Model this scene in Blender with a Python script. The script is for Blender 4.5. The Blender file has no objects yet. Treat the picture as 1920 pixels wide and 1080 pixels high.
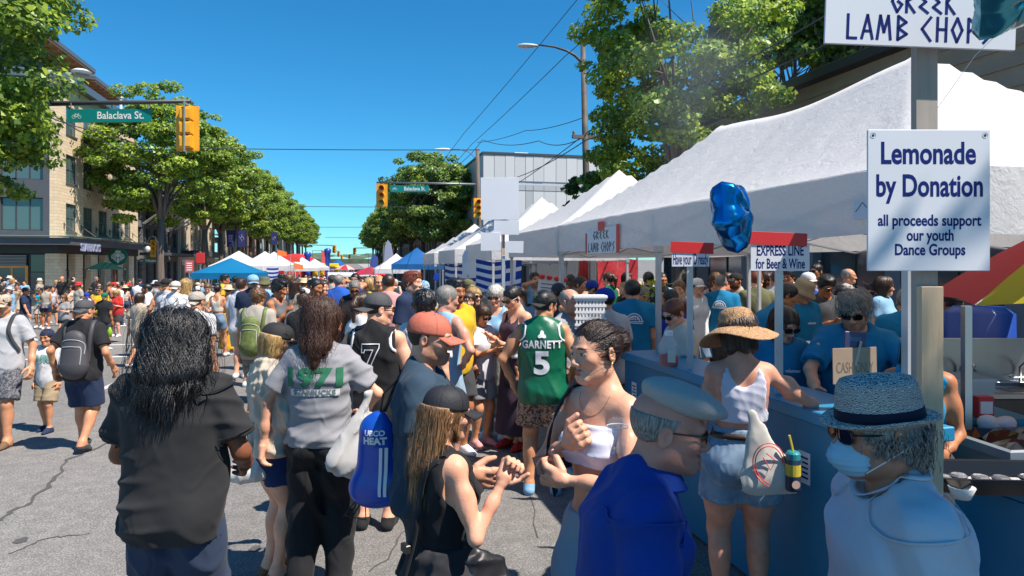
import bpy,bmesh,math,random
import numpy as np
from mathutils import Vector,Matrix
# camera, sky, sun, exposure
SC=bpy.context.scene
H=2.05;F=1280.0;HZ=495.0
YAW=math.atan(315/1280)
cY,sY=math.cos(YAW),math.sin(YAW)
cd=bpy.data.cameras.new('camera');cam_ob=bpy.data.objects.new('camera',cd)
SC.collection.objects.link(cam_ob);SC.camera=cam_ob
cd.sensor_width=36;cd.lens=24;cd.shift_y=-(540-HZ)/1920
cd.clip_start=0.05;cd.clip_end=4000
cam_ob.location=(0,0,H);cam_ob.rotation_euler=(math.pi/2,0,-YAW)
SUN_EL=math.radians(57)
_sx,_sy=0.728,-0.683
_n=math.hypot(_sx,_sy);_sx/=_n;_sy/=_n
SUN=Vector((_sx*math.cos(SUN_EL),_sy*math.cos(SUN_EL),math.sin(SUN_EL)))
W=bpy.data.worlds.new('World');SC.world=W;W.use_nodes=True
wn=W.node_tree.nodes;wl=W.node_tree.links;bg=wn['Background']
sky=wn.new('ShaderNodeTexSky');sky.sky_type='NISHITA';sky.sun_disc=False
sky.sun_elevation=SUN_EL;sky.sun_rotation=math.atan2(_sx,_sy)
sky.air_density=1.0;sky.dust_density=0.0;sky.ozone_density=4.0;sky.altitude=60
hs=wn.new('ShaderNodeHueSaturation');hs.inputs['Saturation'].default_value=1.08
hs.inputs['Hue'].default_value=0.5
tint=wn.new('ShaderNodeMix');tint.data_type='RGBA';tint.blend_type='MULTIPLY';tint.inputs[0].default_value=1
tint.inputs[7].default_value=(.31,.64,.77,1)
wl.new(sky.outputs[0],tint.inputs[6]);wl.new(tint.outputs[2],hs.inputs['Color']);wl.new(hs.outputs[0],bg.inputs['Color'])
bg.inputs['Strength'].default_value=0.092
sl=bpy.data.lights.new('sun','SUN');sl.energy=3.8;sl.angle=math.radians(0.53);sl.color=(1,.92,.82)
so=bpy.data.objects.new('sun',sl);SC.collection.objects.link(so)
so.rotation_euler=SUN.to_track_quat('Z','Y').to_euler();so.location=(20,-10,40)
vs=SC.view_settings;vs.view_transform='Standard';vs.look='None';vs.gamma=1;vs.exposure=1.12
vs.use_curve_mapping=False
SC.cycles.max_bounces=6;SC.cycles.diffuse_bounces=4;SC.cycles.transparent_max_bounces=6
# measuring helpers
def gz(y):
 """height of the street: it falls away, lies flat, then climbs the next hill"""
 if y<6:return 0.0
 if y<50:return-0.016*(y-6)
 if y<140:return-0.70
 return-0.70+0.00006*(y-140)**2 if y<240 else-0.1+0.012*(y-240)
def at(px,D):
 xc=(px-960)/F*D
 return(xc*cY+D*sY,-xc*sY+D*cY)
def at3(px,py,D):
 x,y=at(px,D);return Vector((x,y,H-(py-HZ)*D/F))
def depth(x,y):return x*sY+y*cY
def onX(px,X):
 """world Y where the sight line through column px meets the plane x = X"""
 return X/math.tan(YAW+math.atan((px-960)/F))
def solveD(top,h):
 D=8.0
 for _ in range(40):
  x,y=at(800,D);D=.5*D+.5*F*(H-gz(y)-h)/max(top-HZ,3)
 return D
 # object helpers
COL=SC.collection
def link(o):COL.objects.link(o);return o
def tag(o,label=None,cat=None,group=None,kind=None):
 if label:o['label']=label
 if cat:o['category']=cat
 if group:o['group']=group
 if kind:o['kind']=kind
 return o
def thing(name,label,cat,loc=(0,0,0),rz=0.0,group=None):
 o=bpy.data.objects.new(name,None);link(o);o.empty_display_size=.1
 o.location=loc;o.rotation_euler=(0,0,rz)
 return tag(o,label,cat,group)
def mesh_from(name,V,Fc,mats=(),smooth=False,mi=None):
 me=bpy.data.meshes.new(name)
 V=np.asarray(V,dtype=np.float32).reshape(-1,3)
 if isinstance(Fc,np.ndarray):
  n,k=Fc.shape
  me.vertices.add(len(V));me.vertices.foreach_set('co',V.ravel())
  me.loops.add(n*k);me.loops.foreach_set('vertex_index',Fc.astype(np.int32).ravel())
  me.polygons.add(n);me.polygons.foreach_set('loop_start',np.arange(n,dtype=np.int32)*k)
  me.update(calc_edges=True)
 else:
  me.from_pydata([tuple(map(float,v))for v in V],[],Fc);me.update()
 if mi is not None:me.polygons.foreach_set('material_index',np.asarray(mi,dtype=np.int32))
 for m in mats:me.materials.append(m)
 if smooth:me.polygons.foreach_set('use_smooth',np.ones(len(me.polygons),dtype=bool))
 return me
def obj(name,me,parent=None,loc=None,rot=None,mat=None):
 o=bpy.data.objects.new(name,me);link(o)
 if parent is not None:o.parent=parent
 if loc is not None:o.location=loc
 if rot is not None:o.rotation_euler=rot
 if mat is not None:
  if len(me.materials)==0:me.materials.append(None)
  o.material_slots[0].link='OBJECT';o.material_slots[0].material=mat
 return o
def copy_tree(o,parent=None):
 c=o.copy();COL.objects.link(c);c.parent=parent
 for ch in o.children:copy_tree(ch,c)
 return c
class MB:
 """collects simple shapes into one mesh"""
 def __init__(s):s.v=[];s.f=[];s.m=[]
 def add(s,vs,fs,m=0):
  b=len(s.v);s.v+=[tuple(v)for v in vs];s.f+=[tuple(i+b for i in f)for f in fs];s.m+=[m]*len(fs)
  return s
 def box(s,lo,hi,m=0,M=None):
  x0,y0,z0=lo;x1,y1,z1=hi
  vs=[(x0,y0,z0),(x1,y0,z0),(x1,y1,z0),(x0,y1,z0),(x0,y0,z1),(x1,y0,z1),(x1,y1,z1),(x0,y1,z1)]
  if M is not None:vs=[tuple(M@Vector(v))for v in vs]
  return s.add(vs,[(3,2,1,0),(4,5,6,7),(0,1,5,4),(1,2,6,5),(2,3,7,6),(3,0,4,7)],m)
 def bbox(s,lo,hi,b=.004,m=0,M=None):
  """box with chamfered vertical and horizontal edges"""
  x0,y0,z0=lo;x1,y1,z1=hi
  pr=lambda x0,y0,x1,y1,z:[(x0,y0,z),(x1,y0,z),(x1,y1,z),(x0,y1,z)]
  vs=pr(x0+b,y0+b,x1-b,y1-b,z0)+pr(x0,y0,x1,y1,z0+b)+pr(x0,y0,x1,y1,z1-b)+pr(x0+b,y0+b,x1-b,y1-b,z1)
  if M is not None:vs=[tuple(M@Vector(v))for v in vs]
  fs=[(3,2,1,0),(12,13,14,15)]
  for k in range(3):
   for i in range(4):
    j=(i+1)%4;fs.append((4*k+i,4*k+j,4*k+4+j,4*k+4+i))
  return s.add(vs,fs,m)
 def tube(s,pts,r,n=6,m=0,caps=True):
  pts=[Vector(p)for p in pts];rr=r if isinstance(r,(list,tuple))else[r]*len(pts)
  b=[];up=None
  for i,p in enumerate(pts):
   t=(pts[min(i+1,len(pts)-1)]-pts[max(i-1,0)])
   if t.length<1e-9:t=Vector((0,0,1))
   t.normalize()
   if up is None:up=Vector((1,0,0))if abs(t.x)<.8 else Vector((0,1,0))
   u=(up-t*up.dot(t)).normalized();up=u;w=t.cross(u)
   b+=[p+(u*math.cos(2*math.pi*k/n)+w*math.sin(2*math.pi*k/n))*rr[i]for k in range(n)]
  fs=[]
  for i in range(len(pts)-1):
   for k in range(n):
    j=(k+1)%n;fs.append((i*n+k,i*n+j,(i+1)*n+j,(i+1)*n+k))
  if caps:fs+=[tuple(reversed(range(n))),tuple((len(pts)-1)*n+k for k in range(n))]
  return s.add(b,fs,m)
 def lathe(s,prof,n=16,c=(0,0,0),m=0,M=None,wob=None):
  vs=[]
  for r,z in prof:
   for k in range(n):
    a=2*math.pi*k/n;rr,zz=(r,z)if wob is None else wob(r,z,a)
    vs.append(Vector((c[0]+rr*math.cos(a),c[1]+rr*math.sin(a),c[2]+zz)))
  if M is not None:vs=[M@v for v in vs]
  fs=[]
  for i in range(len(prof)-1):
   for k in range(n):
    j=(k+1)%n;fs.append((i*n+k,i*n+j,(i+1)*n+j,(i+1)*n+k))
  return s.add(vs,fs,m)
 def build(s,name,mats,parent=None,smooth=False,loc=None,rot=None,me=False):
  if not isinstance(mats,(list,tuple)):mats=[mats]
  msh=mesh_from(name,s.v,s.f,mats,smooth,s.m)
  return msh if me else obj(name,msh,parent,loc,rot)
  # materials
_M={}
def rgb(h):
 """sRGB hex -> linear"""
 c=[int(h[i:i+2],16)/255 for i in(0,2,4)]
 return tuple(x/12.92 if x<=.04045 else((x+.055)/1.055)**2.4 for x in c)
def mat(name,col,rough=.6,metal=0.,bump=0.,bscale=40.,var=0.,vscale=3.,spec=None,emit=None,sheen=0.,stretch=None,trans=0.,alpha=1.,coat=0.,sss=0.,detail=4.):
 if name in _M:return _M[name]
 m=bpy.data.materials.new(name);_M[name]=m;m.use_nodes=True
 nt=m.node_tree;N=nt.nodes;L=nt.links;p=N['Principled BSDF']
 if isinstance(col,str):col=rgb(col)
 p.inputs['Base Color'].default_value=(*col,1);p.inputs['Roughness'].default_value=rough
 p.inputs['Metallic'].default_value=metal
 if spec is not None:p.inputs['Specular IOR Level'].default_value=spec
 if sheen:p.inputs['Sheen Weight'].default_value=sheen;p.inputs['Sheen Roughness'].default_value=.5
 if trans:p.inputs['Transmission Weight'].default_value=trans
 if alpha<1:p.inputs['Alpha'].default_value=alpha
 if coat:p.inputs['Coat Weight'].default_value=coat
 if sss:p.inputs['Subsurface Weight'].default_value=sss;p.inputs['Subsurface Radius'].default_value=(.012,.005,.003)
 if emit:p.inputs['Emission Color'].default_value=(*emit[:3],1);p.inputs['Emission Strength'].default_value=emit[3]
 if bump or var:
  tc=N.new('ShaderNodeTexCoord');mp=N.new('ShaderNodeMapping');L.new(tc.outputs['Object'],mp.inputs[0])
  if stretch:mp.inputs['Scale'].default_value=stretch
 if var:
  n1=N.new('ShaderNodeTexNoise');n1.inputs['Scale'].default_value=vscale;n1.inputs['Detail'].default_value=detail
  L.new(mp.outputs[0],n1.inputs['Vector'])
  cr=N.new('ShaderNodeMapRange');cr.inputs[1].default_value=.3;cr.inputs[2].default_value=.7
  cr.inputs[3].default_value=1-var;cr.inputs[4].default_value=1+var
  L.new(n1.outputs[0],cr.inputs[0])
  mx=N.new('ShaderNodeVectorMath');mx.operation='SCALE';mx.inputs[0].default_value=col
  L.new(cr.outputs[0],mx.inputs['Scale']);L.new(mx.outputs[0],p.inputs['Base Color'])
 if bump:
  n2=N.new('ShaderNodeTexNoise');n2.inputs['Scale'].default_value=bscale;n2.inputs['Detail'].default_value=3
  L.new(mp.outputs[0],n2.inputs['Vector'])
  b=N.new('ShaderNodeBump');b.inputs['Strength'].default_value=bump;b.inputs['Distance'].default_value=.01
  L.new(n2.outputs[0],b.inputs['Height']);L.new(b.outputs[0],p.inputs['Normal'])
 return m
def cloth(name,col,rough=.85):
 key='cloth_'+name
 if key in _M:return _M[key]
 m=mat(key,col,rough,var=.10,vscale=5,sheen=.05,spec=.22);N=m.node_tree.nodes;L=m.node_tree.links;p=N['Principled BSDF']
 tc=N.new('ShaderNodeTexCoord');mp=N.new('ShaderNodeMapping');mp.inputs['Scale'].default_value=(1,1,.7);mp.inputs['Rotation'].default_value=(.3,.5,0);L.new(tc.outputs['Object'],mp.inputs[0])
 n=N.new('ShaderNodeTexNoise');n.inputs['Scale'].default_value=6.5;n.inputs['Detail'].default_value=2.5;n.inputs['Distortion'].default_value=1.6;n.noise_type='RIDGED_MULTIFRACTAL';L.new(mp.outputs[0],n.inputs[0])
 b=N.new('ShaderNodeBump');b.inputs['Strength'].default_value=.42;b.inputs['Distance'].default_value=.02;L.new(n.outputs[0],b.inputs['Height'])
 w=N.new('ShaderNodeTexNoise');w.inputs['Scale'].default_value=420;L.new(tc.outputs['Object'],w.inputs[0])
 b2=N.new('ShaderNodeBump');b2.inputs['Strength'].default_value=.25;b2.inputs['Distance'].default_value=.001;L.new(w.outputs[0],b2.inputs['Height']);L.new(b.outputs[0],b2.inputs['Normal']);L.new(b2.outputs[0],p.inputs['Normal'])
 return m
def paint(name,col,rough=.45,**k):return mat('paint_'+name,col,rough,var=k.pop('var',.06),vscale=2,**k)
# implicit surfaces: bodies, clothes and hair are grown as smooth unions
EYE3=np.eye(3)
class Prim:
 __slots__=('t','a','b','r','r2','k','op','R','s','cut','rad')
 def __init__(s,t,a,b=None,r=0.,r2=None,k=.02,op='u',R=None,sq=None,cut=None):
  s.t=t;s.a=np.array(a,float);s.b=None if b is None else np.array(b,float)
  s.r=np.array(r,float)if t=='e' else float(r);s.r2=s.r if r2 is None else r2
  s.k=k;s.op=op;s.R=R;s.s=sq;s.cut=cut
  s.rad=(float(np.max(s.r))if t=='e' else max(s.r,s.r2)*(max(sq)if sq else 1))
 def bounds(s,m):
  lo=s.a if s.b is None else np.minimum(s.a,s.b);hi=s.a if s.b is None else np.maximum(s.a,s.b)
  return lo-s.rad-m,hi+s.rad+m
 def d(s,X,Y,Z):
  X=X-s.a[0];Y=Y-s.a[1];Z=Z-s.a[2]
  if s.R is not None:
   R=s.R;X,Y,Z=(R[0,0]*X+R[1,0]*Y+R[2,0]*Z,R[0,1]*X+R[1,1]*Y+R[2,1]*Z,R[0,2]*X+R[1,2]*Y+R[2,2]*Z)
  if s.t=='e':
   rx,ry,rz=s.r
   k0=np.sqrt((X/rx)**2+(Y/ry)**2+(Z/rz)**2)+1e-9
   k1=np.sqrt((X/rx**2)**2+(Y/ry**2)**2+(Z/rz**2)**2)+1e-9
   return k0*(k0-1)/k1
  ba=s.b-s.a
  if s.R is not None:ba=ba@s.R
  f=1.
  if s.s is not None:
   X=X/s.s[0];Y=Y/s.s[1];Z=Z/s.s[2];ba=ba/np.array(s.s);f=min(s.s)
  L=float(ba@ba)+1e-12
  h=np.clip((X*ba[0]+Y*ba[1]+Z*ba[2])/L,0,1)
  dd=(np.sqrt((X-h*ba[0])**2+(Y-h*ba[1])**2+(Z-h*ba[2])**2)-(s.r+(s.r2-s.r)*h))*f
  return dd
def cap(a,b,r,r2=None,k=.02,**kw):return Prim('c',a,b,r,r2,k,**kw)
def ell(c,r,k=.02,**kw):return Prim('e',c,None,r,None,k,**kw)
def smin(a,b,k):
 h=np.maximum(k-np.abs(a-b),0)/k
 return np.minimum(a,b)-h*h*k*.25
def apply_prim(f,p,X,Y,Z):
 d=p.d(X,Y,Z)
 if p.cut is not None:
  n,o=p.cut;d=np.maximum(d,n[0]*X+n[1]*Y+n[2]*Z-o)
 if p.op=='u':return smin(f,d,p.k)
 return-smin(-f,d,p.k)
def field_at(prims,P,cuts=()):
 X,Y,Z=P[:,0],P[:,1],P[:,2]
 f=np.full(len(P),1.)
 for p in prims:f=apply_prim(f,p,X,Y,Z)
 for n,o in cuts:f=np.maximum(f,n[0]*X+n[1]*Y+n[2]*Z-o)
 return f
def grad_at(prims,P,e=.002,cuts=()):
 g=np.empty_like(P)
 for i in range(3):
  A=P.copy();A[:,i]+=e;B=P.copy();B[:,i]-=e
  g[:,i]=field_at(prims,A,cuts)-field_at(prims,B,cuts)
 return g/(np.linalg.norm(g,axis=1,keepdims=True)+1e-9)
def surf(prims,lo,hi,h,cuts=(),disp=None):
 """surface nets on a regular grid"""
 lo=np.array(lo,float);hi=np.array(hi,float)
 n=np.maximum(((hi-lo)/h).astype(int)+2,3)
 ax=[lo[i]+h*np.arange(n[i])for i in range(3)]
 f=np.full(tuple(n),.25,dtype=np.float32)
 for p in prims:
  a,b=p.bounds(p.k+2.5*h+.01)
  i0=np.clip(((a-lo)/h).astype(int),0,n);i1=np.clip(((b-lo)/h).astype(int)+2,0,n)
  if(i1<=i0).any():continue
  sl=tuple(slice(i0[i],i1[i])for i in range(3))
  X=ax[0][i0[0]:i1[0],None,None];Y=ax[1][None,i0[1]:i1[1],None];Z=ax[2][None,None,i0[2]:i1[2]]
  f[sl]=apply_prim(f[sl],p,X,Y,Z)
 X=ax[0][:,None,None];Y=ax[1][None,:,None];Z=ax[2][None,None,:]
 if disp is not None:
  near=np.abs(f)<.06
  ii=np.nonzero(near)
  f[ii]+=disp(ax[0][ii[0]],ax[1][ii[1]],ax[2][ii[2]])
 for nn,o in cuts:f=np.maximum(f,nn[0]*X+nn[1]*Y+nn[2]*Z-o)
 s=f<0
 s8=[s[i:n[0]-1+i,j:n[1]-1+j,k:n[2]-1+k]for i in(0,1)for j in(0,1)for k in(0,1)]
 cnt=sum(x.astype(np.int8)for x in s8)
 act=(cnt>0)&(cnt<8)
 ci,cj,ck=np.nonzero(act)
 if len(ci)==0:return np.zeros((0,3)),np.zeros((0,4),int)
 idx=np.full(act.shape,-1,dtype=np.int32);idx[ci,cj,ck]=np.arange(len(ci))
 cv={}
 for i in(0,1):
  for j in(0,1):
   for k in(0,1):cv[(i,j,k)]=f[ci+i,cj+j,ck+k].astype(float)
 acc=np.zeros((len(ci),3));w=np.zeros(len(ci))
 for c0 in cv:
  for axd in range(3):
   if c0[axd]:continue
   c1=list(c0);c1[axd]=1;c1=tuple(c1)
   a,b=cv[c0],cv[c1];x=(a<0)!=(b<0)
   t=np.where(x,a/np.where(a-b==0,1,a-b),0)
   p=np.empty((len(ci),3));p[:]=c0;p[:,axd]=t
   acc[x]+=p[x];w+=x
 V=lo+h*(np.stack([ci,cj,ck],1)+acc/w[:,None])
 Q=[]
 for axd in range(3):
  sl0=[slice(None)]*3;sl1=[slice(None)]*3;sl0[axd]=slice(0,-1);sl1[axd]=slice(1,None)
  a=s[tuple(sl0)];b=s[tuple(sl1)]
  u,v=[(1,2),(2,0),(0,1)][axd]
  E=np.nonzero(a!=b);E=np.stack(E,1)
  ok=(E[:,u]>0)&(E[:,v]>0)&(E[:,u]<n[u]-1)&(E[:,v]<n[v]-1)
  E=E[ok]
  if len(E)==0:continue
  inside=a[tuple(E.T)]
  q=[]
  for du,dv in((-1,-1),(0,-1),(0,0),(-1,0)):
   e=E.copy();e[:,u]+=du;e[:,v]+=dv;q.append(idx[tuple(e.T)])
  q=np.stack(q,1);q[~inside]=q[~inside][:,::-1]
  Q.append(q)
 Q=np.concatenate(Q)if Q else np.zeros((0,4),int)
 Q=Q[(Q>=0).all(1)]
 return V,Q
def bounds_of(prims,m=.02):
 B=[p.bounds(m)for p in prims if p.op=='u']
 return np.min([b[0]for b in B],0),np.max([b[1]for b in B],0)
def drop(V,Q,keep_face):
 Q=Q[keep_face];u,inv=np.unique(Q,return_inverse=True)
 return V[u],inv.reshape(Q.shape)
class Wave:
 """smooth pseudo noise: a few sines in random directions"""
 def __init__(s,seed,freq,n=5,stretch=(1,1,1)):
  r=np.random.RandomState(seed);d=r.normal(size=(n,3));d/=np.linalg.norm(d,axis=1)[:,None]
  s.k=d*freq*r.uniform(.6,1.5,(n,1))*np.array(stretch);s.ph=r.uniform(0,6.28,n);s.n=n
 def __call__(s,X,Y,Z):
  t=0
  for i in range(s.n):t=t+np.sin(s.k[i,0]*X+s.k[i,1]*Y+s.k[i,2]*Z+s.ph[i])
  return t/s.n
def ribbons(P,Nrm,w,taper=True):
 """P (n, m, 3) strand points, Nrm normals -> quads lying on the surface"""
 n,m,_=P.shape
 T=np.gradient(P,axis=1);S=np.cross(T,Nrm);S/=np.linalg.norm(S,axis=2,keepdims=True)+1e-9
 ww=np.ones(m)*w
 if taper:ww=w*np.clip(np.minimum(np.linspace(.6,3,m),np.linspace(3.2,.15,m)),0,1)
 A=P-S*ww[None,:,None]/2;B=P+S*ww[None,:,None]/2
 C=P+Nrm*(w*.35)*(ww/w)[None,:,None]
 V=np.stack([A,C,B],2).reshape(-1,3)
 base=(np.arange(n)[:,None]*m+np.arange(m-1)[None,:]).reshape(-1)*3
 Q=np.concatenate([np.stack([base,base+1,base+4,base+3],1),np.stack([base+1,base+2,base+5,base+4],1)])
 return V,Q
def strands(prims,seeds,length,step,w,rng,wave=.0,wfreq=60.,dirfn=None,off=.003,curl=0.,cuts=()):
 P=seeds.copy();out=[];nr=[]
 n=len(P);ph=rng.uniform(0,6.28,n);L=rng.uniform(.65,1.1,n)
 offs=off*rng.uniform(.2,2.2,n)*np.where(rng.rand(n)<.10,3.2,1.);m=max(3,int(length/step))
 D0=dirfn is None
 for i in range(m):
  g=grad_at(prims,P,cuts=cuts)
  hang=(g[:,2]<-.5)&(D0 if dirfn is None else False)
  P=np.where(hang[:,None],P,P-g*(field_at(prims,P,cuts)-offs)[:,None]*.9)
  out.append(P.copy());nr.append(g)
  D=np.tile(np.array([0.,0.,-1.]),(n,1))if dirfn is None else dirfn(P,g)
  t=np.where(hang[:,None],D,D-g*(D*g).sum(1)[:,None]);t/=np.linalg.norm(t,axis=1,keepdims=True)+1e-6
  if wave or curl:
   s=np.cross(t,g)
   t=t+s*(np.sin(ph+i*step*wfreq)*wave)[:,None]+g*(np.cos(ph+i*step*wfreq)*curl)[:,None]
   t/=np.linalg.norm(t,axis=1,keepdims=True)+1e-6
  P=P+t*(step*L)[:,None]
 return ribbons(np.stack(out,1),np.stack(nr,1),w)
def join(parts):
 Vs,Qs,b=[],[],0
 for V,Q in parts:
  Vs.append(V);Qs.append(Q+b);b+=len(V)
 return np.concatenate(Vs),np.concatenate(Qs)
 # people
def Rz(a):c,s=math.cos(a),math.sin(a);return np.array([[c,-s,0],[s,c,0],[0,0,1.]])
def Rx(a):c,s=math.cos(a),math.sin(a);return np.array([[1.,0,0],[0,c,-s],[0,s,c]])
def Ry(a):c,s=math.cos(a),math.sin(a);return np.array([[c,0,s],[0,1.,0],[-s,0,c]])
def unit(v):v=np.array(v,float);return v/(np.linalg.norm(v)+1e-9)
def ik(S,T,l1,l2,pole):
 d=T-S;L=np.linalg.norm(d);L2=min(L,(l1+l2)*.995);d=d/L
 T=S+d*L2;a=(l1*l1-l2*l2+L2*L2)/(2*L2);hh=math.sqrt(max(l1*l1-a*a,0))
 p=unit(pole);p=p-d*(p@d);p=unit(p)
 return S+d*a+p*hh,T
class Person:
 """a skeleton with the implicit shapes of its body; local frame in metres, front towards -Y, own left towards +X"""
 def __init__(s,h=1.75,sex='m',build=1.,lean=(0,0),head=(0,0,0),L=None,R=None,LE=None,RE=None,step=0.,stance=1.,fingers=1,curl=.5,hscale=1.,belly=0.,hdL=None,hdR=None,hunch=0.,bust=1.,footL=None,footR=None,hip=1.,nose=1.):
  s.h=h;s.sex=sex;f=sex=='f';s.build=build
  b=build;s.lean=lean
  def T(x,y,z):
   u=max(z-.52,0);y2=y+lean[1]*u+(-hunch*max(z-.70,0)**1.2*3)
   return np.array([x+lean[0]*u,y2,z])*h
  s.T=T
  sw=(.100 if not f else .081)*(1+(b-1)*.55)
  s.sw=sw
  s.sh={1:T(sw,.006,.808),-1:T(-sw,.006,.808)}
  P={}
  wai=(.078 if not f else .067)*b;pel=(.090 if not f else .096)*(1+(b-1)*.8)*hip;che=(.093 if not f else .082)*(1+(b-1)*.7)
  k=.05*h
  s.torso=[ell(T(0,.006,.535),np.array([pel,.066*b*hip,.060])*h,k),ell(T(0,-.004-belly*.25,.620),np.array([wai+belly*.3,.058*b+belly*.35,.085])*h,k),ell(T(0,.002,.725),np.array([che,.064*(1+(b-1)*.6),.095])*h,k),cap(s.sh[1]*.92+T(0,.004,.808)*.08,s.sh[-1]*.92+T(0,.004,.808)*.08,.033*h,k=.03*h),cap(T(0,.014,.852),T(sw*.62,.010,.815),.027*h,.026*h,k=.03*h),cap(T(0,.014,.852),T(-sw*.62,.010,.815),.027*h,.026*h,k=.03*h)]
  s.glute=[ell(T(x,.034,.505),np.array([.050*hip,.047*hip,.048])*h*(1+(b-1)*.5),.02*h)for x in(-.042,.042)]
  s.torso+=s.glute
  if f:s.torso+=[ell(T(x,-.050*bust,.722),np.array([.036,.034,.036])*h*bust,.02*h)for x in(-.038,.038)]
  else:s.torso+=[ell(T(x,-.038,.755),np.array([.045,.028,.035])*h,.02*h)for x in(-.042,.042)]
  s.back=[ell(T(x,.046,.765),np.array([.036,.018,.05])*h,.025*h)for x in(-.045,.045)]
  s.torso+=s.back+[Prim('c',T(0,.075,.62),T(0,.078,.78),.008*h,.008*h,.03*h,'s')]
  hsc=.60*h*hscale;s.hs=hsc
  s.Rh=Rz(math.radians(head[0]))@Rx(math.radians(head[1]))@Ry(math.radians(head[2]))
  piv=T(0,.004,.878);s.Ho=piv-s.Rh@(np.array([0,.018,.012])*hsc)
  s.neck=[cap(T(0,.016,.825),s.Hp((0,.028,.060)),.031*h*(.80 if f else 1.),.050*hsc*(.80 if f else 1.),.025*h)]
  s.arm={};s.hand={};s.J={}
  l1,l2=.170*h,.148*h;ak=(.80 if f else 1.)*(1+(b-1)*.5)
  for sd,tgt,pole,hd in((1,L,LE,hdL),(-1,R,RE,hdR)):
   if tgt is None:tgt=(sd*(.128+.02*(b-1)),-.012,.498)
   if pole is None:pole=(sd*.35,1,0)
   S=s.sh[sd];E,Wp=ik(S,np.array(tgt)*h,l1,l2,pole)
   s.arm[sd]=[cap(S,E,.0280*h*ak,.0205*h*ak,.02*h),ell(S*.50+E*.50+np.array([0,-.004*h,0]),np.array([.0245,.0245,.045])*h*ak,.03*h),cap(E,E*.35+Wp*.65,.0215*h*ak,.0190*h*ak,.015*h),cap(E*.4+Wp*.6,Wp,.0190*h*ak,.0140*h*ak,.015*h)]
   s.J[sd]=(S,E,Wp)
   d=unit(Wp-E)if hd is None else unit(hd[0])
   ref=np.array([0,-1,.45])if hd is None else np.array(hd[1],float)
   t=unit(ref-d*(ref@d));nrm=unit(np.cross(d,t))*sd
   s.hand[sd]=s.make_hand(Wp,d,t,nrm,.105*h*(.93 if f else 1.),fingers,curl if not isinstance(curl,dict)else curl[sd])
  s.leg=[];s.foot=[];s.hipj={};s.legp={}
  for sd,ft in((1,footL),(-1,footR)):
   hp=np.array([sd*.050*hip,.004,.505])*h
   F_=np.array(ft)*h if ft is not None else np.array([sd*.055*stance,sd*step*.5,.045+max(0,sd*step)*.12])*h
   K,A=ik(hp,F_,.232*h,.238*h,(sd*.08,-1,0))
   lk=(1+(b-1)*.6)
   s.legp[sd]=(hp,K,A)
   s.leg+=[cap(hp,K,.057*h*lk*hip,.034*h*lk,.02*h),ell(hp*.6+K*.4,np.array([.050,.050,.09])*h*lk,.03*h),cap(K,A,.0330*h*lk,.0215*h*lk,.02*h),ell(K*.70+A*.30+np.array([0,.014,0])*h,np.array([.029,.031,.060])*h*lk,.025*h)]
   out=np.array([sd*.12,-1,0]);out/=np.linalg.norm(out)
   heel=A+np.array([0,.018,-.026])*h;toe=A+out*.095*h+np.array([0,0,-.030])*h
   if A[2]>.06*h:toe=A+out*.07*h+np.array([0,0,-.058])*h
   s.foot+=[cap(A,heel,.021*h,.019*h,.02*h),cap(heel,toe,.021*h,.0155*h,.02*h,sq=(1,1,.8)),cap(A,A*.4+toe*.6,.020*h,.018*h,.02*h)]
  s.ft=s.foot
  Hp,Rh,q=s.Hp,s.Rh,hsc
  def E_(c,r,k=.02,**kw):return ell(Hp(c),np.array(r)*q,k*q,R=Rh,**kw)
  def C_(a,b,r,r2=None,k=.015,**kw):return cap(Hp(a),Hp(b),r*q,None if r2 is None else r2*q,k*q,**kw)
  jw=.050 if not f else .038
  s.head=[E_((0,.012,.137),(.075,.096,.087),.01),E_((0,-.028,.085),(.058,.060,.085),.04)]
  s.head+=[C_((x*jw,.006,.045),(x*.012,-.066,.020),.026,.020,.03)for x in(-1,1)]
  s.head+=[C_((-.008,-.074,.016),(.008,-.074,.016),.014,.014,.02)]
  s.head+=[C_((x*.040,-.080,.131),(x*.010,-.087,.128),.006 if f else .012,.007 if f else .010,.02)for x in(-1,1)]
  s.head+=[E_((x*.043,-.060,.088),(.022,.022,.020),.025)for x in(-1,1)]
  s.headf=[C_((x*.031,-.100,.112),(x*.034,-.100,.112),.014,.014,.018,op='s')for x in(-1,1)]
  n=nose
  s.headf+=[C_((0,-.084,.122),(0,-.106*n-.094*(1-n),.080),.008,.0105,.010),C_((0,-.100*n-.09*(1-n),.079),(0,-.106*n-.094*(1-n),.078),.0105,.0105,.008)]
  s.headf+=[E_((x*.0125,-.097,.074),(.0085,.011,.0085),.007)for x in(-1,1)]
  s.headf+=[C_((x*.019,-.085,.0455),(x*.004,-.0945,.0485),.0045,.0062,.006)for x in(-1,1)]
  s.headf+=[C_((x*.016,-.085,.0415),(0,-.0925,.0385),.0045,.0075,.006)for x in(-1,1)]
  s.headf+=[C_((-.019,-.094,.0445),(.019,-.094,.0445),.0012,.0012,.004,op='s')]
  s.headf+=[E_((x*.0315,-.076,.1125),(.0152,.0135,.0135),.003)for x in(-1,1)]
  s.headf+=[C_((x*.0215,-.0905,.1105),(x*.042,-.0865,.1112),.0020,.0020,.003,op='s')for x in(-1,1)]
  s.ear=[]
  for x in(-1,1):
   Re=Rh@Rz(x*.35)@Rx(.18)
   s.ear+=[ell(Hp((x*.080,.016,.100)),np.array((.0075,.019,.031))*q,.010*q,R=Re),ell(Hp((x*.088,.010,.104)),np.array((.006,.009,.016))*q,.005*q,R=Re,op='s')]
  s.cavity=s.torso+s.neck
 def Hp(s,c):return s.Ho+s.Rh@(np.array(c,float)*s.hs)
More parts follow.
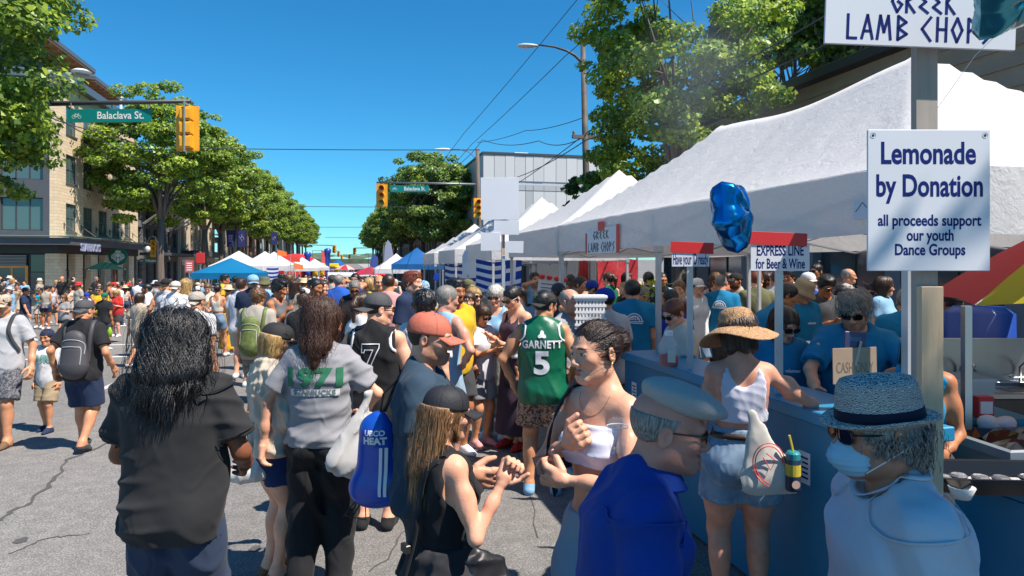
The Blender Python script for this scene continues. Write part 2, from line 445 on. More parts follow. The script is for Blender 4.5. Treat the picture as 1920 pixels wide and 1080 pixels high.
 def make_hand(s,W,d,t,n,L,fingers,curl):
  P=[cap(W,W+d*.16*L,.16*L,.20*L,.05*L)]
  for u in(-.20,-.02,.18):P.append(cap(W+d*.12*L+t*u*.6*L,W+d*.50*L+t*u*L,.115*L,.095*L,.06*L))
  if not fingers:return P+[cap(W+d*.5*L,W+d*.85*L+n*curl*.2*L,.13*L,.09*L,.05*L),cap(W+d*.15*L+t*.2*L,W+d*.5*L+t*.42*L,.08*L,.06*L,.04*L)]
  for u,ln in((.225,.40),(.075,.46),(-.075,.43),(-.215,.34)):
   a=W+d*.50*L+t*u*L;c1=curl*.9;c2=curl*2.0;c3=curl*2.8
   b=a+(d*math.cos(c1)+n*math.sin(c1))*ln*.46*L;c=b+(d*math.cos(c2)+n*math.sin(c2))*ln*.32*L
   e=c+(d*math.cos(c3)+n*math.sin(c3))*ln*.24*L
   P+=[cap(a,b,.082*L,.072*L,.015*L),cap(b,c,.072*L,.064*L,.01*L),cap(c,e,.064*L,.052*L,.01*L)]
  a=W+d*.10*L+t*.18*L+n*.05*L;b=a+unit(d*.62+t*.62+n*.35)*.30*L;c=b+unit(d*.95+t*.15+n*(.25+curl*.7))*.26*L
  P+=[cap(a,b,.10*L,.082*L,.03*L),cap(b,c,.080*L,.058*L,.01*L)]
  return P
 def body_mesh(s,res=.012,hres=.006,handres=None,feet=True,wide=False):
  base=s.torso+s.neck+s.arm[1]+s.arm[-1]+s.leg+(s.foot if feet else[])
  allp=base+s.head+s.headf+s.ear+s.hand[1]+s.hand[-1]
  lo,hi=bounds_of(allp)
  boxes=[];c=s.Hp((0,0,.11));r=.165*s.hs/1.0
  parts=[]
  def inside(V,bx,e=0.):
   return((V>bx[0]+e)&(V<bx[1]-e)).all(1)
  if hres<res:
   bl=c-np.array([.125,.155,.165])*s.hs;bh=c+np.array([.125,.155,.14])*s.hs
   boxes.append((bl,bh,hres,base[:len(s.torso)+1]+s.head+s.headf+s.ear))
  if handres:
   for sd in(1,-1):
    hl,hh=bounds_of(s.hand[sd],.004);boxes.append((hl,hh,handres,s.arm[sd]+s.hand[sd]))
  V,Q=surf(allp,lo,hi,res)
  bad=np.zeros(len(Q),bool)
  for bl,bh,rr,pr in boxes:bad|=inside(V,(bl,bh),res*.3)[Q].all(1)
  V,Q=drop(V,Q,~bad);parts.append((V,Q))
  for bl,bh,rr,pr in boxes:
   v,q=surf(pr,bl-rr,bh+rr,rr)
   if len(q):parts.append((v,q))
  V,Q=join(parts)
  return V,Q
 def paint(s,V):
  """masks in head space: lips, brows and lashes, beard shadow"""
  P=(V-s.Ho)@s.Rh/s.hs;x,y,z=np.abs(P[:,0]),P[:,1],P[:,2]
  def blob(cx,cy,cz,rx,ry,rz,soft=.35):
   d=np.sqrt(((x-cx)/rx)**2+((y-cy)/ry)**2+((z-cz)/rz)**2);return np.clip((1+soft-d)/soft,0,1)
  lips=np.maximum(blob(0,-.094,.0375,.017,.02,.0062),blob(.004,-.094,.0492,.015,.02,.0045))
  brow=np.maximum(blob(.026,-.088,.1345,.013,.02,.0036),blob(.041,-.080,.1325,.010,.02,.0030))
  lash=np.maximum(blob(.0315,-.092,.1150,.0125,.012,.0030,.3),.6*blob(.0315,-.092,.1085,.0115,.012,.0016,.3))
  beard=np.clip((.058-z)/.02,0,1)*np.clip((-y+.01)/.03,0,1)*(1-np.clip((y+.02-.0)/.05,0,1))*np.clip((z+.03)/.03,0,1)
  beard=np.maximum(beard,blob(0,-.096,.060,.026,.02,.006))*(1-lips)
  side=np.clip((z-.03)/.02,0,1)*np.clip((.1-z)/.03,0,1)*np.clip((x-.05)/.01,0,1)*np.clip((.02+y+.03)/.02,0,1)*np.clip((.02-y)/.02,0,1)
  beard=np.maximum(beard,side)
  return np.stack([lips,np.maximum(brow,lash),np.clip(beard,0,1),np.ones(len(V))],1)
def finish(name,V,Q,parent=None,m=None,paint=None,smooth=True):
 me=mesh_from(name,V,Q,smooth=smooth)
 if paint is not None:
  a=me.color_attributes.new('marks','FLOAT_COLOR','POINT');a.data.foreach_set('color',paint.astype(np.float32).ravel())
 return me
def skin(name,col,lip='a5544c',hair='2a1c14',beard=0.,rough=.5,shine=.5):
 if name in _M:return _M[name]
 m=bpy.data.materials.new(name);_M[name]=m;m.use_nodes=True;N=m.node_tree.nodes;L=m.node_tree.links;p=N['Principled BSDF']
 col=tuple(min(.9,c*1.12)for c in rgb(col));at_=N.new('ShaderNodeAttribute');at_.attribute_name='marks';sp=N.new('ShaderNodeSeparateColor');L.new(at_.outputs[0],sp.inputs[0])
 tc=N.new('ShaderNodeTexCoord');nz=N.new('ShaderNodeTexNoise');nz.inputs['Scale'].default_value=14;nz.inputs['Detail'].default_value=5;L.new(tc.outputs['Object'],nz.inputs[0])
 r=N.new('ShaderNodeValToRGB');r.color_ramp.elements[0].position=.32;r.color_ramp.elements[1].position=.7
 r.color_ramp.elements[0].color=(col[0]*.86,col[1]*.76,col[2]*.72,1);r.color_ramp.elements[1].color=(*[min(1,c*1.06)for c in col],1);L.new(nz.outputs[0],r.inputs[0])
 last=r.outputs[0]
 for i,(c,f)in enumerate(((rgb(lip),.75),(rgb(hair),.85),(rgb(hair),beard))):
  if f==0:continue
  mx=N.new('ShaderNodeMix');mx.data_type='RGBA';mu=N.new('ShaderNodeMath');mu.operation='MULTIPLY';mu.inputs[1].default_value=f
  L.new(sp.outputs[i],mu.inputs[0]);L.new(mu.outputs[0],mx.inputs[0]);L.new(last,mx.inputs[6]);mx.inputs[7].default_value=(*c,1);last=mx.outputs[2]
 L.new(last,p.inputs['Base Color']);p.inputs['Roughness'].default_value=rough;p.inputs['Specular IOR Level'].default_value=shine*.7
 p.inputs['Subsurface Weight'].default_value=.12;p.inputs['Subsurface Radius'].default_value=(.02,.007,.004);p.inputs['Subsurface Scale'].default_value=.5
 n2=N.new('ShaderNodeTexNoise');n2.inputs['Scale'].default_value=130;n2.inputs['Detail'].default_value=6;L.new(tc.outputs['Object'],n2.inputs[0])
 b=N.new('ShaderNodeBump');b.inputs['Strength'].default_value=.3;b.inputs['Distance'].default_value=.003;L.new(n2.outputs[0],b.inputs['Height']);L.new(b.outputs[0],p.inputs['Normal'])
 return m
def infl(prims,o,k=None):
 out=[]
 for p in prims:
  if p.op!='u':continue
  q=Prim(p.t,p.a,p.b,p.r+o,p.r2+(o if p.t=='c' else 0),k or p.k,'u',p.R,p.s,p.cut);out.append(q)
 return out
def top_prims(P,kind='tee',off=.014,hem=.47,sleeve=.62,loose=0.,low=None):
 h=P.h;T=P.T;pr=infl(P.torso,off)
 if loose:
  a,b=T(0,.004,.74),T(0,-.002,hem+.02)
  pr.append(Prim('c',a,b,(.086+loose)*h*P.build,(.090+loose)*h*P.build,.06*h,sq=(1,.70,1)))
 cuts=[((0,0,-1),-hem*h)]
 if kind in('tee','long','shirt'):
  for sd in(1,-1):
   S,E,Wp=P.J[sd];d=unit(E-S);ln=np.linalg.norm(E-S)
   if kind=='tee' or(kind=='shirt' and sleeve<1):
    e=S+d*ln*(sleeve+.12)
    pr.append(cap(S-d*.01,e,.0310*h*(1+(P.build-1)*.4)+off*1.2,.031*h*(1+(P.build-1)*.4)+off*(1.6+loose*12),.012*h,cut=(tuple(d),float(d@(S+d*ln*sleeve)))))
   else:
    d2=unit(Wp-E)
    pr+=[cap(S,E,.034*h+off,.028*h+off,.03*h),cap(E,Wp,.027*h+off,.021*h+off,.02*h,cut=(tuple(d2),float(d2@(E+(Wp-E)*min(sleeve-1+.001,1)))))]
  nb=T(0,-.016,.872)
  pr.append(ell(nb,np.array([.047,.046,.040])*h,.012*h,op='s'))
 elif kind=='tank':
  for sd in(1,-1):
   S,E,Wp=P.J[sd]
   pr.append(cap(S+np.array([sd*.030*h,0,.03*h]),S+np.array([sd*.022*h,0,-.045*h]),.047*h,.044*h,.012*h,op='s'))
  pr.append(ell(T(0,-.030,.880),np.array([.052,.060,.075])*h,.012*h,op='s'))
  if low:pr.append(ell(T(0,.060,.885),np.array([.052,.060,low])*h,.012*h,op='s'))
 elif kind=='straps':
  for sd in(1,-1):
   S,E,Wp=P.J[sd]
   pr.append(cap(S+np.array([sd*.020*h,0,.05*h]),S+np.array([sd*.010*h,0,-.065*h]),.062*h,.058*h,.012*h,op='s'))
  pr.append(ell(T(0,-.030,.870),np.array([.050,.075,.11])*h,.012*h,op='s'))
  pr.append(ell(T(0,.060,.870),np.array([.050,.075,.10])*h,.012*h,op='s'))
 elif kind=='tube':
  cuts.append(((0,0,1),.775*h))
 return pr,cuts
def bottom_prims(P,kind='shorts',off=.012,waist=.605,length=.33,flare=0.):
 h=P.h;pr=infl([p for p in P.torso[:2]]+P.glute,off)
 cuts=[((0,0,1),waist*h)]
 if kind in('shorts','pants'):
  for sd in(1,-1):
   hp,K,A=P.legp[sd];lk=1+(P.build-1)*.6
   d=unit(K-hp);z0=length*h
   r1,r2=.058*h*lk+off,(.042*h*lk+off+flare)
   if kind=='shorts':
    L=(hp[2]-z0)/max(hp[2]-K[2],.01);e=hp+(K-hp)*min(L,1.);o=float(d@e)
    pr.append(cap(hp,hp+(K-hp)*min(L+.15,1.1),r1,r1*.35+r2*.65+flare,.02*h,cut=(tuple(d),o)))
    pr.append(ell(hp*.6+K*.4,np.array([.052,.052,.09])*h*lk+off,.02*h,cut=(tuple(d),o)))
   else:
    pr.append(cap(hp,K,r1,r2,.02*h));pr.append(ell(hp*.6+K*.4,np.array([.052,.052,.09])*h*lk+off,.02*h));pr.append(cap(K,A+np.array([0,0,.012*h]),r2,.026*h*lk+off+flare*1.4,.03*h,cut=((0,0,-1),-.03*h)))
 else:
  pr.append(Prim('c',P.T(0,.004,.54),np.array([0,.004,length])*h,.100*h,(.118+flare)*h,.05*h,sq=(1,.85,1)))
  cuts.append(((0,0,-1),-length*h))
 return pr,cuts
def shoe_prims(P,off=.006):
 out=[]
 for p in P.foot:out.append(Prim(p.t,p.a,p.b,p.r+off,p.r2+off,p.k,'u',p.R,p.s))
 tops=[((0,0,1),.058*P.h)]
 return out,tops
class Folds:
 """creases of hanging cloth: a few sharp bent ridges, masked so that they come and go"""
 def __init__(s,seed,amp=.006,freq=22.,tilt=(1,1,.45)):
  r=np.random.RandomState(seed);s.a=amp;s.L=[]
  for i in range(5):
   d=r.normal(size=3);d=d/np.linalg.norm(d)*np.array(tilt);d=d/np.linalg.norm(d)*freq*2.3*r.uniform(.7,1.5)
   s.L.append((d,r.uniform(0,6.28),Wave(seed*7+i,7.,3),Wave(seed*5+i+50,6.5,3),r.uniform(.5,1.)))
  s.w2=Wave(seed+7,60,4,tilt)
 def __call__(s,X,Y,Z):
  t=0
  for d,ph,wp,mk,w in s.L:
   c=np.exp(-4.5*np.sin(.5*(d[0]*X+d[1]*Y+d[2]*Z+ph+2.2*wp(X,Y,Z)))**2);t=t+w*(c-.25)*np.clip(.35+1.6*mk(X,Y,Z),0,1)
  return-s.a*(1.9*t+.12*s.w2(X,Y,Z))
def garment(name,prcut,res,disp=None):
 pr,cuts=prcut;lo,hi=bounds_of(pr)
 for n,o in cuts:
  for ax in range(3):
   if n[ax]==1 and sum(map(abs,n))==1:hi[ax]=min(hi[ax],o+.03)
   if n[ax]==-1 and sum(map(abs,n))==1:lo[ax]=max(lo[ax],-o-.03)
 V,Q=surf(pr,lo,hi,res,cuts,disp)
 return V,Q
def project(pr,cuts,P,off=.004,it=5,disp=None):
 P=np.array(P,float)
 for _ in range(it):
  f=field_at(pr,P)
  if disp is not None:f=f+disp(P[:,0],P[:,1],P[:,2])
  g=grad_at(pr,P);P=P-g*(f-off)[:,None]*.95
 return P,grad_at(pr,P)
def strap(pr,pts,w=.03,th=.004,n=26,off=.004):
 pts=np.array(pts,float);t=np.linspace(0,len(pts)-1,n);i=np.minimum(t.astype(int),len(pts)-2);u=(t-i)[:,None]
 ext=np.vstack([2*pts[0]-pts[1],pts,2*pts[-1]-pts[-2]]);p0,p1,p2,p3=ext[i],ext[i+1],ext[i+2],ext[i+3]
 C=.5*((2*p1)+(-p0+p2)*u+(2*p0-5*p1+4*p2-p3)*u*u+(-p0+3*p1-3*p2+p3)*u**3)
 f=field_at(pr,C);near=f<.03
 C2,G=project(pr,(),C,off);C=np.where((f<.02)[:,None],C2,C)
 G=grad_at(pr,C);Tn=np.gradient(C,axis=0);S=np.cross(Tn,G);S/=np.linalg.norm(S,axis=1,keepdims=True)+1e-9
 N_=np.cross(S,Tn);N_/=np.linalg.norm(N_,axis=1,keepdims=True)+1e-9
 ring=[C-S*w/2,C+S*w/2,C+S*w/2+N_*th,C-S*w/2+N_*th]
 V=np.stack(ring,1).reshape(-1,3);Q=[]
 for k in range(n-1):
  for j in range(4):Q.append((4*k+j,4*k+(j+1)%4,4*k+4+(j+1)%4,4*k+4+j))
 return V,np.array(Q)[:,::-1]
_txt={}
def text2d(s,size=1.,xs=1.,bold=0.,align='CENTER',space=1.):
 key=(s,size,xs,bold,align,space)
 if key not in _txt:
  c=bpy.data.curves.new('lettering','FONT');c.body=s;c.size=size;c.align_x=align;c.align_y='CENTER'
  c.offset=bold;c.resolution_u=4;c.space_character=space;c.fill_mode='FRONT'
  o=bpy.data.objects.new('lettering',c);COL.objects.link(o)
  dg=bpy.context.evaluated_depsgraph_get();me=bpy.data.meshes.new_from_object(o.evaluated_get(dg))
  V=[(v.co.x*xs,v.co.y)for v in me.vertices];Fc=[tuple(p.vertices)for p in me.polygons]
  bpy.data.objects.remove(o);bpy.data.curves.remove(c);bpy.data.meshes.remove(me);_txt[key]=(V,Fc)
 return _txt[key]
def strokes2d(paths,w):
 """angular letters from straight strokes: paths of 2d points"""
 V,Fc=[],[]
 for p in paths:
  for(x0,y0),(x1,y1)in zip(p[:-1],p[1:]):
   dx,dy=x1-x0,y1-y0;l=math.hypot(dx,dy)+1e-9;dx/=l;dy/=l;nx,ny=-dy*w/2,dx*w/2;e=w*.35
   b=len(V);V+=[(x0-dx*e+nx,y0-dy*e+ny),(x0-dx*e-nx,y0-dy*e-ny),(x1+dx*e-nx,y1+dy*e-ny),(x1+dx*e+nx,y1+dy*e+ny)]
   Fc.append((b,b+1,b+2,b+3))
 return V,Fc
def print_on(pr,flat,origin,ux,uz,ray,m,name,parent,off=.006,sub=2,disp=None):
 """lay flat lettering on a curved garment along a direction"""
 V,Fc=flat;me=mesh_from('tmp',[(v[0],v[1],0)for v in V],Fc);bm=bmesh.new();bm.from_mesh(me)
 bmesh.ops.triangulate(bm,faces=bm.faces[:])
 for _ in range(sub):
  long=[e for e in bm.edges if e.calc_length()>.02]
  if not long:break
  bmesh.ops.subdivide_edges(bm,edges=long,cuts=1);bmesh.ops.triangulate(bm,faces=[f for f in bm.faces if len(f.verts)>3])
 A=np.array([v.co[:]for v in bm.verts]);T_=np.array([[v.index for v in f.verts]for f in bm.faces]);bm.free();bpy.data.meshes.remove(me)
 o=np.array(origin,float);ux=np.array(ux,float);uz=np.array(uz,float);ray=np.array(ray,float)
 P=o+A[:,:1]*ux+A[:,1:2]*uz
 for _ in range(14):
  f=field_at(pr,P)
  if disp is not None:f=f+disp(P[:,0],P[:,1],P[:,2])
  P=P+ray*(f-off)[:,None]*.8
 return obj(name,mesh_from(name,P,T_,[m]),parent)
 # hair and hats, in head space (chin at z=0, crown at .224, face towards -Y)
CRAN=lambda o,k=.01:ell((0,.012,.137),(.075+o,.096+o,.087+o),k)
FACE=lambda z=.072,rz=.088:ell((0,-.092,z),(.080,.062,rz),.012,op='s')
def hair_prims(style):
 hl=[((0,-.45,-1),-.082)]
 if style=='short':return[CRAN(.011),FACE()],hl
 if style=='buzz':return[CRAN(.004),FACE(.075,.092)],[((0,-.45,-1),-.095)]
 if style=='thick':return[CRAN(.014),ell((0,-.035,.205),(.062,.05,.03),.03),ell((0,.02,.205),(.07,.07,.03),.03),FACE()],hl
 if style=='curly':return[CRAN(.020),ell((0,-.03,.205),(.07,.06,.035),.03),FACE(.068,.086)],[((0,-.45,-1),-.06)]
 if style=='balding':return[CRAN(.007),ell((0,-.03,.19),(.062,.095,.08),.01,op='s'),FACE(.08,.10)],[((0,-.45,-1),-.078)]
 if style=='bob':return[CRAN(.014),cap((-.045,.03,.12),(-.055,.02,.03),.048,.040,.03),cap((.045,.03,.12),(.055,.02,.03),.048,.040,.03),cap((0,.06,.12),(0,.07,.03),.055,.04,.03),cap((0,-.05,.03),(0,-.06,.10),.055,.062,.012,op='s'),ell((0,-.05,-.02),(.04,.09,.07),.01,op='s')],[]
 if style in('long','wavy','mane'):
  e={'long':0.,'wavy':.012,'mane':.03}[style];z={'long':-.20,'wavy':-.16,'mane':-.12}[style]
  return[CRAN(.012+e*.5),cap((-.045,.045,.12),(-.050-e,.065,z),.040+e,.026+e,.04),cap((.045,.045,.12),(.050+e,.065,z),.040+e,.026+e,.04),cap((0,.065,.13),(0,.085+e*.4,z-.01),.052+e,.030+e,.04),cap((-.062,.0,.12),(-.066-e,.01,0.0),.026+e*.4,.022,.03),cap((.062,.0,.12),(.066+e,.01,0.0),.026+e*.4,.022,.03),cap((0,-.060,-.05),(0,-.070,.10),.062,.062,.012,op='s')],[]
 if style=='bun':return[CRAN(.008),ell((0,.118,.150),(.036,.030,.034),.012),FACE(.074,.092)],[((0,-.45,-1),-.066)]
 if style=='topbun':return[CRAN(.008),ell((0,.05,.245),(.040,.038,.034),.012),FACE(.074,.092)],[((0,-.45,-1),-.066)]
 if style=='pony':return[CRAN(.009),cap((0,.105,.17),(0,.150,.10),.024,.034,.015),cap((0,.150,.10),(0,.140,-.05),.034,.018,.03),FACE(.074,.090)],[((0,-.9,-1),-.040)]
 if 0:return[CRAN(.009),cap((0,.105,.17),(0,.150,.10),.024,.034,.015),cap((0,.150,.10),(0,.140,-.05),.034,.018,.03),FACE(.074,.090)],[((0,-.45,-1.0),.12)]if 0 else[]
 return[CRAN(.010),FACE()],hl
def hair_mat(name,c0,c1,rough=.38,fr=(1,1,.10),sc=230.):
 if name in _M:return _M[name]
 m=bpy.data.materials.new(name);_M[name]=m;m.use_nodes=True;N=m.node_tree.nodes;L=m.node_tree.links;p=N['Principled BSDF']
 tc=N.new('ShaderNodeTexCoord');mp=N.new('ShaderNodeMapping');mp.inputs['Scale'].default_value=fr;L.new(tc.outputs['Object'],mp.inputs[0])
 n=N.new('ShaderNodeTexNoise');n.inputs['Scale'].default_value=sc;n.inputs['Detail'].default_value=4;L.new(mp.outputs[0],n.inputs[0])
 r=N.new('ShaderNodeValToRGB');r.color_ramp.elements[0].position=.35;r.color_ramp.elements[1].position=.65
 r.color_ramp.elements[0].color=(*rgb(c0),1);r.color_ramp.elements[1].color=(*rgb(c1),1);L.new(n.outputs[0],r.inputs[0]);L.new(r.outputs[0],p.inputs['Base Color'])
 p.inputs['Roughness'].default_value=rough;p.inputs['Specular IOR Level'].default_value=.55
 b=N.new('ShaderNodeBump');b.inputs['Strength'].default_value=.55;b.inputs['Distance'].default_value=.006;L.new(n.outputs[0],b.inputs['Height']);L.new(b.outputs[0],p.inputs['Normal'])
 return m
HAIR=lambda k:{'black':lambda:hair_mat('hair_black','0c0b0c','242021'),'brown':lambda:hair_mat('hair_brown','24160f','4a3020'),'light':lambda:hair_mat('hair_light_brown','4a3220','7a583a'),'blond':lambda:hair_mat('hair_blond','8a6a3e','c9a66c'),'red':lambda:hair_mat('hair_red','4a2114','8a4426'),'grey':lambda:hair_mat('hair_grey','55504c','94908a',.5),'white':lambda:hair_mat('hair_white','9a968e','d6d2c8',.5)}[k]()
_hair={}
def hair_mesh(style,lod,seed=1,under=False):
 key=('hair',style,lod,seed,under)
 if key in _hair:return _hair[key]
 pr,cuts=hair_prims(style);cuts=cuts+([((0,0,1),.150)]if under else[]);res={0:.006,1:.009,2:.016}[lod]
 lo,hi=bounds_of(pr)
 amp={'curly':.010,'mane':.008,'wavy':.006,'thick':.005}.get(style,.003)
 fr={'curly':95,'mane':50,'wavy':45}.get(style,60)
 w=Wave(seed,fr,6,(1,1,.35 if style not in('curly',)else 1.));w2=Wave(seed+4,fr*.45,4)
 V,Q=surf(pr,lo,hi,res,cuts,lambda X,Y,Z:amp*(w(X,Y,Z)+w2(X,Y,Z)))
 if lod==0 or(lod==1 and style not in('buzz',)):
  rng=np.random.RandomState(seed)
  n={'buzz':0,'short':700,'thick':900,'curly':1100,'mane':2600,'wavy':2200,'long':1800,'bob':1300,'bun':900,'balding':350}.get(style,800)
  if lod==1:n=n//5
  up=V[(V[:,2]>(.06 if style not in('mane','wavy','long')else-.1))]
  if n and len(up):
   up=up[up[:,2]<.125]if under else up;sd=up[rng.randint(0,len(up),n if not under else n//2)].astype(float)
   ln,st,ww,wv,wf,cu={'curly':(.045,.006,.004,.9,300,.9),'short':(.03,.006,.0025,.2,80,.1),'thick':(.05,.008,.0035,.3,80,.25),'mane':(.14,.011,.0045,.55,95,.35),'wavy':(.16,.012,.004,.35,70,.2),'long':(.20,.016,.003,.06,30,.03),'bob':(.09,.010,.003,.08,40,.05),'bun':(.07,.009,.0018,.03,30,.0),'balding':(.03,.006,.003,.2,80,.1)}.get(style,(.05,.008,.003,.1,60,.05))
   if lod==1:ww*=2.0;st*=1.4
   dirfn=None
   if style=='bun':dirfn=lambda P,g:np.stack([-P[:,0]*2,.12-P[:,1]*.3+.02,(.15-P[:,2])],1)
   if style in('short','thick','balding'):
    dirfn=lambda P,g:np.stack([P[:,0]*3,P[:,1]-.03,-.05-0*P[:,2]],1)+rng.normal(size=P.shape)*.05
   V2,Q2=strands(pr,sd,ln,st,ww,rng,wv,wf,dirfn,.002+amp*.7,cu,cuts)
   V,Q=join([(V,Q),(V2,Q2)])
 _hair[key]=mesh_from('hair',V,Q,smooth=True);return _hair[key]
def hat_mesh(kind,seg=22):
 key=('hat',kind)
 if key in _hair:return _hair[key]
 b=MB();S=Matrix.Diagonal((1,1.22,1,1))
 def dome(r,z0,ht,oy=.010,n=seg,pw=2.3,sh=1.19):
  pr=[]
  for i in range(9):
   t=i/8;pr.append((r*(1-t**pw)**(1/pw)if t<1 else .001,z0+ht*t))
  b.lathe([(r-.003,z0-.001)]+pr,n,M=Matrix.Translation((0,oy,0))@Matrix.Diagonal((1,sh,1,1)))
  return pr
 if kind in('cap','capback'):
  sg=1 if kind=='cap' else-1
  dome(.0885,.132,.098)
  for a in range(6):
   an=a*math.pi/3+.5;pts=[]
   for i in range(8):
    t=i/7*.97;rr=.089*(1-t**2.3)**(1/2.3);pts.append((rr*math.cos(an),.010+rr*1.19*math.sin(an),.132+.098*t))
   b.tube(pts,.0012,4)
  b.lathe([(.007,.228),(.006,.233),(.001,.235)],8,c=(0,.01,0))
  nu,nv=12,5;top=[];bot=[]
  for j in range(nv):
   v=j/(nv-1)
   for i in range(nu):
    u=-1+2*i/(nu-1);x=.074*u*(1-.10*v);ya=-math.sqrt(max(1-(x/.090)**2,0))*.107+.012
    y=ya-.074*v*math.sqrt(max(1-.62*u*u,0));z=.140-.014*v-.020*u*u*(.3+.7*v)-.012
    top.append((x,y,z+.0045));bot.append((x,y,z))
  base=len(top);fs=[]
  for j in range(nv-1):
   for i in range(nu-1):
    a=j*nu+i;fs+=[(a,a+1,a+nu+1,a+nu),(base+a,base+a+nu,base+a+nu+1,base+a+1)]
  for i in range(nu-1):a=(nv-1)*nu+i;fs.append((a,a+1,base+a+1,base+a))
  for j in range(nv-1):
   a=j*nu;fs.append((a,a+nu,base+a+nu,base+a));a=j*nu+nu-1;fs.append((a+nu,a,base+a,base+a+nu))
  vs_=[(x,y,z)for x,y,z in top+bot]
  if sg<0:vs_=[(-x,-y+.022,z-.02)for x,y,z in vs_]
  b.add(vs_,fs)
 elif kind in('sunhat','fedora','bucket','wide'):
  r0,ht,br,dz={'sunhat':(.090,.095,.155,-.022),'fedora':(.092,.100,.128,.0),'bucket':(.090,.080,.125,-.045),'wide':(.092,.1,.19,-.03)}[kind]
  z0=.145;pr=[(r0-.004,z0-.004)]
  pr+=[(br*.999,z0+dz-.004),(br,z0+dz),(r0+(br-r0)*.5,z0+dz*.4+.003),(r0,z0+.004),(r0*.97,z0+ht*.5),(r0*.90,z0+ht*.85),(r0*.78,z0+ht),(.03,z0+ht*(.93 if kind=='fedora' else 1.03)),(.001,z0+ht*(.9 if kind=='fedora' else 1.04))]
  b.lathe(pr,30,M=Matrix.Translation((0,.012,0))@Matrix.Diagonal((1,1.2,1,1)),wob=lambda r,z,a:(r,z+(.007*math.sin(2*a+.6)+.003*math.sin(5*a)if r>.1 else 0)))
 _hair[key]=b.build('hat',[],me=True,smooth=True);return _hair[key]
def glasses_mesh(kind='sun'):
 key=('gl',kind)
 if key in _hair:return _hair[key]
 b=MB()
 for x in(-1,1):
  vs_=[];n=12;hh=.0195 if kind=='sun' else .016;ww=.027
  for lay in(0,1):
   for k in range(n):
    a=2*math.pi*k/n;px_=x*.033+ww*math.copysign(abs(math.cos(a))**.7,math.cos(a));pz=.113+hh*math.copysign(abs(math.sin(a))**.7,math.sin(a))
    vs_.append((px_,-.1035+.25*(abs(px_)-.02)*(abs(px_)>.02)*.9+lay*.003,pz))
  fs=[tuple(range(n))[::-1],tuple(range(n,2*n))]+[(k,(k+1)%n,n+(k+1)%n,n+k)for k in range(n)]
  b.add(vs_,fs,0 if kind=='sun' else 1)
  ring=vs_[:n]+[vs_[0]];b.tube(ring,.0022,5,1)
  b.tube([(x*.060,-.094,.120),(x*.073,-.06,.118),(x*.080,.0,.115),(x*.080,.02,.105)],.0024,5,1)
 b.tube([(-.008,-.104,.117),(0,-.106,.119),(.008,-.104,.117)],.0022,5,1)
 _hair[key]=b.build('glasses',[mat('lens_dark' if kind=='sun' else 'lens_clear',(.01,.008,.008),.06,spec=.8),mat('glasses_frame',(.012,.011,.012),.3)],me=True,smooth=False);return _hair[key]
def eye_material():
 if 'eye' in _M:return _M['eye']
 m=bpy.data.materials.new('eye');_M['eye']=m;m.use_nodes=True;N=m.node_tree.nodes;L=m.node_tree.links;p=N['Principled BSDF']
 tc=N.new('ShaderNodeTexCoord');mp=N.new('ShaderNodeMapping');mp.inputs['Scale'].default_value=(1,0,1);L.new(tc.outputs['Object'],mp.inputs[0])
 ln=N.new('ShaderNodeVectorMath');ln.operation='LENGTH';L.new(mp.outputs[0],ln.inputs[0])
 r=N.new('ShaderNodeValToRGB');r.color_ramp.interpolation='CONSTANT';e=r.color_ramp.elements;e[0].color=(.005,.004,.004,1);e[1].position=.0026/.02;e[1].color=(.06,.03,.015,1)
 x=e.new(.0060/.02);x.color=(.40,.36,.33,1);mu=N.new('ShaderNodeMath');mu.operation='MULTIPLY';mu.inputs[1].default_value=50;L.new(ln.outputs['Value'],mu.inputs[0]);L.new(mu.outputs[0],r.inputs[0])
 L.new(r.outputs[0],p.inputs['Base Color']);p.inputs['Roughness'].default_value=.08
 return m
def eye_mesh():
 if 'eyem' in _hair:return _hair['eyem']
 b=MB();b.lathe([(.0122*math.sin(math.pi*i/8)+.00005,-.0122*math.cos(math.pi*i/8))for i in range(9)],12,M=Matrix.Rotation(math.pi/2,4,'X'))
 _hair['eyem']=b.build('eye',[eye_material()],me=True,smooth=True);return _hair['eyem']
def on_head(P,root,me,name,m=None,loc=(0,0,0),rot=None):
 o=bpy.data.objects.new(name,me);link(o);o.parent=root
 R=P.Rh if rot is None else P.Rh@rot
 M4=np.eye(4);M4[:3,:3]=R*P.hs;M4[:3,3]=P.Hp(loc)
 o.matrix_basis=Matrix(M4.tolist())
 if m is not None:
  if len(me.materials)==0:me.materials.append(None)
  o.material_slots[0].link='OBJECT';o.material_slots[0].material=m
 return o
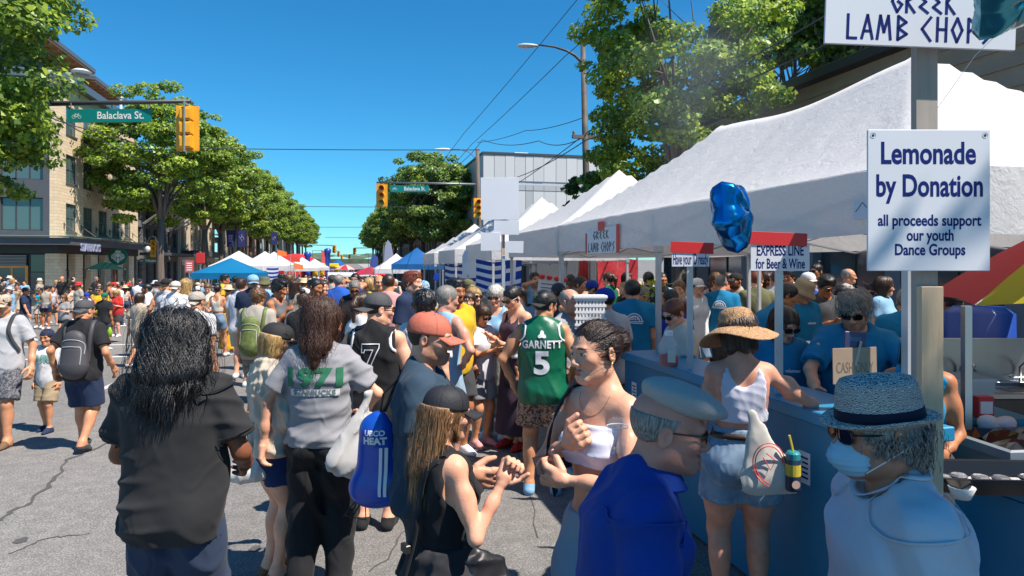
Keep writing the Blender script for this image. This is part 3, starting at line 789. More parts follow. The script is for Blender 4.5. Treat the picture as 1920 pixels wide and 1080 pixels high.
 # the street
rnd=random.Random(5)
def asphalt():
 m=bpy.data.materials.new('asphalt');m.use_nodes=True;N=m.node_tree.nodes;L=m.node_tree.links;p=N['Principled BSDF']
 tc=N.new('ShaderNodeTexCoord')
 def nz(sc,det=4,st=None):
  n=N.new('ShaderNodeTexNoise');n.inputs['Scale'].default_value=sc;n.inputs['Detail'].default_value=det
  if st:
   mp=N.new('ShaderNodeMapping');mp.inputs['Scale'].default_value=st;L.new(tc.outputs['Object'],mp.inputs[0]);L.new(mp.outputs[0],n.inputs[0])
  else:L.new(tc.outputs['Object'],n.inputs[0])
  return n
 a=nz(95,3);b=nz(.35,6,(1,.25,1));c=nz(7,6);v=N.new('ShaderNodeTexVoronoi');v.inputs['Scale'].default_value=62;L.new(tc.outputs['Object'],v.inputs[0])
 r=N.new('ShaderNodeValToRGB');r.color_ramp.elements[0].position=.28;r.color_ramp.elements[0].color=(.115,.110,.105,1)
 r.color_ramp.elements[1].position=.72;r.color_ramp.elements[1].color=(.34,.324,.308,1);L.new(a.outputs[0],r.inputs[0])
 r2=N.new('ShaderNodeMapRange');r2.inputs[1].default_value=.3;r2.inputs[2].default_value=.7;r2.inputs[3].default_value=.80;r2.inputs[4].default_value=1.14;L.new(b.outputs[0],r2.inputs[0])
 r3=N.new('ShaderNodeMapRange');r3.inputs[1].default_value=.35;r3.inputs[2].default_value=.65;r3.inputs[3].default_value=.88;r3.inputs[4].default_value=1.08;L.new(c.outputs[0],r3.inputs[0])
 r4=N.new('ShaderNodeMapRange');r4.inputs[1].default_value=0;r4.inputs[2].default_value=.6;r4.inputs[3].default_value=1.25;r4.inputs[4].default_value=.72;L.new(v.outputs[0],r4.inputs[0])
 mu=N.new('ShaderNodeMath');mu.operation='MULTIPLY';L.new(r2.outputs[0],mu.inputs[0]);L.new(r3.outputs[0],mu.inputs[1])
 m2=N.new('ShaderNodeMath');m2.operation='MULTIPLY';L.new(mu.outputs[0],m2.inputs[0]);L.new(r4.outputs[0],m2.inputs[1])
 x=N.new('ShaderNodeVectorMath');x.operation='SCALE';L.new(r.outputs[0],x.inputs[0]);L.new(m2.outputs[0],x.inputs['Scale']);L.new(x.outputs[0],p.inputs['Base Color'])
 bb=N.new('ShaderNodeBump');bb.inputs['Strength'].default_value=.5;bb.inputs['Distance'].default_value=.008;L.new(a.outputs[0],bb.inputs['Height']);L.new(bb.outputs[0],p.inputs['Normal'])
 p.inputs['Roughness'].default_value=.88;p.inputs['Specular IOR Level'].default_value=.3
 return m
def sheet(name,x0,x1,y0,y1,dz,m,step=3.,kind='structure',side=0.):
 n=max(2,int((y1-y0)/step)+1);ys=[y0+(y1-y0)*i/(n-1)for i in range(n)];b=MB();vs_=[];fs=[]
 for y in ys:vs_+=[(x0,y,gz(y)+dz),(x1,y,gz(y)+dz)]+([(x0,y,gz(y)+dz-side),(x1,y,gz(y)+dz-side)]if side else[])
 k=4 if side else 2
 for i in range(n-1):
  a=i*k;fs.append((a,a+1,a+k+1,a+k))
  if side:fs+=[(a+2,a,a+k,a+k+2),(a+1,a+3,a+k+3,a+k+1)]
 if side:fs+=[(2,3,1,0),((n-1)*k,(n-1)*k+1,(n-1)*k+3,(n-1)*k+2)]
 b.add(vs_,fs);o=b.build(name,m);return tag(o,kind=kind)
A_=asphalt()
b=MB();ys=[-40,-20,-5,0,3,6]+list(range(9,60,3))+list(range(60,140,20))+list(range(140,260,10))+[300,400,600,900]
vs_=[];fs=[]
for y in ys:vs_+=[(-500,y,gz(y)),(500,y,gz(y))]
for i in range(len(ys)-1):fs.append((2*i,2*i+1,2*i+3,2*i+2))
tag(MB().add(vs_,fs).build('road',A_),kind='structure')
white_line=mat('road_paint',(.62,.61,.58),.7,var=.22,vscale=22,bump=.2,bscale=90)
conc=mat('concrete',(.30,.29,.27),.85,var=.14,vscale=4,bump=.3,bscale=60)
CL,CR,WL,WR=-12.3,7.6,-17.0,12.5
sheet('pavement_left',-60,CL,44,420,.13,conc,4,side=.14);sheet('pavement_right',CR,WR+1,-12,23.5,.13,conc,3,side=.14)
sheet('pavement_right_far',CR,WR+40,43,420,.13,conc,4,side=.14)
def dash(x,y,l,w=.11):tag(sheet('lane_line',x-w/2,x+w/2,y,y+l,.005,white_line,1.),kind='structure')
def gnd(px,py):
 D=9.0
 for _ in range(30):
  x,y=at(px,D);D=F*(H-gz(y))/(py-HZ)
 return at(px,D)
x,y=gnd(222,716);dash(x,y-1.6,2.4);
for k in range(1,12):dash(x,y-1.6+9*k+(14 if k>0 else 0),3)
x,y=gnd(985,838);dash(x,y-.6,2.2);dash(x,30+14,3);dash(x,53,3)
x,y=gnd(470,660)
for yy in(18.2,21.4,39.8,43.):tag(sheet('crosswalk_line',CL+.4,CR-.3,yy,yy+.22,.005,white_line,1.),kind='structure')
tar=mat('tar',(.075,.073,.072),.75,bump=.3,bscale=80)
def ribbon(name,pix,w,m,dz=.004,kind='structure'):
 P=[Vector((*gnd(*p),0))for p in pix];b=[];
 pts=[]
 for i in range(len(P)-1):
  for t in range(6):
   u=t/6;q=P[i].lerp(P[i+1],u);pts.append(q+Vector((rnd.uniform(-.03,.03),rnd.uniform(-.03,.03),0)))
 vs_=[];
 for i,q in enumerate(pts):
  t=(pts[min(i+1,len(pts)-1)]-pts[max(i-1,0)]).normalized();s=Vector((-t.y,t.x,0));ww=w*rnd.uniform(.35,1.)
  for k in(-1,1):v=q+s*ww*k/2;vs_.append((v.x,v.y,gz(v.y)+dz))
 return tag(MB().add(vs_,[(2*i,2*i+1,2*i+3,2*i+2)for i in range(len(pts)-1)]).build(name,m),kind=kind)
ribbon('road_crack',[(-80,1010),(10,968),(60,940),(105,895),(130,862),(190,835),(300,800)],.05,tar)
ribbon('road_crack',[(700,1075),(760,1000),(880,930),(960,905)],.018,tar)
ribbon('road_crack',[(20,1040),(80,1012),(180,1000)],.02,tar)
ribbon('road_seam',[(1010,1010),(985,880),(930,760),(860,690)],.012,tar)
for i,(px,py,r)in enumerate(((40,1014,.05),(230,905,.04),(480,1030,.05))):
 x,y=gnd(px,py);vs_=[(x+r*math.cos(a)*rnd.uniform(.6,1.2),y+r*1.3*math.sin(a)*rnd.uniform(.6,1.2),gz(y)+.004)for a in[k*math.pi/6 for k in range(12)]]
 tag(MB().add(vs_,[tuple(range(12))]).build('road_stain',tar),kind='structure')
 # buildings
glassy=mat('window_glass',(.035,.045,.052),.07,spec=.9);glass_g=mat('window_glass_green',(.07,.12,.12),.08,spec=.9)
frame_d=mat('frame_dark',(.045,.047,.052),.5);frame_w=mat('frame_bronze',(.10,.095,.09),.5)
def brick_mat(name,c1,c2,mort,sc=1.,bw=.5):
 m=bpy.data.materials.new(name);m.use_nodes=True;N=m.node_tree.nodes;L=m.node_tree.links;p=N['Principled BSDF']
 tc=N.new('ShaderNodeTexCoord');sx=N.new('ShaderNodeSeparateXYZ');L.new(tc.outputs['Object'],sx.inputs[0]);ad=N.new('ShaderNodeMath');L.new(sx.outputs[0],ad.inputs[0]);L.new(sx.outputs[1],ad.inputs[1])
 cb=N.new('ShaderNodeCombineXYZ');L.new(ad.outputs[0],cb.inputs[0]);L.new(sx.outputs[2],cb.inputs[1])
 t=N.new('ShaderNodeTexBrick');L.new(cb.outputs[0],t.inputs[0]);t.inputs['Scale'].default_value=sc
 t.inputs['Color1'].default_value=(*c1,1);t.inputs['Color2'].default_value=(*c2,1);t.inputs['Mortar'].default_value=(*mort,1)
 t.inputs['Brick Width'].default_value=bw;t.inputs['Row Height'].default_value=.2;t.inputs['Mortar Size'].default_value=.012
 n=N.new('ShaderNodeTexNoise');n.inputs['Scale'].default_value=1.4;L.new(tc.outputs['Object'],n.inputs[0]);mr=N.new('ShaderNodeMapRange');mr.inputs[3].default_value=.82;mr.inputs[4].default_value=1.15;L.new(n.outputs[0],mr.inputs[0])
 x=N.new('ShaderNodeVectorMath');x.operation='SCALE';L.new(t.outputs[0],x.inputs[0]);L.new(mr.outputs[0],x.inputs['Scale']);L.new(x.outputs[0],p.inputs['Base Color']);p.inputs['Roughness'].default_value=.9
 b=N.new('ShaderNodeBump');b.inputs['Strength'].default_value=.4;b.inputs['Distance'].default_value=.02;b.invert=True;L.new(t.outputs['Fac'],b.inputs['Height']);L.new(b.outputs[0],p.inputs['Normal'])
 return m
cream=brick_mat('cream_brick',(.76,.58,.38),(.66,.49,.31),(.50,.40,.29));greyb=brick_mat('grey_brick',(.16,.155,.16),(.10,.10,.105),(.2,.2,.2))
charcoal=mat('charcoal_panel',(.075,.078,.088),.6,var=.08);blackm=mat('storefront_black',(.022,.023,.026),.5)
_win={}
def window_mesh(w,h,nv,nh,fm,gm):
 key=(round(w,2),round(h,2),nv,nh,fm.name,gm.name)
 if key not in _win:
  b=MB();t=.06
  b.box((0,0,0),(w,.08,t));b.box((0,0,h-t),(w,.08,h));b.box((0,0,t),(t,.08,h-t));b.box((w-t,0,t),(w,.08,h-t))
  xs=[t+(w-2*t)*k/nv for k in range(nv+1)];zs=[t+(h-2*t)*k/nh for k in range(nh+1)]
  for k in range(1,nv):b.box((xs[k]-.025,.002,t),(xs[k]+.025,.07,h-t))
  for k in range(1,nh):b.box((t,.006,zs[k]-.025),(w-t,.066,zs[k]+.025))
  g=MB();
  for i in range(nv):
   for j in range(nh):
    q=rnd.uniform(-.012,.012);g.add([(xs[i],.04+q,zs[j]),(xs[i+1],.04-q,zs[j]),(xs[i+1],.04-q,zs[j+1]),(xs[i],.04+q,zs[j+1])],[(0,1,2,3)])
  _win[key]=(b.build('window',[fm],me=True),g.build('pane',[gm],me=True))
 return _win[key]
def facade(parent,o,u,cols,rows,W_,Z_,wall_m,depth=.18,fm=None,gm=None,nv=2,nh=2,name='wall',sill=True,skip=()):
 """a wall of width W_ and height Z_ whose windows sit in real openings; o: lower left corner seen from outside, u: direction to the right"""
 u=Vector(u).normalized();n=Vector((u.y,-u.x,0));o=Vector(o);fm=fm or frame_d;gm=gm or glassy
 xs=sorted({0.,W_,*[v for c in cols for v in c]});zs=sorted({0.,Z_,*[v for r in rows for v in r[:2]]})
 b=MB();P=lambda x,z,d=0.:tuple(o+u*x+Vector((0,0,z))-n*d)
 def is_open(x,z):return any(c[0]<x<c[1]for c in cols)and any(r[0]<z<r[1]for r in rows)
 for i in range(len(xs)-1):
  for j in range(len(zs)-1):
   if not is_open((xs[i]+xs[i+1])/2,(zs[j]+zs[j+1])/2):
    b.add([P(xs[i],zs[j]),P(xs[i+1],zs[j]),P(xs[i+1],zs[j+1]),P(xs[i],zs[j+1])],[(0,1,2,3)])
 for c in cols:
  for r in rows:
   x0,x1=c;z0,z1=r[:2];q=[(x0,z0),(x1,z0),(x1,z1),(x0,z1)]
   for k in range(4):
    a,e=q[k],q[(k+1)%4];b.add([P(*a),P(*a,depth+.1),P(*e,depth+.1),P(*e)],[(0,1,2,3)])
   wm,pm=window_mesh(x1-x0,z1-z0,*(r[2:4]if len(r)>2 else(nv,nh)),fm,gm)
   wo=obj('window',wm,parent);wo.matrix_basis=Matrix.Translation(o+u*x0+Vector((0,0,z0))-n*(depth+.02)-parent.location)@Matrix(((u.x,-n.x,0,0),(u.y,-n.y,0,0),(0,0,1,0),(0,0,0,1)))
   obj('pane',pm,wo)
   if sill:b.box((x0-.05,-.06,z0-.10),(x1+.05,.02,z0-.003),1,Matrix.Translation(o)@Matrix(((u.x,-n.x,0,0),(u.y,-n.y,0,0),(0,0,1,0),(0,0,0,1))))
 loc=parent.location;b.v=[(v[0]-loc[0],v[1]-loc[1],v[2]-loc[2])for v in b.v]
 return b.build(name,[wall_m,fm],parent)
def solid(parent,name,lo,hi,m,bev=0.):
 l=parent.location;b=MB();lo=tuple(lo[i]-l[i]for i in range(3));hi=tuple(hi[i]-l[i]for i in range(3))
 (b.bbox(lo,hi,bev)if bev else b.box(lo,hi));return b.build(name,m,parent)
zb=gz(47.2);Y0,Y1=47.2,63.9
bl=thing('corner_building','four storey cream brick corner building with charcoal bay and glass canopy on the left','building',(WL,Y0,zb))
u_st=(0,1,0)
floors=[(4.75,6.55),(7.85,9.65),(10.95,12.75)]
cols=[(1.25+2.95*k,3.0+2.95*k)for k in range(5)]
facade(bl,(WL,Y0,zb+4.0),u_st,cols,[(a-4.,c-4.,2,2)for a,c in floors],Y1-Y0,10.1,cream,gm=glass_g,fm=frame_w,depth=.05)
facade(bl,(WL-14,Y0,zb+4.0),(1,0,0),[(.5,3.2),(4.6,7.3),(8.6,10.4),(10.9,13.2)],[(a-4.,c-4.+.2,3,1)for a,c in floors],13.55,10.1,charcoal,gm=glass_g,fm=frame_d,name='bay_wall',sill=False)
facade(bl,(WL-.45,Y0-.002,zb+4.0),(1,0,0),[],[(a-4.,c-4.,1,2)for a,c in floors],.45,10.1,cream,gm=glass_g,fm=frame_w,name='corner_pier')
dark_hole=mat('vent_dark',(.03,.03,.03),.8);b=MB()
for fz in(4.3,7.35,10.45):
 for k in range(5):
  for q,(dy,dz)in enumerate(((0,.16),(-.22,0),(.22,0),(-.11,-.0),(.0,-.17),(.33,.1))):
   yy=2.1+2.95*k+dy;b.box((.003,yy-.045,fz+dz-.045),(.02,yy+.045,fz+dz+.045))
tag(b.build('wall_vents',dark_hole,bl),kind='stuff')
solid(bl,'roof',(WL-14,Y0+.1,zb+14.1),(WL-.1,Y1,zb+14.3),charcoal)
solid(bl,'cornice',(WL-14.3,Y0-.35,zb+14.02),(WL+.45,Y1+.02,zb+14.55),mat('cornice_metal',(.14,.17,.20),.4,metal=.4),.03)
solid(bl,'penthouse_wall',(WL-13,Y0+1.4,zb+14.3),(WL-2.9,Y1-.4,zb+16.35),charcoal)
wood_soffit=mat('wood_soffit',(.42,.17,.07),.5,var=.25,vscale=9,stretch=(.3,4,1))
for(ya,yb_,xo,zt)in((Y0-1.3,Y0+10.2,-1.15,17.35),(Y0+10.5,Y1+1.8,-1.25,16.95)):
 solid(bl,'roof_soffit',(WL-13,ya+.05,zb+zt-.42),(WL+xo-.05,yb_-.05,zb+zt-.30),wood_soffit)
 solid(bl,'roof_overhang',(WL-13.2,ya,zb+zt-.296),(WL+xo,yb_,zb+zt),mat('roof_metal',(.10,.115,.14),.45))
 for k in range(8):
  yy=ya+.6+(yb_-ya-1.2)*k/7;solid(bl,'soffit_beam',(WL-2.9,yy-.07,zb+zt-.62),(WL+xo-.15,yy+.07,zb+zt-.424),wood_soffit)
MB().lathe([(.12,0),(.12,.9),(.2,1.),(.22,1.25),(.08,1.4),(.001,1.42)],10,c=(.2,11.4,14.55)).build('roof_vent',mat('white_metal',(.7,.7,.7),.4),bl)
MB().lathe([(.5,.0),(.6,.15),(.35,.3),(.001,.38)],14,c=(.6,2.0,14.9)).build('roof_dome',mat('white_metal',(.7,.7,.7),.4),bl)
solid(bl,'shop_interior',(WL-13.8,Y0+.5,zb),(WL-.6,Y1-.1,zb+4.0),blackm)
solid(bl,'shop_fascia',(WL-14.02,Y0-.03,zb+3.35),(WL+.03,Y1,zb+4.0),blackm)
for k in range(6):
 y_=Y0+(0 if k==0 else .9+2.85*k-1.1);solid(bl,'brick_pier',(WL-.7,y_,zb),(WL+.05,y_+(1.2 if k==0 else 1.35),zb+3.35),cream,.01)
for k in range(5):
 y_=Y0+1.2+(.001 if k==0 else-.0)if k==0 else Y0+2.85*k+1.15
 e_=Y0+2.85*(k+1)-.2
 w_=e_-y_;wm,pm=window_mesh(w_,3.3,2,3,blackm,glassy)
 if k in(3,):continue
 wo=obj('shop_window',wm,bl);wo.matrix_basis=Matrix.Translation((-.35,y_-Y0,.03))@Matrix.Rotation(math.pi/2,4,'Z');obj('pane',pm,wo)
orange=mat('door_wood',(.62,.25,.06),.45,var=.15,vscale=6)
def door(parent,x,y,z,rz,w=1.9,h=2.5):
 M=Matrix.Translation((x,y,z))@Matrix.Rotation(rz,4,'Z');b=MB()
 for lo,hi in(((0,0,0),(.14,.12,h)),((w-.14,0,0),(w,.12,h)),((.14,0,h-.14),(w-.14,.12,h)),((.14,0,0),(w-.14,.12,.16)),((w/2-.05,.01,.16),(w/2+.05,.10,h-.14))):b.box(lo,hi,0,M)
 d=b.build('door',orange,parent);MB().box((.14,.05,.16),(w-.14,.07,h-.14),0,M).build('pane',glassy,d);MB().tube([M@Vector((w/2-.12,-.05,1.)),M@Vector((w/2-.12,-.05,1.4))],.015).build('handle',frame_w,d)
door(bl,.06,2.85*3+1.25,.02,math.pi/2,1.5,2.4);door(bl,-3.3,-.05,.02,0,1.7,2.6)
for i,(x0,x1,nv,nh)in enumerate(((-14,-9.4,2,3),(-8.9,-4.4,2,3),(-1.55,-.05,1,3))):
 wm,pm=window_mesh(x1-x0,3.3,nv,nh,blackm,glassy);wo=obj('shop_window',wm,bl);wo.matrix_basis=Matrix.Translation((x0,.02,.03));obj('pane',pm,wo)
solid(bl,'column',(WL-4.35,Y0-.25,zb),(WL-3.75,Y0+.25,zb+3.345),charcoal,.02);solid(bl,'column',(WL-9.38,Y0-.2,zb),(WL-8.92,Y0+.2,zb+3.345),mat('olive_panel',(.16,.19,.09),.6),.02)
lv=MB()
for k in range(7):lv.box((-3.2,-.02,2.66+k*.09),(-1.7,.05,2.70+k*.09))
lv.build('louvre',mat('louvre',(.35,.34,.32),.5),bl)
solid(bl,'canopy_beam',(WL-14.5,Y0-1.3,zb+3.85),(WL+1.15,Y0-1.1,zb+4.28),charcoal,.01);solid(bl,'canopy_beam',(WL+.95,Y0-1.098,zb+3.85),(WL+1.15,Y1+.3,zb+4.28),charcoal,.01)
cg=mat('canopy_glass',(.16,.27,.26),.12,spec=.8)
solid(bl,'canopy_glass',(WL-14.6,Y0-1.5,zb+4.36),(WL+1.3,Y0-.04,zb+4.40),cg);solid(bl,'canopy_glass',(WL+.04,Y0-.03,zb+4.36),(WL+1.3,Y1+.3,zb+4.40),cg)
for k in range(6):
 y_=.9+2.85*k;b=MB();b.tube([(.03,y_,5.2),(1.0,y_,4.42)],.025,5);b.box((.0,y_-.04,4.9),(.05,y_+.04,5.3));b.build('canopy_rod',mat('rust_steel',(.12,.06,.04),.6),bl)
 if k<5:
  b=MB();b.box((.055,y_+.1,2.3),(.25,y_+.14,2.34));b.box((.055,y_+.1,1.75),(.25,y_+.14,1.79));b.box((.21,y_+.1,1.79),(.25,y_+.14,2.3));b.build('wall_bracket',frame_d,bl)
def flat_to(name,flat,M,m,parent,th=0.):
 V,Fc=flat
 if not th:return obj(name,mesh_from(name,[tuple(M@Vector((x,0,z)))for x,z in V],Fc,[m]),parent)
 bm=bmesh.new();vv=[bm.verts.new(M@Vector((x,0,z)))for x,z in V]
 for f in Fc:
  try:bm.faces.new([vv[i]for i in f])
  except ValueError:pass
 r=bmesh.ops.extrude_face_region(bm,geom=bm.faces[:]);d=(M.to_3x3()@Vector((0,-th,0)))
 for v in[g for g in r['geom']if isinstance(g,bmesh.types.BMVert)]:v.co+=d
 me=bpy.data.meshes.new(name);bm.to_mesh(me);bm.free();me.materials.append(m);return obj(name,me,parent)
def poly_strokes(paths,w):return strokes2d(paths,w)
sgn=mat('sign_navy',(.03,.04,.16),.4);wht=mat('sign_white',(.80,.80,.80),.5)
flat_to('sign_lettering',text2d('STARBUCKS',.66,.98,.014),Matrix.Translation((1.19,1.85,3.72))@Matrix.Rotation(math.pi/2,4,'Z'),mat('sign_blue_grey',(.28,.30,.42),.5),bl,.06)
flat_to('sign_lettering',text2d('DARS',.75,1.,.01),Matrix.Translation((-8.0,-1.34,3.2)),wht,bl,.06)
gs=thing('round_shop_sign','round green and white coffee shop sign projecting from the brick pier above the green parasol','sign',(WL+.06,Y0+8.35,zb+3.28))
dg_=mat('sign_green',(.0,.16,.09),.4)
MB().lathe([(.001,-.06),(.62,-.06),(.65,-.03),(.65,.03),(.62,.06),(.001,.06)],28,M=Matrix.Translation((.85,0,0))@Matrix.Rotation(math.pi/2,4,'X')).build('disc',dg_,gs)
b=MB();b.tube([(0,0,.35),(.3,0,.35)],.02);b.tube([(0,0,-.35),(.3,0,-.35)],.02);b.build('bracket',frame_d,gs)
em=MB();cx_=.85
def em_poly(pts):em.add([(cx_+x,-.066,z)for x,z in pts],[tuple(range(len(pts)))])
em_poly([(.13*math.cos(a)*.95,.06+.17*math.sin(a))for a in[k*math.pi/8 for k in range(16)]])
for s_ in(-1,1):
 for k in range(4):
  x0=.10+.085*k;em_poly([(s_*x0,.30-.05*k),(s_*(x0+.05),.30-.06*k),(s_*(x0+.09),-.05-.02*k),(s_*(x0+.03),-.42+.08*k),(s_*(x0-.01),-.40+.08*k),(s_*(x0+.04),-.05)][::s_])
em_poly([(-.20,.30),(0,.24),(.20,.30),(.14,.44),(.05,.36),(0,.50),(-.05,.36),(-.14,.44)][::-1])
em_poly([(-.08,-.15),(.08,-.15),(.05,-.50),(-.05,-.50)]);em.build('emblem',wht,gs)
def block(name,label,x0,x1,y0,y1,zt,m,cols_w,rows,gm=None,flip=False,front=True,nv=2,nh=1,roofm=None):
 z=gz(y0);t=thing(name,label,'building',(x0,y0,z));W_=y1-y0;n=max(1,int(W_/cols_w))
 c=[((k+.25)*W_/n,(k+.75)*W_/n)for k in range(n)]
 if x1<0:facade(t,(x1,y0,z),(0,1,0),c,rows,W_,zt,m,gm=gm,nv=nv,nh=nh)
 else:facade(t,(x0,y1,z),(0,-1,0),c,rows,W_,zt,m,gm=gm,nv=nv,nh=nh)
 if front:facade(t,(x0,y0,z),(1,0,0),[((k+.3)*3,(k+.7)*3)for k in range(max(1,int((x1-x0)/3)))],rows[1:]or rows,x1-x0,zt,m,gm=gm,nv=nv,nh=nh,name='side_wall')
 solid(t,'roof',(x0,y0,z+zt+.003),(x1,y1,z+zt+.25),roofm or charcoal);return t
gb=block('brick_building','grey brick building with slanted metal awning frames behind the left trees',-30,WL-.3,64.4,79.6,9.2,greyb,2.2,[(.4,3.0),(4.4,6.0),(6.8,8.2)])
for k in range(8):
 y_=.8+1.9*k;b=MB()
 for q in range(3):b.tube([(13.0+.02,y_+q*.4,6.3),(13.0+1.5,y_+q*.4,7.4)],.03,4)
 b.tube([(13.+1.5,y_-.1,7.4),(13.+1.5,y_+.95,7.4)],.03,4);b.tube([(13.02,y_-.1,6.3),(13.02,y_+.95,6.3)],.03,4);b.build('awning_frame',mat('galvanised',(.45,.45,.46),.4,metal=.6),gb)
b=MB();b.box((12.99,0,3.5),(15.2,15.2,3.75));b.build('canopy',charcoal,gb)
flat_to('sign_lettering',text2d('CLOVE',.8,1.,.01),Matrix.Translation((15.24,6.5,2.9))@Matrix.Rotation(math.pi/2,4,'Z'),wht,gb,.05)
cb_=block('cream_building','narrow cream building with tall windows beyond the grey brick one',-30,WL-.1,79.8,100,10.4,mat('cream_wall',(.60,.50,.37),.8,var=.08),2.2,[(.4,3.0,1,1),(4.4,6.9,1,3),(7.5,9.5,1,3)])
b=MB();b.box((13.0,0,3.6),(15.,20.2,4.2));b.build('canopy',charcoal,cb_)
for i,(y0,y1,zt,c)in enumerate(((101,122,8.5,(.30,.27,.24)),(122.5,150,11,(.36,.22,.16)),(151,185,8,(.42,.40,.38)),(186,240,10,(.3,.3,.3)))):
 block('shop_building',['low brown shop building far down the left pavement','red brick block far down the left side behind trees','pale grey block farther down the left side','last grey block on the left before the hill'][i],-32,WL+.2,y0,y1,zt,mat('wall_l%d'%i,c,.85,var=.1),3.4,[(.4,2.8),(4.2,6.)],front=False)
sid=mat('brown_siding',(.27,.22,.17),.7,var=.08,vscale=2)
rb=thing('brown_building','low building with brown board cladding and dark roof edge behind the big white tent','building',(WR,-14,.13))
o_=rb.location
for k in range(5):
 z0=5.0+k*.38;b=MB();b.add([(-.30+.0,0,z0-.13),(-.26,0,z0+.245-.13),(-.26,36.5,z0+.245-.13),(-.30,36.5,z0-.13)],[(3,2,1,0)])
 b.box((-.31,0,z0-.13),(0,36.5,z0-.10));b.box((-.26,.002,z0-.09),(0,36.5,z0+.25));b.build('siding_board',sid,rb)
solid(rb,'fascia',(WR-.62,-14,6.87),(WR+9,22.7,7.12),mat('roof_dark',(.03,.03,.034),.6),.01)
solid(rb,'upper_wall',(WR,-14,3.3),(WR+9,22.5,6.86),sid)
solid(rb,'shop_back',(WR+.8,-14,.13),(WR+9,22.5,3.3),blackm)
solid(rb,'awning_band',(WR-.25,-14,3.1),(WR-.003,22.5,4.95),mat('slate_band',(.09,.10,.115),.6),.01)
for k in range(12):
 y_=-13.9+k*3.0;solid(rb,'pier',(WR-.1,y_,.13),(WR+.35,y_+.45,3.1),mat('slate_pier',(.16,.18,.205),.55),.01)
 wm,pm=window_mesh(2.5,2.75,2,1,frame_d,mat('shop_glass',(.05,.065,.075),.08,spec=.9));wo=obj('shop_window',wm,rb);wo.matrix_basis=Matrix.Translation((.15,y_+2.98+14,.1))@Matrix.Rotation(-math.pi/2,4,'Z');obj('pane',pm,wo)
pw=[mat('panel_%d'%i,c,.85,spec=.15)for i,c in enumerate(((.52,.52,.52),(.49,.49,.49),(.37,.38,.39)))]
wb=thing('panel_building','large pale building clad in vertical white and grey panels on the right beyond the crossing','building',(WR,62,gz(62)))
k=0;x=0.
while x<13.:
 w=[1.05,1.05,.9,1.05,.75,1.05,1.2][k%7];
 for(z0,z1,q)in((0,4.2,0),(4.25,7.1,0),(7.15,9.6,0),(9.65,10.2,0),(10.5,12.9,0)):
  mm=pw[2]if(k%7==4 and z0<9)or(z0==9.65)else pw[(k+int(z0))%2]
  MB().box((x+.02,-.06-.01*((k*7)%3),z0+.02),(x+w-.02,0,z1-.02)).build('panel',mm,wb)
 x+=w;k+=1
solid(wb,'wall',(WR,62.003,gz(62)),(WR+14,95,gz(62)+13.0),mat('panel_core',(.42,.44,.46),.7));solid(wb,'coping',(WR-.1,61.85,gz(62)+12.95),(WR+14.1,95.1,gz(62)+13.15),frame_d)
solid(wb,'roof_hatch',(WR+3.5,64,gz(62)+13.15),(WR+4.9,66,gz(62)+13.55),wht,.05)
block('dark_shop_building','low dark grey shop row on the right beyond the crossing',WR-.2,WR+6,45,60.5,5.6,charcoal,2.6,[(.4,2.8),(3.4,4.9)])
ds=block('dark_house','dark grey shop house beside the big right tree',WR+7,WR+22,26,40,5.2,charcoal,2.6,[(.4,2.8)])
for i,(y0,y1,zt)in enumerate(((97,125,8),(126,160,10),(161,230,8))):
 block('shop_building',['brown block behind the right trees','grey block farther along the right side','last pale block on the right before the hill'][i],WR-.4,WR+14,y0,y1,zt,mat('wall_r%d'%i,((.28,.24,.2),(.33,.33,.34),(.4,.36,.32))[i],.85,var=.1),3.4,[(.4,2.8),(4.2,6.)],front=False)
 # trees
def leaf_mat(name,c,tr=.35):
 m=bpy.data.materials.new(name);m.use_nodes=True;N=m.node_tree.nodes;L=m.node_tree.links;p=N['Principled BSDF']
 tc=N.new('ShaderNodeTexCoord');n=N.new('ShaderNodeTexNoise');n.inputs['Scale'].default_value=1.3;n.inputs['Detail'].default_value=3;L.new(tc.outputs['Object'],n.inputs[0])
 mr=N.new('ShaderNodeMapRange');mr.inputs[1].default_value=.3;mr.inputs[2].default_value=.7;mr.inputs[3].default_value=.72;mr.inputs[4].default_value=1.25;L.new(n.outputs[0],mr.inputs[0])
 x=N.new('ShaderNodeVectorMath');x.operation='SCALE';x.inputs[0].default_value=c;L.new(mr.outputs[0],x.inputs['Scale']);L.new(x.outputs[0],p.inputs['Base Color'])
 p.inputs['Roughness'].default_value=.42;p.inputs['Specular IOR Level'].default_value=.45
 t=N.new('ShaderNodeBsdfTranslucent');y=N.new('ShaderNodeVectorMath');y.operation='SCALE';y.inputs['Scale'].default_value=1.5;L.new(x.outputs[0],y.inputs[0]);L.new(y.outputs[0],t.inputs[0])
 ms=N.new('ShaderNodeMixShader');ms.inputs[0].default_value=tr;L.new(p.outputs[0],ms.inputs[1]);L.new(t.outputs[0],ms.inputs[2]);L.new(ms.outputs[0],N['Material Output'].inputs[0])
 return m
LM=[leaf_mat('leaf_light',(.33,.42,.045)),leaf_mat('leaf_mid',(.20,.30,.04)),leaf_mat('leaf_dark',(.09,.16,.03))]
LM2=[leaf_mat('leaf_cool_light',(.24,.34,.06)),leaf_mat('leaf_cool_mid',(.13,.22,.05)),leaf_mat('leaf_cool_dark',(.07,.13,.035))]
bark=mat('bark',(.13,.10,.08),.9,var=.3,vscale=6,stretch=(1,1,.2),bump=.8,bscale=25)
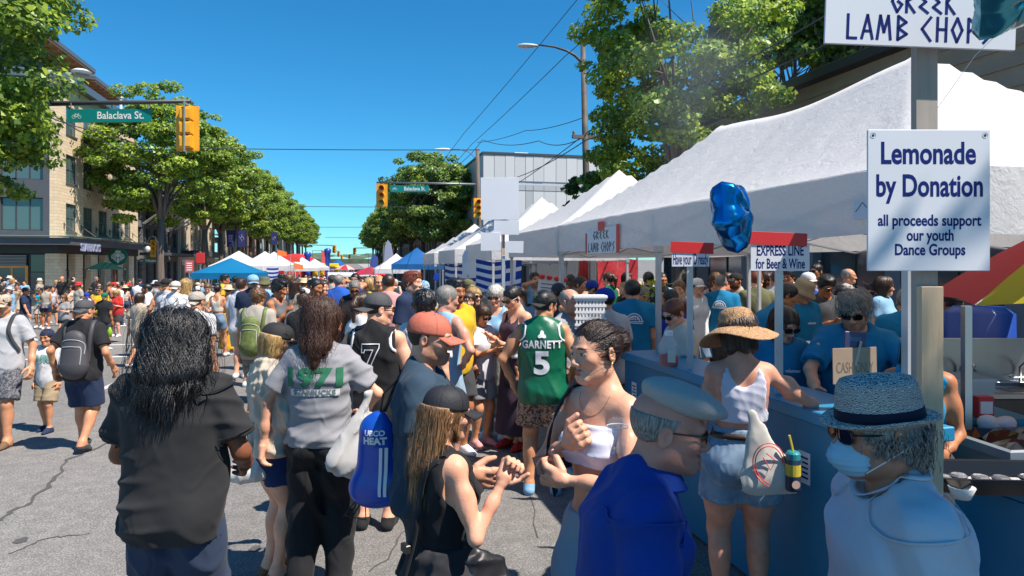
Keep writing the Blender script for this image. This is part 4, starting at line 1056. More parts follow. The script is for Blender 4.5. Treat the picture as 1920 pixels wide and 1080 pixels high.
def crown_mesh(seed,R,Hc,n_leaf,leaf,lm,clumps=120,low=-.9,lobe=.28):
 """leaves scattered over many clumps filling an uneven crown; centre at origin"""
 r=np.random.RandomState(seed);C=[];S=[]
 lob=Wave(seed,2.2,4)
 while len(C)<clumps:
  d=r.normal(size=3);d/=np.linalg.norm(d);rad=r.uniform(.35,1.)**.45
  if d[2]<low:continue
  q=1+lobe*float(lob(d[0],d[1],d[2]));C.append(d*rad*q*np.array([R,R,Hc/2])*.86);S.append(r.uniform(.07,.20)*R*(1.1 if rad<.8 else .85))
 C=np.array(C);S=np.array(S);w=S**2;k=r.choice(len(C),n_leaf,p=w/w.sum())
 d=r.normal(size=(n_leaf,3));d/=np.linalg.norm(d,axis=1)[:,None];rr=r.uniform(.3,1.,n_leaf)[:,None]**.5
 P=C[k]+d*rr*S[k][:,None]*np.array([1.25,1.25,.62])
 out=P/np.array([R,R,Hc/2]);out/=np.linalg.norm(out,axis=1)[:,None]+1e-6
 nrm=out*.5+d*.5+np.array([0,0,.75])+r.normal(size=(n_leaf,3))*.55;nrm/=np.linalg.norm(nrm,axis=1)[:,None]
 t=r.normal(size=(n_leaf,3));t-=nrm*(t*nrm).sum(1)[:,None];t/=np.linalg.norm(t,axis=1)[:,None];b_=np.cross(nrm,t)
 s=leaf*r.uniform(.6,1.25,n_leaf)[:,None]
 dr=np.array([0,0,-1.])*s*.18
 V=np.stack([P-t*s*.5,P-b_*s*.46+t*s*.05+dr,P+t*s*.55,P+b_*s*.46+t*s*.05+dr],1).reshape(-1,3)
 Q=np.arange(n_leaf*4).reshape(-1,4)
 mi=np.where(r.rand(n_leaf)<.25,0,np.where(r.rand(n_leaf)<.62,1,2))
 cl=r.rand(len(C));mi=np.where((cl[k]<.3)&(mi==1),0,np.where((cl[k]>.75)&(mi==1),2,mi))
 return mesh_from('crown',V,Q,lm,False,mi),C
def trunk_mesh(seed,C,base,r0,lean=0.):
 r=random.Random(seed);b=MB();top=Vector((0,0,0));z0=-base
 fork=Vector((r.uniform(-.2,.2),r.uniform(-.2,.2),-base*.42))
 b.tube([(0,0,z0-.1),(r0*.15,0,z0+.5),Vector((0,0,z0)).lerp(fork,.5)+Vector((.1,.05,0)),fork],[r0*1.35,r0*1.05,r0*.92,r0*.8],9)
 for i in range(11):
  c=Vector(C[(i*9)%len(C)])*.8;m_=fork.lerp(c,.45)+Vector((r.uniform(-.3,.3),r.uniform(-.3,.3),.5));
  b.tube([fork-Vector((0,0,.25)),fork.lerp(m_,.55)+Vector((0,0,.15)),m_,c],[r0*.55,r0*.36,r0*.24,r0*.06],6)
  for q in range(2):
   c2=Vector(C[(i*9+q*4+3)%len(C)])*.9;b.tube([m_,m_.lerp(c2,.5)+Vector((0,0,.2)),c2],[r0*.16,r0*.1,r0*.03],4)
 return b.build('trunk',bark,me=True,smooth=True)
VAR=[]
for sd,nl,lf,lm in((3,38000,.195,LM),(8,38000,.195,LM),(14,38000,.195,LM2)):
 cm,C=crown_mesh(sd,4.6,9.6,nl,lf,lm,150,-.9,.30);VAR.append((cm,trunk_mesh(sd,C,9.4,.27)))
def tree(x,y,zc,R,Hc,var,label,rot,base=None,group=None):
 t=thing('street_tree',label,'tree',(x,y,gz(y)+.1),rot,group);cm,tm=VAR[var]
 for nm,me in(('crown',cm),('trunk',tm)):
  o=obj(nm,me,t);o.location=(0,0,zc-gz(y)-.1);o.scale=(R/4.6,R/4.6,Hc/9.6)if nm=='crown' else(R/4.6*.5+.5,R/4.6*.5+.5,(zc-gz(y))/9.4)
 return t
k=0
LT=[(onX(302,-12.6),5.1,10.4,9.7,0,'large leafy street tree in front of the cream brick corner building'),(onX(383,-12.6),5.0,10.2,9.6,1,'second leafy tree of the left row, in front of the grey brick building'),(onX(415,-12.6),4.4,9.8,9.6,2,'third leafy tree of the left row, before the dark blue banners'),(88,4.9,11.5,10.6,0,'tree of the left row just past the dark blue banners'),(99,4.8,11.5,10.6,1,'left row tree above the white peaked canopies')]
for(y_,R,Hc,zc,v,lab)in LT:tree(-12.6,y_,zc,R,Hc,v,lab,y_*1.7)
for i,y_ in enumerate(range(110,262,12)):tree(-12.6+rnd.uniform(-.6,.6),y_,10.6+(y_-110)*.020+rnd.uniform(-.5,.5),5.1,11.5,i%3,'leafy tree in the receding far part of the left row',y_*2.1,group='far trees of the left row')
RT=[(70,5.6,12.6,9.2,2,'big dark green tree behind the right traffic signal and blue canopy'),(81,4.8,11.5,9.2,1,'yellowish tree just beyond the big one behind the right signal'),(93,4.8,11,9.0,2,'tree above the grey feather banner on the right')]
for(y_,R,Hc,zc,v,lab)in RT:tree(8.9,y_,zc,R,Hc,v,lab,y_*1.3)
for i,y_ in enumerate(range(106,262,12)):tree(9.6+rnd.uniform(-.5,.5),y_,9.4+(y_-110)*.018+rnd.uniform(-.5,.5),5.0,10.5,(i+2)%3,'leafy tree in the receding far part of the right row',y_*2.3,group='far trees of the right row')
def near_tree(x,y,zc,R,Hc,seed,nl,lf,lm,r0,label,cl=170,low=-.9,lobe=.28):
 cm,C=crown_mesh(seed,R,Hc,nl,lf,lm,cl,low,lobe);t=thing('street_tree',label,'tree',(x,y,gz(y)+.1))
 for nm,me in(('crown',cm),('trunk',trunk_mesh(seed,C,zc,r0))):obj(nm,me,t).location=(0,0,zc-.1-gz(y))
 return t
x,y=at(-118,17.0);near_tree(x,y,8.3,3.7,13.6,21,36000,.155,LM,.25,'nearest tree, its bright green crown filling the left edge of the picture',190,-1.)
x,y=at(1268,18.2);near_tree(x,y,7.6,3.0,9.2,33,38000,.130,[LM[0],LM2[0],LM2[1]],.17,'tall plane tree with bare leaning trunk behind the big white tent',150)
x,y=at(1135,21.5);near_tree(x,y,3.6,1.6,4.2,35,5000,.15,LM2,.09,'small low tree beside the lamp post behind the tents',40)
x,y=at(1480,27);near_tree(x,y,11.5,4.2,9.0,37,16000,.22,LM2,.25,'dark tree rising behind the brown clad roof',110)
x,y=at(1600,24);near_tree(x,y,11.3,3.0,6.5,39,9000,.22,LM,.2,'lighter green tree above the roof left of the hanging lamb chops sign',80)
x,y=at(1880,17.2);near_tree(x,y,6.2,2.6,5.0,41,8000,.17,[LM2[2],LM2[1],LM[2]],.15,'dark tree behind the peak of the big tent at the right edge',70)
near_tree(5.0,-3.55,8.2,2.95,4.6,45,13000,.26,LM2,.2,'street tree behind the photographer whose crown shades the nearest people',190,-.9,.05)  # unseen tree, added and its crown shaped to cast shade on the nearest people
b=MB();pts=[]
rn=random.Random(9)
for i in range(60):
 for j in range(3):pts.append((-150+i*5,430+j*25,4.5+j*1.6+rn.uniform(0,2.2)-abs(i-30)*.0))
b.add(pts,[(i*3+j,i*3+j+3,i*3+j+4,i*3+j+1)for i in range(59)for j in range(2)]);b.add([(-150,430,0),(150,430,0),(150,430,5.2),(-150,430,5.2)],[(0,1,2,3)])
tag(b.build('far_hill',mat('hill_green',(.07,.10,.06),.9,var=.4,vscale=.2)),kind='structure')
# signals, lamps, wires
metal_g=mat('pole_metal',(.16,.17,.18),.45,metal=.5);metal_d=mat('pole_dark',(.06,.065,.07),.5,metal=.3)
sig_y=mat('signal_yellow',(.78,.36,.02),.42,var=.08,vscale=4);black=mat('matt_black',(.012,.012,.013),.5)
lens_off=[mat('lens_red_off',(.16,.02,.015),.2),mat('lens_amber_off',(.20,.08,.015),.2),mat('lens_green',(.01,.22,.13),.2)]
sign_teal=mat('street_sign_teal',(.0,.21,.19),.45)
wood_pole=mat('wood_pole',(.14,.11,.09),.85,var=.3,vscale=8,stretch=(1,1,.15),bump=.4)
galv=mat('galvanised_pole',(.40,.41,.42),.42,metal=.7,var=.1)
def signal_head(parent,loc,rz,back=True,s=1.):
 h=bpy.data.objects.new('signal_head',None);link(h);h.parent=parent;h.location=loc;h.rotation_euler=(0,0,rz);h.scale=(s,s,s)
 b=MB();b.bbox((-.30,-.012,-.62),(.30,.012,.62),.02);b.build('backplate',sig_y,h)
 for k in range(3):
  z=.38-.38*k;b=MB();b.bbox((-.16,.0125,z-.18),(.16,.20,z+.18),.025);b.bbox((-.13,.2005,z-.15),(.13,.235,z+.13),.02);b.build('housing',sig_y,h)
  q=MB();q.lathe([(.115,0),(.11,-.02),(.07,-.045),(.001,-.055)],16,M=Matrix.Translation((0,-.0125,z))@Matrix.Rotation(math.pi/2,4,'X')@Matrix.Scale(-1,4,(0,0,1))@Matrix.Identity(4));q.build('lens',lens_off[k],h,smooth=True)
  n=12;vs_=[];fs=[]
  for i in range(n+1):
   a=math.radians(-20+220*i/n)
   for(r,y)in((.15,-.013),(.15,-.24+.05*(1-math.sin(a))),(.143,-.24+.05*(1-math.sin(a))),(.143,-.013)):vs_.append((r*math.cos(a),y,z+r*math.sin(a)))
  for i in range(n):
   for j in range(4):fs.append((4*i+j,4*i+(j+1)%4,4*i+4+(j+1)%4,4*i+4+j))
  MB().add(vs_,fs).build('visor',sig_y,h)
 b=MB();b.tube([(0,.26,-.66),(0,.26,.70)],.022,6);b.box((-.03,.02,.60),(.03,.27,.66));b.box((-.03,.02,-.66),(.03,.27,-.625));b.build('mount',galv,h)
 return h
def bicycle2d(s):
 P=[]
 def circ(cx,cy,r):P.append([(cx+r*math.cos(2*math.pi*k/14),cy+r*math.sin(2*math.pi*k/14))for k in range(15)])
 circ(-.55,-.1,.32);circ(.55,-.1,.32);P.append([(-.55,-.1),(-.25,.35),(.35,.35),(.0,-.12),(-.55,-.1)]);P.append([(-.25,.35),(.0,-.12)]);P.append([(.55,-.1),(.3,.5),(.45,.55)]);P.append([(-.35,.47),(-.12,.47)]);P.append([(-.25,.35),(-.24,.47)])
 V,Fc=strokes2d([[(x*s,y*s)for x,y in p]for p in P],.07*s);return V,Fc
def name_sign(parent,lab_loc,rz,w,hgt,m,text='Balaclava St.'):
 sgn_=bpy.data.objects.new('name_sign',None);link(sgn_);sgn_.parent=parent;sgn_.location=lab_loc;sgn_.rotation_euler=(0,0,rz)
 MB().bbox((-w/2,-.012,-hgt/2),(w/2,.012,hgt/2),.004).build('sign_plate',m,sgn_)
 flat_to('lettering',text2d(text,hgt*.78,(w*.64)/(hgt*.78*5.55),.010*hgt),Matrix.Translation((w*.135,-.016,-.0)),wht,sgn_)
 flat_to('bicycle_symbol',bicycle2d(hgt*.40),Matrix.Translation((-w*.385,-.016,-.01)),wht,sgn_);return sgn_
D1=18.6;a0=at3(-60,197,19.6);a1=at3(357,190,D1);base=(a0.x,a0.y)
sg1=thing('traffic_signal','yellow traffic signal seen from behind on a mast arm with a street name sign','traffic signal',(*base,gz(base[1])))
L_=sg1.location;lp=lambda v:Vector(v)-L_
MB().tube([(0,0,0),(0,0,a0.z+.4-L_.z)],[.13,.10],10).build('pole',metal_g,sg1,smooth=True)
MB().tube([lp(a0),lp(a0.lerp(a1,.5)),lp(a1)],[.085,.07,.05],8).build('mast_arm',metal_d,sg1,smooth=True)
signal_head(sg1,lp(at3(352,241,D1-.05)),-YAW+math.pi+.12)
for px in(133,210,278):q=at3(px,193,19.0);MB().tube([lp(q),lp(q)+Vector((0,0,-.16))],.015,5).build('sign_hanger',galv,sg1)
name_sign(sg1,lp(at3(205,217,18.85)),-YAW-.03,161/1280*18.85,25/1280*18.85,sign_teal)
tag(sg1,None)
D2=41.;pb=at(898,D2);sg2=thing('traffic_signal','traffic signal on the right mast arm, a second head on its wooden pole','traffic signal',(*pb,gz(pb[1])))
L2=sg2.location;lp2=lambda v:Vector(v)-L2
MB().tube([(0,0,0),(0,0,5),lp2(at3(895,279,D2))],[.17,.14,.11],10).build('pole',wood_pole,sg2,smooth=True)
MB().tube([lp2(at3(896,346,D2)),lp2(at3(800,343.5,D2)),lp2(at3(706,342,D2))],[.08,.06,.045],8).build('mast_arm',metal_g,sg2,smooth=True)
signal_head(sg2,lp2(at3(716,366,D2)),-YAW,s=1.12);signal_head(sg2,lp2(at3(897,390,D2-.35)),-YAW+.25,s=.95)
name_sign(sg2,lp2(at3(768,354,D2-.02)),-YAW,72/1280*D2,12.5/1280*D2,sign_teal)
MB().tube([lp2(at3(894,300,D2)),lp2(at3(880,285,D2)),lp2(at3(862,280,D2)),lp2(at3(845,280,D2))],.035,6).build('lamp_arm',metal_g,sg2)
MB().lathe([(.001,-.5),(.10,-.42),(.16,0),(.13,.35),(.001,.5)],10,M=Matrix.Translation(lp2(at3(830,280,D2)))@Matrix.Rotation(-YAW,4,'Z')@Matrix.Rotation(math.pi/2,4,'Y')@Matrix.Diagonal((.5,1,1,1))).build('lamp_head',wht,sg2,smooth=True)
D3=23.4;pb=at(1100,D3);lm_=thing('street_lamp','tall dark street lamp with a curved arm beside the big right tree','street lamp',(*pb,gz(pb[1])));L3=lm_.location;lp3=lambda v:Vector(v)-L3
rustp=mat('rusty_pole',(.09,.075,.065),.7,var=.5,vscale=2.5)
MB().tube([(0,0,0),(0,0,4.5),lp3(at3(1093,82,D3))],[.15,.12,.085],12).build('pole',rustp,lm_,smooth=True)
MB().tube([lp3(at3(x_,y_,D3-.02*i))for i,(x_,y_)in enumerate(((1092,118),(1078,104),(1062,95),(1040,88),(1010,84)))],[.06,.05,.042,.036,.03],8).build('lamp_arm',rustp,lm_,smooth=True)
MB().lathe([(.001,-.34),(.07,-.32),(.13,-.12),(.15,.12),(.10,.32),(.001,.38)],12,M=Matrix.Translation(lp3(at3(990,86,D3)))@Matrix.Rotation(-YAW,4,'Z')@Matrix.Rotation(-math.pi/2,4,'Y')@Matrix.Diagonal((.55,1,1,1))).build('lamp_head',mat('lamp_housing',(.5,.5,.5),.4),lm_,smooth=True)
b=MB();c_=lp3(at3(1099,257,D3));b.box(tuple(c_+Vector((-.5,-.06,-.06))),tuple(c_+Vector((.5,.06,.06))));
for dx in(-.45,.45):b.lathe([(.04,0),(.05,.08),(.03,.14)],8,c=tuple(c_+Vector((dx,0,.06))))
b.build('crossarm',wood_pole,lm_)
D4=50;pb=at(299,D4);lp_=thing('wooden_pole','wooden pole with signal heads and pedestrian sign in front of the first left street tree','pole',(*pb,gz(pb[1])));L4=lp_.location;f4=lambda v:Vector(v)-L4
MB().tube([(0,0,0),f4(at3(298,300,D4))],[.16,.11],8).build('pole',wood_pole,lp_,smooth=True)
MB().tube([f4(at3(298,281,D4)),f4(at3(270,280,D4)),f4(at3(252,281,D4))],.05,6).build('lamp_arm',metal_g,lp_)
signal_head(lp_,f4(at3(289,466,D4-.5)),-YAW-.1,s=1.0);signal_head(lp_,f4(at3(300,492,D4-.3)),-YAW+1.5,s=.85)
name_sign(lp_,f4(at3(279,489,D4-.6)),-YAW,34/1280*D4,8/1280*D4,mat('plate_white_green',(.05,.13,.10),.5),'W Broadway')
D5=44;pb=at(376,D5);sp_=thing('red_sign_post','red backed sign on a grey post left of the blue canopy','sign',(*pb,gz(pb[1])));f5=lambda v:Vector(v)-sp_.location
MB().tube([(0,0,0),f5(at3(376,472,D5))],.06,8).build('post',galv,sp_);MB().bbox((-.26,-.03,-.36),(.26,.03,.36),.05,M=Matrix.Translation(f5(at3(376,484,D5-.1)))@Matrix.Rotation(-YAW,4,'Z')).build('sign_plate',mat('sign_red',(.62,.03,.03),.5),sp_)
pb=at(355,46);s6=thing('red_notice_board','small red and white notice sign under the dark shop front','sign',(*pb,gz(pb[1])))
z6=at3(355,500,46).z-s6.location.z;MB().tube([(0,0,0),(0,0,z6+.3)],.03,6).build('post',galv,s6);MB().bbox((-.26,-.02,z6-.4),(.26,.02,z6+.4),.02).build('sign_plate',mat('sign_red2',(.5,.08,.08),.5),s6)
b=MB()
for k in range(4):b.box((-.17,-.03,z6-.25+k*.15),(.17,-.024,z6-.19+k*.15))
b.build('lettering',wht,s6)
pb=at(278,47);gl_=thing('globe_lamp','round white globe street lamp on a hooked iron arm near the coffee shop','street lamp',(*pb,gz(pb[1])));f7=lambda v:Vector(v)-gl_.location
MB().tube([f7(at3(296,520,47)),f7(at3(296,455,47)),f7(at3(290,444,47)),f7(at3(282,444,47)),f7(at3(277,452,47)),f7(at3(277,458,47))],.035,6).build('lamp_arm',metal_d,gl_)
MB().tube([f7(at3(296,520,47)),(f7(at3(296,520,47)).x,f7(at3(296,520,47)).y,0)],.06,8).build('pole',metal_d,gl_)
MB().lathe([(.08,.2),(.17,.1),(.17,-.08),(.08,-.2),(.001,-.22)],12,c=tuple(f7(at3(277,467,47)))).build('globe',mat('globe_glass',(.55,.55,.52),.3),gl_,smooth=True)
navy=mat('banner_navy',(.025,.035,.16),.7,var=.1)
for px,nm in((433,'dark blue banner with pale lines of text, left of its pair between the tree trunks'),(454,'dark blue banner with pale floral drawing, right of its pair between the tree trunks'),(514,'dark purple banner half hidden in the foliage of the left row')):
 D_={433:68,454:68,514:90}[px];pb=at(px+9,D_);t=thing('street_banner',nm,'banner',(*pb,gz(pb[1])));f=lambda v:Vector(v)-t.location
 MB().tube([(0,0,0),(0,0,6.2)],.07,6).build('pole',metal_d,t)
 c_=f(at3(px,447,D_));M=Matrix.Translation(c_)@Matrix.Rotation(-YAW,4,'Z');MB().bbox((-.42,-.01,-.8),(.42,.01,.8),.004,M=M).build('banner_cloth',navy,t)
 b=MB();b.tube([M@Vector((-.42,0,.82)),M@Vector((.62,0,.82))],.02,5);b.tube([M@Vector((-.42,0,-.82)),M@Vector((.62,0,-.82))],.02,5);b.build('bracket',metal_d,t)
 b=MB()
 if px==433:
  for k in range(5):b.box((-.25,-.02,.25-.14*k),(.2-.04*(k%3),-.014,.30-.14*k),0,M)
 else:
  for k in range(12):a=rnd.uniform(0,6.3);r_=rnd.uniform(.1,.3);b.tube([M@Vector((r_*math.cos(a),-.02,r_*1.8*math.sin(a))),M@Vector((r_*.4*math.cos(a+1),-.02,r_*.9*math.sin(a+1)))],.012,4)
 b.build('banner_print',mat('print_pale',(.4,.4,.55),.6),t)
for px,py,D_ in((627,467,130),(635,476,175),(641,482,230),(665,471,150),(655,481,235)):
 c=at3(px,py,D_);t=thing('traffic_signal',{627:'small far yellow signal, nearest above the road left of its middle',635:'second far yellow signal above the road',641:'third far yellow signal above the road',665:'far yellow signal at the right side of the road',655:'farthest tiny yellow signal above the road'}[px],'traffic signal',(c.x,c.y,gz(c.y)))
 sgx=-1 if px<650 else 1
 signal_head(t,(0,0,c.z-t.location.z),-YAW,s=1.2);MB().tube([(sgx*6.5,.4,0),(sgx*6.5,.4,c.z-t.location.z+.8),(0,.4,c.z-t.location.z+.7)],.08,6).build('mast',metal_g,t)
wire_m=mat('wire_black',(.05,.053,.058),.6)
def wire(pts,r,label,sag=0.):
 P=[]
 for i in range(len(pts)-1):
  for k in range(10):
   u=k/10;q=pts[i].lerp(pts[i+1],u);q.z-=sag*4*u*(1-u);P.append(q)
 P.append(pts[-1]);P0=P[0].copy();t=MB().tube([p-P0 for p in P],r,5).build('overhead_wire',wire_m);t.location=P0
 tag(t,label,'wire','overhead wires')
wire([at3(365,278,33),at3(900,281,33)],.022,'trolley wire crossing the whole street above the intersection',.03)
wire([at3(560,387,60),at3(760,388,60)],.025,'far trolley wire between the tree rows, topmost',.02)
wire([at3(590,426,90),at3(720,426,90)],.03,'far trolley wire between the tree rows, middle')
wire([at3(610,445,125),at3(700,446,125)],.035,'far trolley wire between the tree rows, lowest')
wire([at3(1090,-10,23),at3(870,250,34),at3(700,470,60)],.014,'thin guy wire running down left from the top of the picture past the lamp head',.05)
wire([at3(1180,-10,17),at3(1060,105,23),at3(885,270,36),at3(770,400,60)],.014,'second diagonal wire crossing beside the tall street lamp',.05)
wire([at3(1560,78,13.4),at3(1100,262,23),at3(960,335,38),at3(900,380,60)],.02,'power line from the brown roof down to the lamp post, upper of the pair',.15)
wire([at3(1560,22,12),at3(1105,245,23),at3(915,375,50)],.018,'power line from the brown roof down to the lamp post, lower of the pair',.2)
wire([at3(1098,255,23.3),at3(1010,264,30),at3(905,262,40),at3(840,320,44)],.018,'slack cable from the crossarm to the wooden signal pole',.25)
wire([at3(1095,220,23.3),at3(985,245,31),at3(895,267,40)],.015,'cable from the lamp post to the top of the wooden signal pole',.1)
wire([at3(100,215,20),at3(190,262,30),at3(300,312,46),at3(415,372,66)],.02,'pair of slack cables over the left pavement, upper one',.1)
wire([at3(60,205,20),at3(180,245,28),at3(298,285,46),at3(430,345,70)],.02,'pair of slack cables over the left pavement, lower one',.1)
def fabric(name,col,tr=.35,bump=.35,sc=5):
 m=bpy.data.materials.new(name);_M[name]=m;m.use_nodes=True;N=m.node_tree.nodes;L=m.node_tree.links;p=N['Principled BSDF']
 p.inputs['Base Color'].default_value=(*col,1);p.inputs['Roughness'].default_value=.6;p.inputs['Specular IOR Level'].default_value=.3
 tc=N.new('ShaderNodeTexCoord');n=N.new('ShaderNodeTexNoise');n.inputs['Scale'].default_value=sc;n.inputs['Detail'].default_value=5;n.inputs['Distortion'].default_value=1.2;L.new(tc.outputs['Object'],n.inputs[0])
 n3=N.new('ShaderNodeTexNoise');n3.inputs['Scale'].default_value=sc*3.5;n3.inputs['Distortion'].default_value=2.;L.new(tc.outputs['Object'],n3.inputs[0]);ad=N.new('ShaderNodeMath');ad.operation='MULTIPLY_ADD';ad.inputs[1].default_value=.35;L.new(n3.outputs[0],ad.inputs[0]);L.new(n.outputs[0],ad.inputs[2])
 b=N.new('ShaderNodeBump');b.inputs['Strength'].default_value=bump;b.inputs['Distance'].default_value=.05;L.new(ad.outputs[0],b.inputs['Height']);L.new(b.outputs[0],p.inputs['Normal'])
 t=N.new('ShaderNodeBsdfTranslucent');t.inputs[0].default_value=(*col,1);L.new(b.outputs[0],t.inputs['Normal']);ms=N.new('ShaderNodeMixShader');ms.inputs[0].default_value=tr
 L.new(p.outputs[0],ms.inputs[1]);L.new(t.outputs[0],ms.inputs[2]);L.new(ms.outputs[0],N['Material Output'].inputs[0]);return m
tent_white=fabric('tent_white',(.74,.73,.73),.34,.26);tent_blue=fabric('tent_blue',(.015,.115,.33),.2);tent_teal=fabric('tent_bright_blue',(.005,.17,.36),.2);tent_red=fabric('tent_red',(.55,.03,.03),.2)
leg_m=mat('tent_leg',(.52,.53,.55),.4,metal=.35,var=.1)
def canopy(name,label,x0,x1,y0,y1,ze,zp,m,cat='tent',val=.30,legs=True,zg=None,group=None,npk=1,truss=True,seed=0,posts=None,rz=0.,n=13):
 """pop-up canopy: sagging roof over hips, valance, legs and folding truss"""
 cx,cy=(x0+x1)/2,(y0+y1)/2;zg=gz(cy)if zg is None else zg;t=thing(name,label,cat,(cx,cy,zg),rz,group);hx,hy=(x1-x0)/2,(y1-y0)/2;w=min(hx,hy*1.0 if npk==1 else 1.5)
 wv=Wave(seed,7.,5);ny=n if npk==1 else int(n*hy/hx);V=[];
 def zf(x,y):
  u=abs(x)/hx;v=abs(y)/hy if npk==1 else max(0,abs(y)-(hy-1.5))/1.5
  s_=1-max(u,v);hip=1-abs(u-v)*.9 if npk==1 else 1
  dip=0 if npk==1 else .10*math.cos(math.pi*y/max(hy-1.5,.1)/2)**2 if abs(y)<hy-1.5 else 0
  z=ze+(zp-ze)*(s_**1.12)-.035*math.sin(math.pi*s_)*(1-max(0,1-abs(u-v)*5))-dip*s_+.010*wv(x*2,y*2,0)*(s_<.97)
  if npk>1:z+=.05*max(0,1-9*math.hypot(x,abs(abs(y)-(hy-1.5))))
  return z-(.045*math.sin(math.pi*((abs(y)if npk==1 else(y%3))/(hy if npk==1 else 3)))*0 if s_<.05 else 0)
 for j in range(ny):
  y=-hy+2*hy*j/(ny-1)
  for i in range(n):x=-hx+2*hx*i/(n-1);V.append((x,y,zf(x,y)-zg))
 Fq=[(j*n+i,j*n+i+1,(j+1)*n+i+1,(j+1)*n+i)for j in range(ny-1)for i in range(n-1)]
 MB().add(V,Fq).build('roof',m,t,smooth=True)
 for k,(a,c_)in enumerate((((-hx,-hy),(hx,-hy)),((hx,-hy),(hx,hy)),((hx,hy),(-hx,hy)),((-hx,hy),(-hx,-hy)))):
  L_=math.dist(a,c_);q=max(8,int(L_/.12));V=[]
  for i in range(q+1):
   u=i/q;x=a[0]+(c_[0]-a[0])*u;y=a[1]+(c_[1]-a[1])*u;nx_,ny_=[(0,-1),(1,0),(0,1),(-1,0)][k]
   for r_ in range(4):
    zz=ze-zg-val*r_/3;o_=.004+(.010*math.sin(u*L_*7+k+seed)+.006*math.sin(u*L_*17+r_))*r_/3;V.append((x+nx_*o_,y+ny_*o_,zz+(.004 if r_==0 else 0)-(.02*math.sin(math.pi*((u*L_)%3)/3)if r_==3 else 0)))
  MB().add(V,[(4*i+r_,4*i+4+r_,4*i+5+r_,4*i+1+r_)for i in range(q)for r_ in range(3)]).build('valance',m,t,smooth=True)
 if legs:
  for(lx,ly)in posts or([(-hx+.04,-hy+.04),(hx-.04,-hy+.04),(hx-.04,hy-.04),(-hx+.04,hy-.04)]+([]if npk==1 else[(-hx+.04,0),(hx-.04,0)])):
   b=MB();b.bbox((lx-.022,ly-.022,.012),(lx+.022,ly+.022,ze-zg-.03),.004);b.bbox((lx-.028,ly-.028,.012),(lx+.028,ly+.028,1.15),.004);b.box((lx-.06,ly-.06,0),(lx+.06,ly+.06,.01));b.bbox((lx-.036,ly-.036,ze-zg-.42),(lx+.036,ly+.036,ze-zg-.34),.005);b.build('leg',leg_m,t)
 if truss:
  b=MB();zt=ze-zg-.08;zb_=ze-zg-.40
  for(a,c_)in(((-hx+.06,-hy+.06),(hx-.06,-hy+.06)),((-hx+.06,hy-.06),(hx-.06,hy-.06)),((-hx+.06,-hy+.06),(-hx+.06,hy-.06)),((hx-.06,-hy+.06),(hx-.06,hy-.06))):
   ns=max(2,int(math.dist(a,c_)/1.5));
   for i in range(ns):
    p0=Vector((a[0]+(c_[0]-a[0])*i/ns,a[1]+(c_[1]-a[1])*i/ns,zt));p1=Vector((a[0]+(c_[0]-a[0])*(i+1)/ns,a[1]+(c_[1]-a[1])*(i+1)/ns,zt));q0=p0.copy();q0.z=zb_;q1=p1.copy();q1.z=zb_
    b.tube([p0,q1],.012,4);b.tube([q0,p1],.012,4)
  b.build('truss',leg_m,t)
 return t
big=canopy('party_tent','big double white tent over the blue counter filling the right of the picture',2.88,6.05,2.98,9.05,2.58,3.72,tent_white,val=.355,npk=2,seed=2,n=31,posts=[(-1.54,-2.98),(-1.54,-.0),(-1.54,2.98),(1.54,-2.98),(1.54,0),(1.54,2.98)])
b=MB();b.box((-1.604,-1.62,2.29),(-1.596,-1.10,2.56));
t2=canopy('party_tent','white peaked tent directly behind the big double one',2.92,5.98,9.12,12.1,2.58,3.62,tent_white,val=.40,seed=3,n=21)
t3=canopy('party_tent','white tent with a sharp lit peak behind the blank white placards',2.9,5.9,13.5,16.5,2.50,3.58,tent_white,val=.36,seed=4,n=17)
t4=canopy('party_tent','white tent with blue striped flags hung beneath it',2.7,5.7,17.0,20.0,2.42,3.45,tent_white,val=.34,seed=5,n=13)
t5=canopy('party_tent','last white tent of the right row before the dark blue canopy',2.6,5.6,20.2,23.2,2.38,3.35,tent_white,val=.32,seed=6,n=11)
def tent_at(px,D,w,label,m,zp=3.1,ze=2.2,name='canopy_tent',rz=0.,seed=1,d=None,group=None):
 x,y=at(px,D);g=gz(y);return canopy(name,label,x-w/2,x+w/2,y-(d or w)/2,y+(d or w)/2,g+ze,g+zp,m,seed=seed,n=9,group=group,truss=False,rz=rz)
tent_at(782,41,3.0,'dark blue peaked canopy in the road right of centre',tent_blue,3.6,2.6,rz=-.08)
tent_at(743,47,3.0,'white canopy half hidden behind the dark blue one',tent_white,3.45,2.4)
tent_at(433,38,3.2,'bright blue canopy standing over the crowd at the left',tent_teal,2.95,2.12,rz=-.15)
tent_at(448,45,3.2,'white peaked canopy just behind the bright blue one',tent_white,3.6,2.6)
tent_at(497,46,3.0,'white canopy with a striped flag, right of the bright blue one',tent_white,3.6,2.6,seed=4)
tent_at(514,52,3.0,'white canopy behind the striped flag one, beside the orange pennants',tent_white,3.7,2.7,seed=9)
tent_at(567,64,3.0,'small white canopy in front of the red inflatable',tent_white,3.4,2.4);tent_at(590,72,3.0,'small white canopy beside the yellow inflatable pillars',tent_white,3.3,2.4,seed=8)
tent_at(634,95,3.0,'tiny blue canopy far down the street',tent_blue,3.5,2.4)
x,y=at(582,76);inf=thing('inflatable','big red inflatable arch with blue and yellow pillars far down the left side','inflatable',(x,y,gz(y)))
infl_r=mat('vinyl_red',(.62,.03,.03),.3);infl_y=mat('vinyl_yellow',(.75,.48,.02),.3);infl_b=mat('vinyl_blue',(.02,.06,.38),.3)
MB().lathe([(.001,3.9),(.9,3.8),(2.2,3.3),(2.9,2.5),(3.0,2.0),(2.9,0)],16,M=Matrix.Translation((-1.6,0,0))@Matrix.Diagonal((1,.7,1,1))).build('red_dome',infl_r,inf,smooth=True)
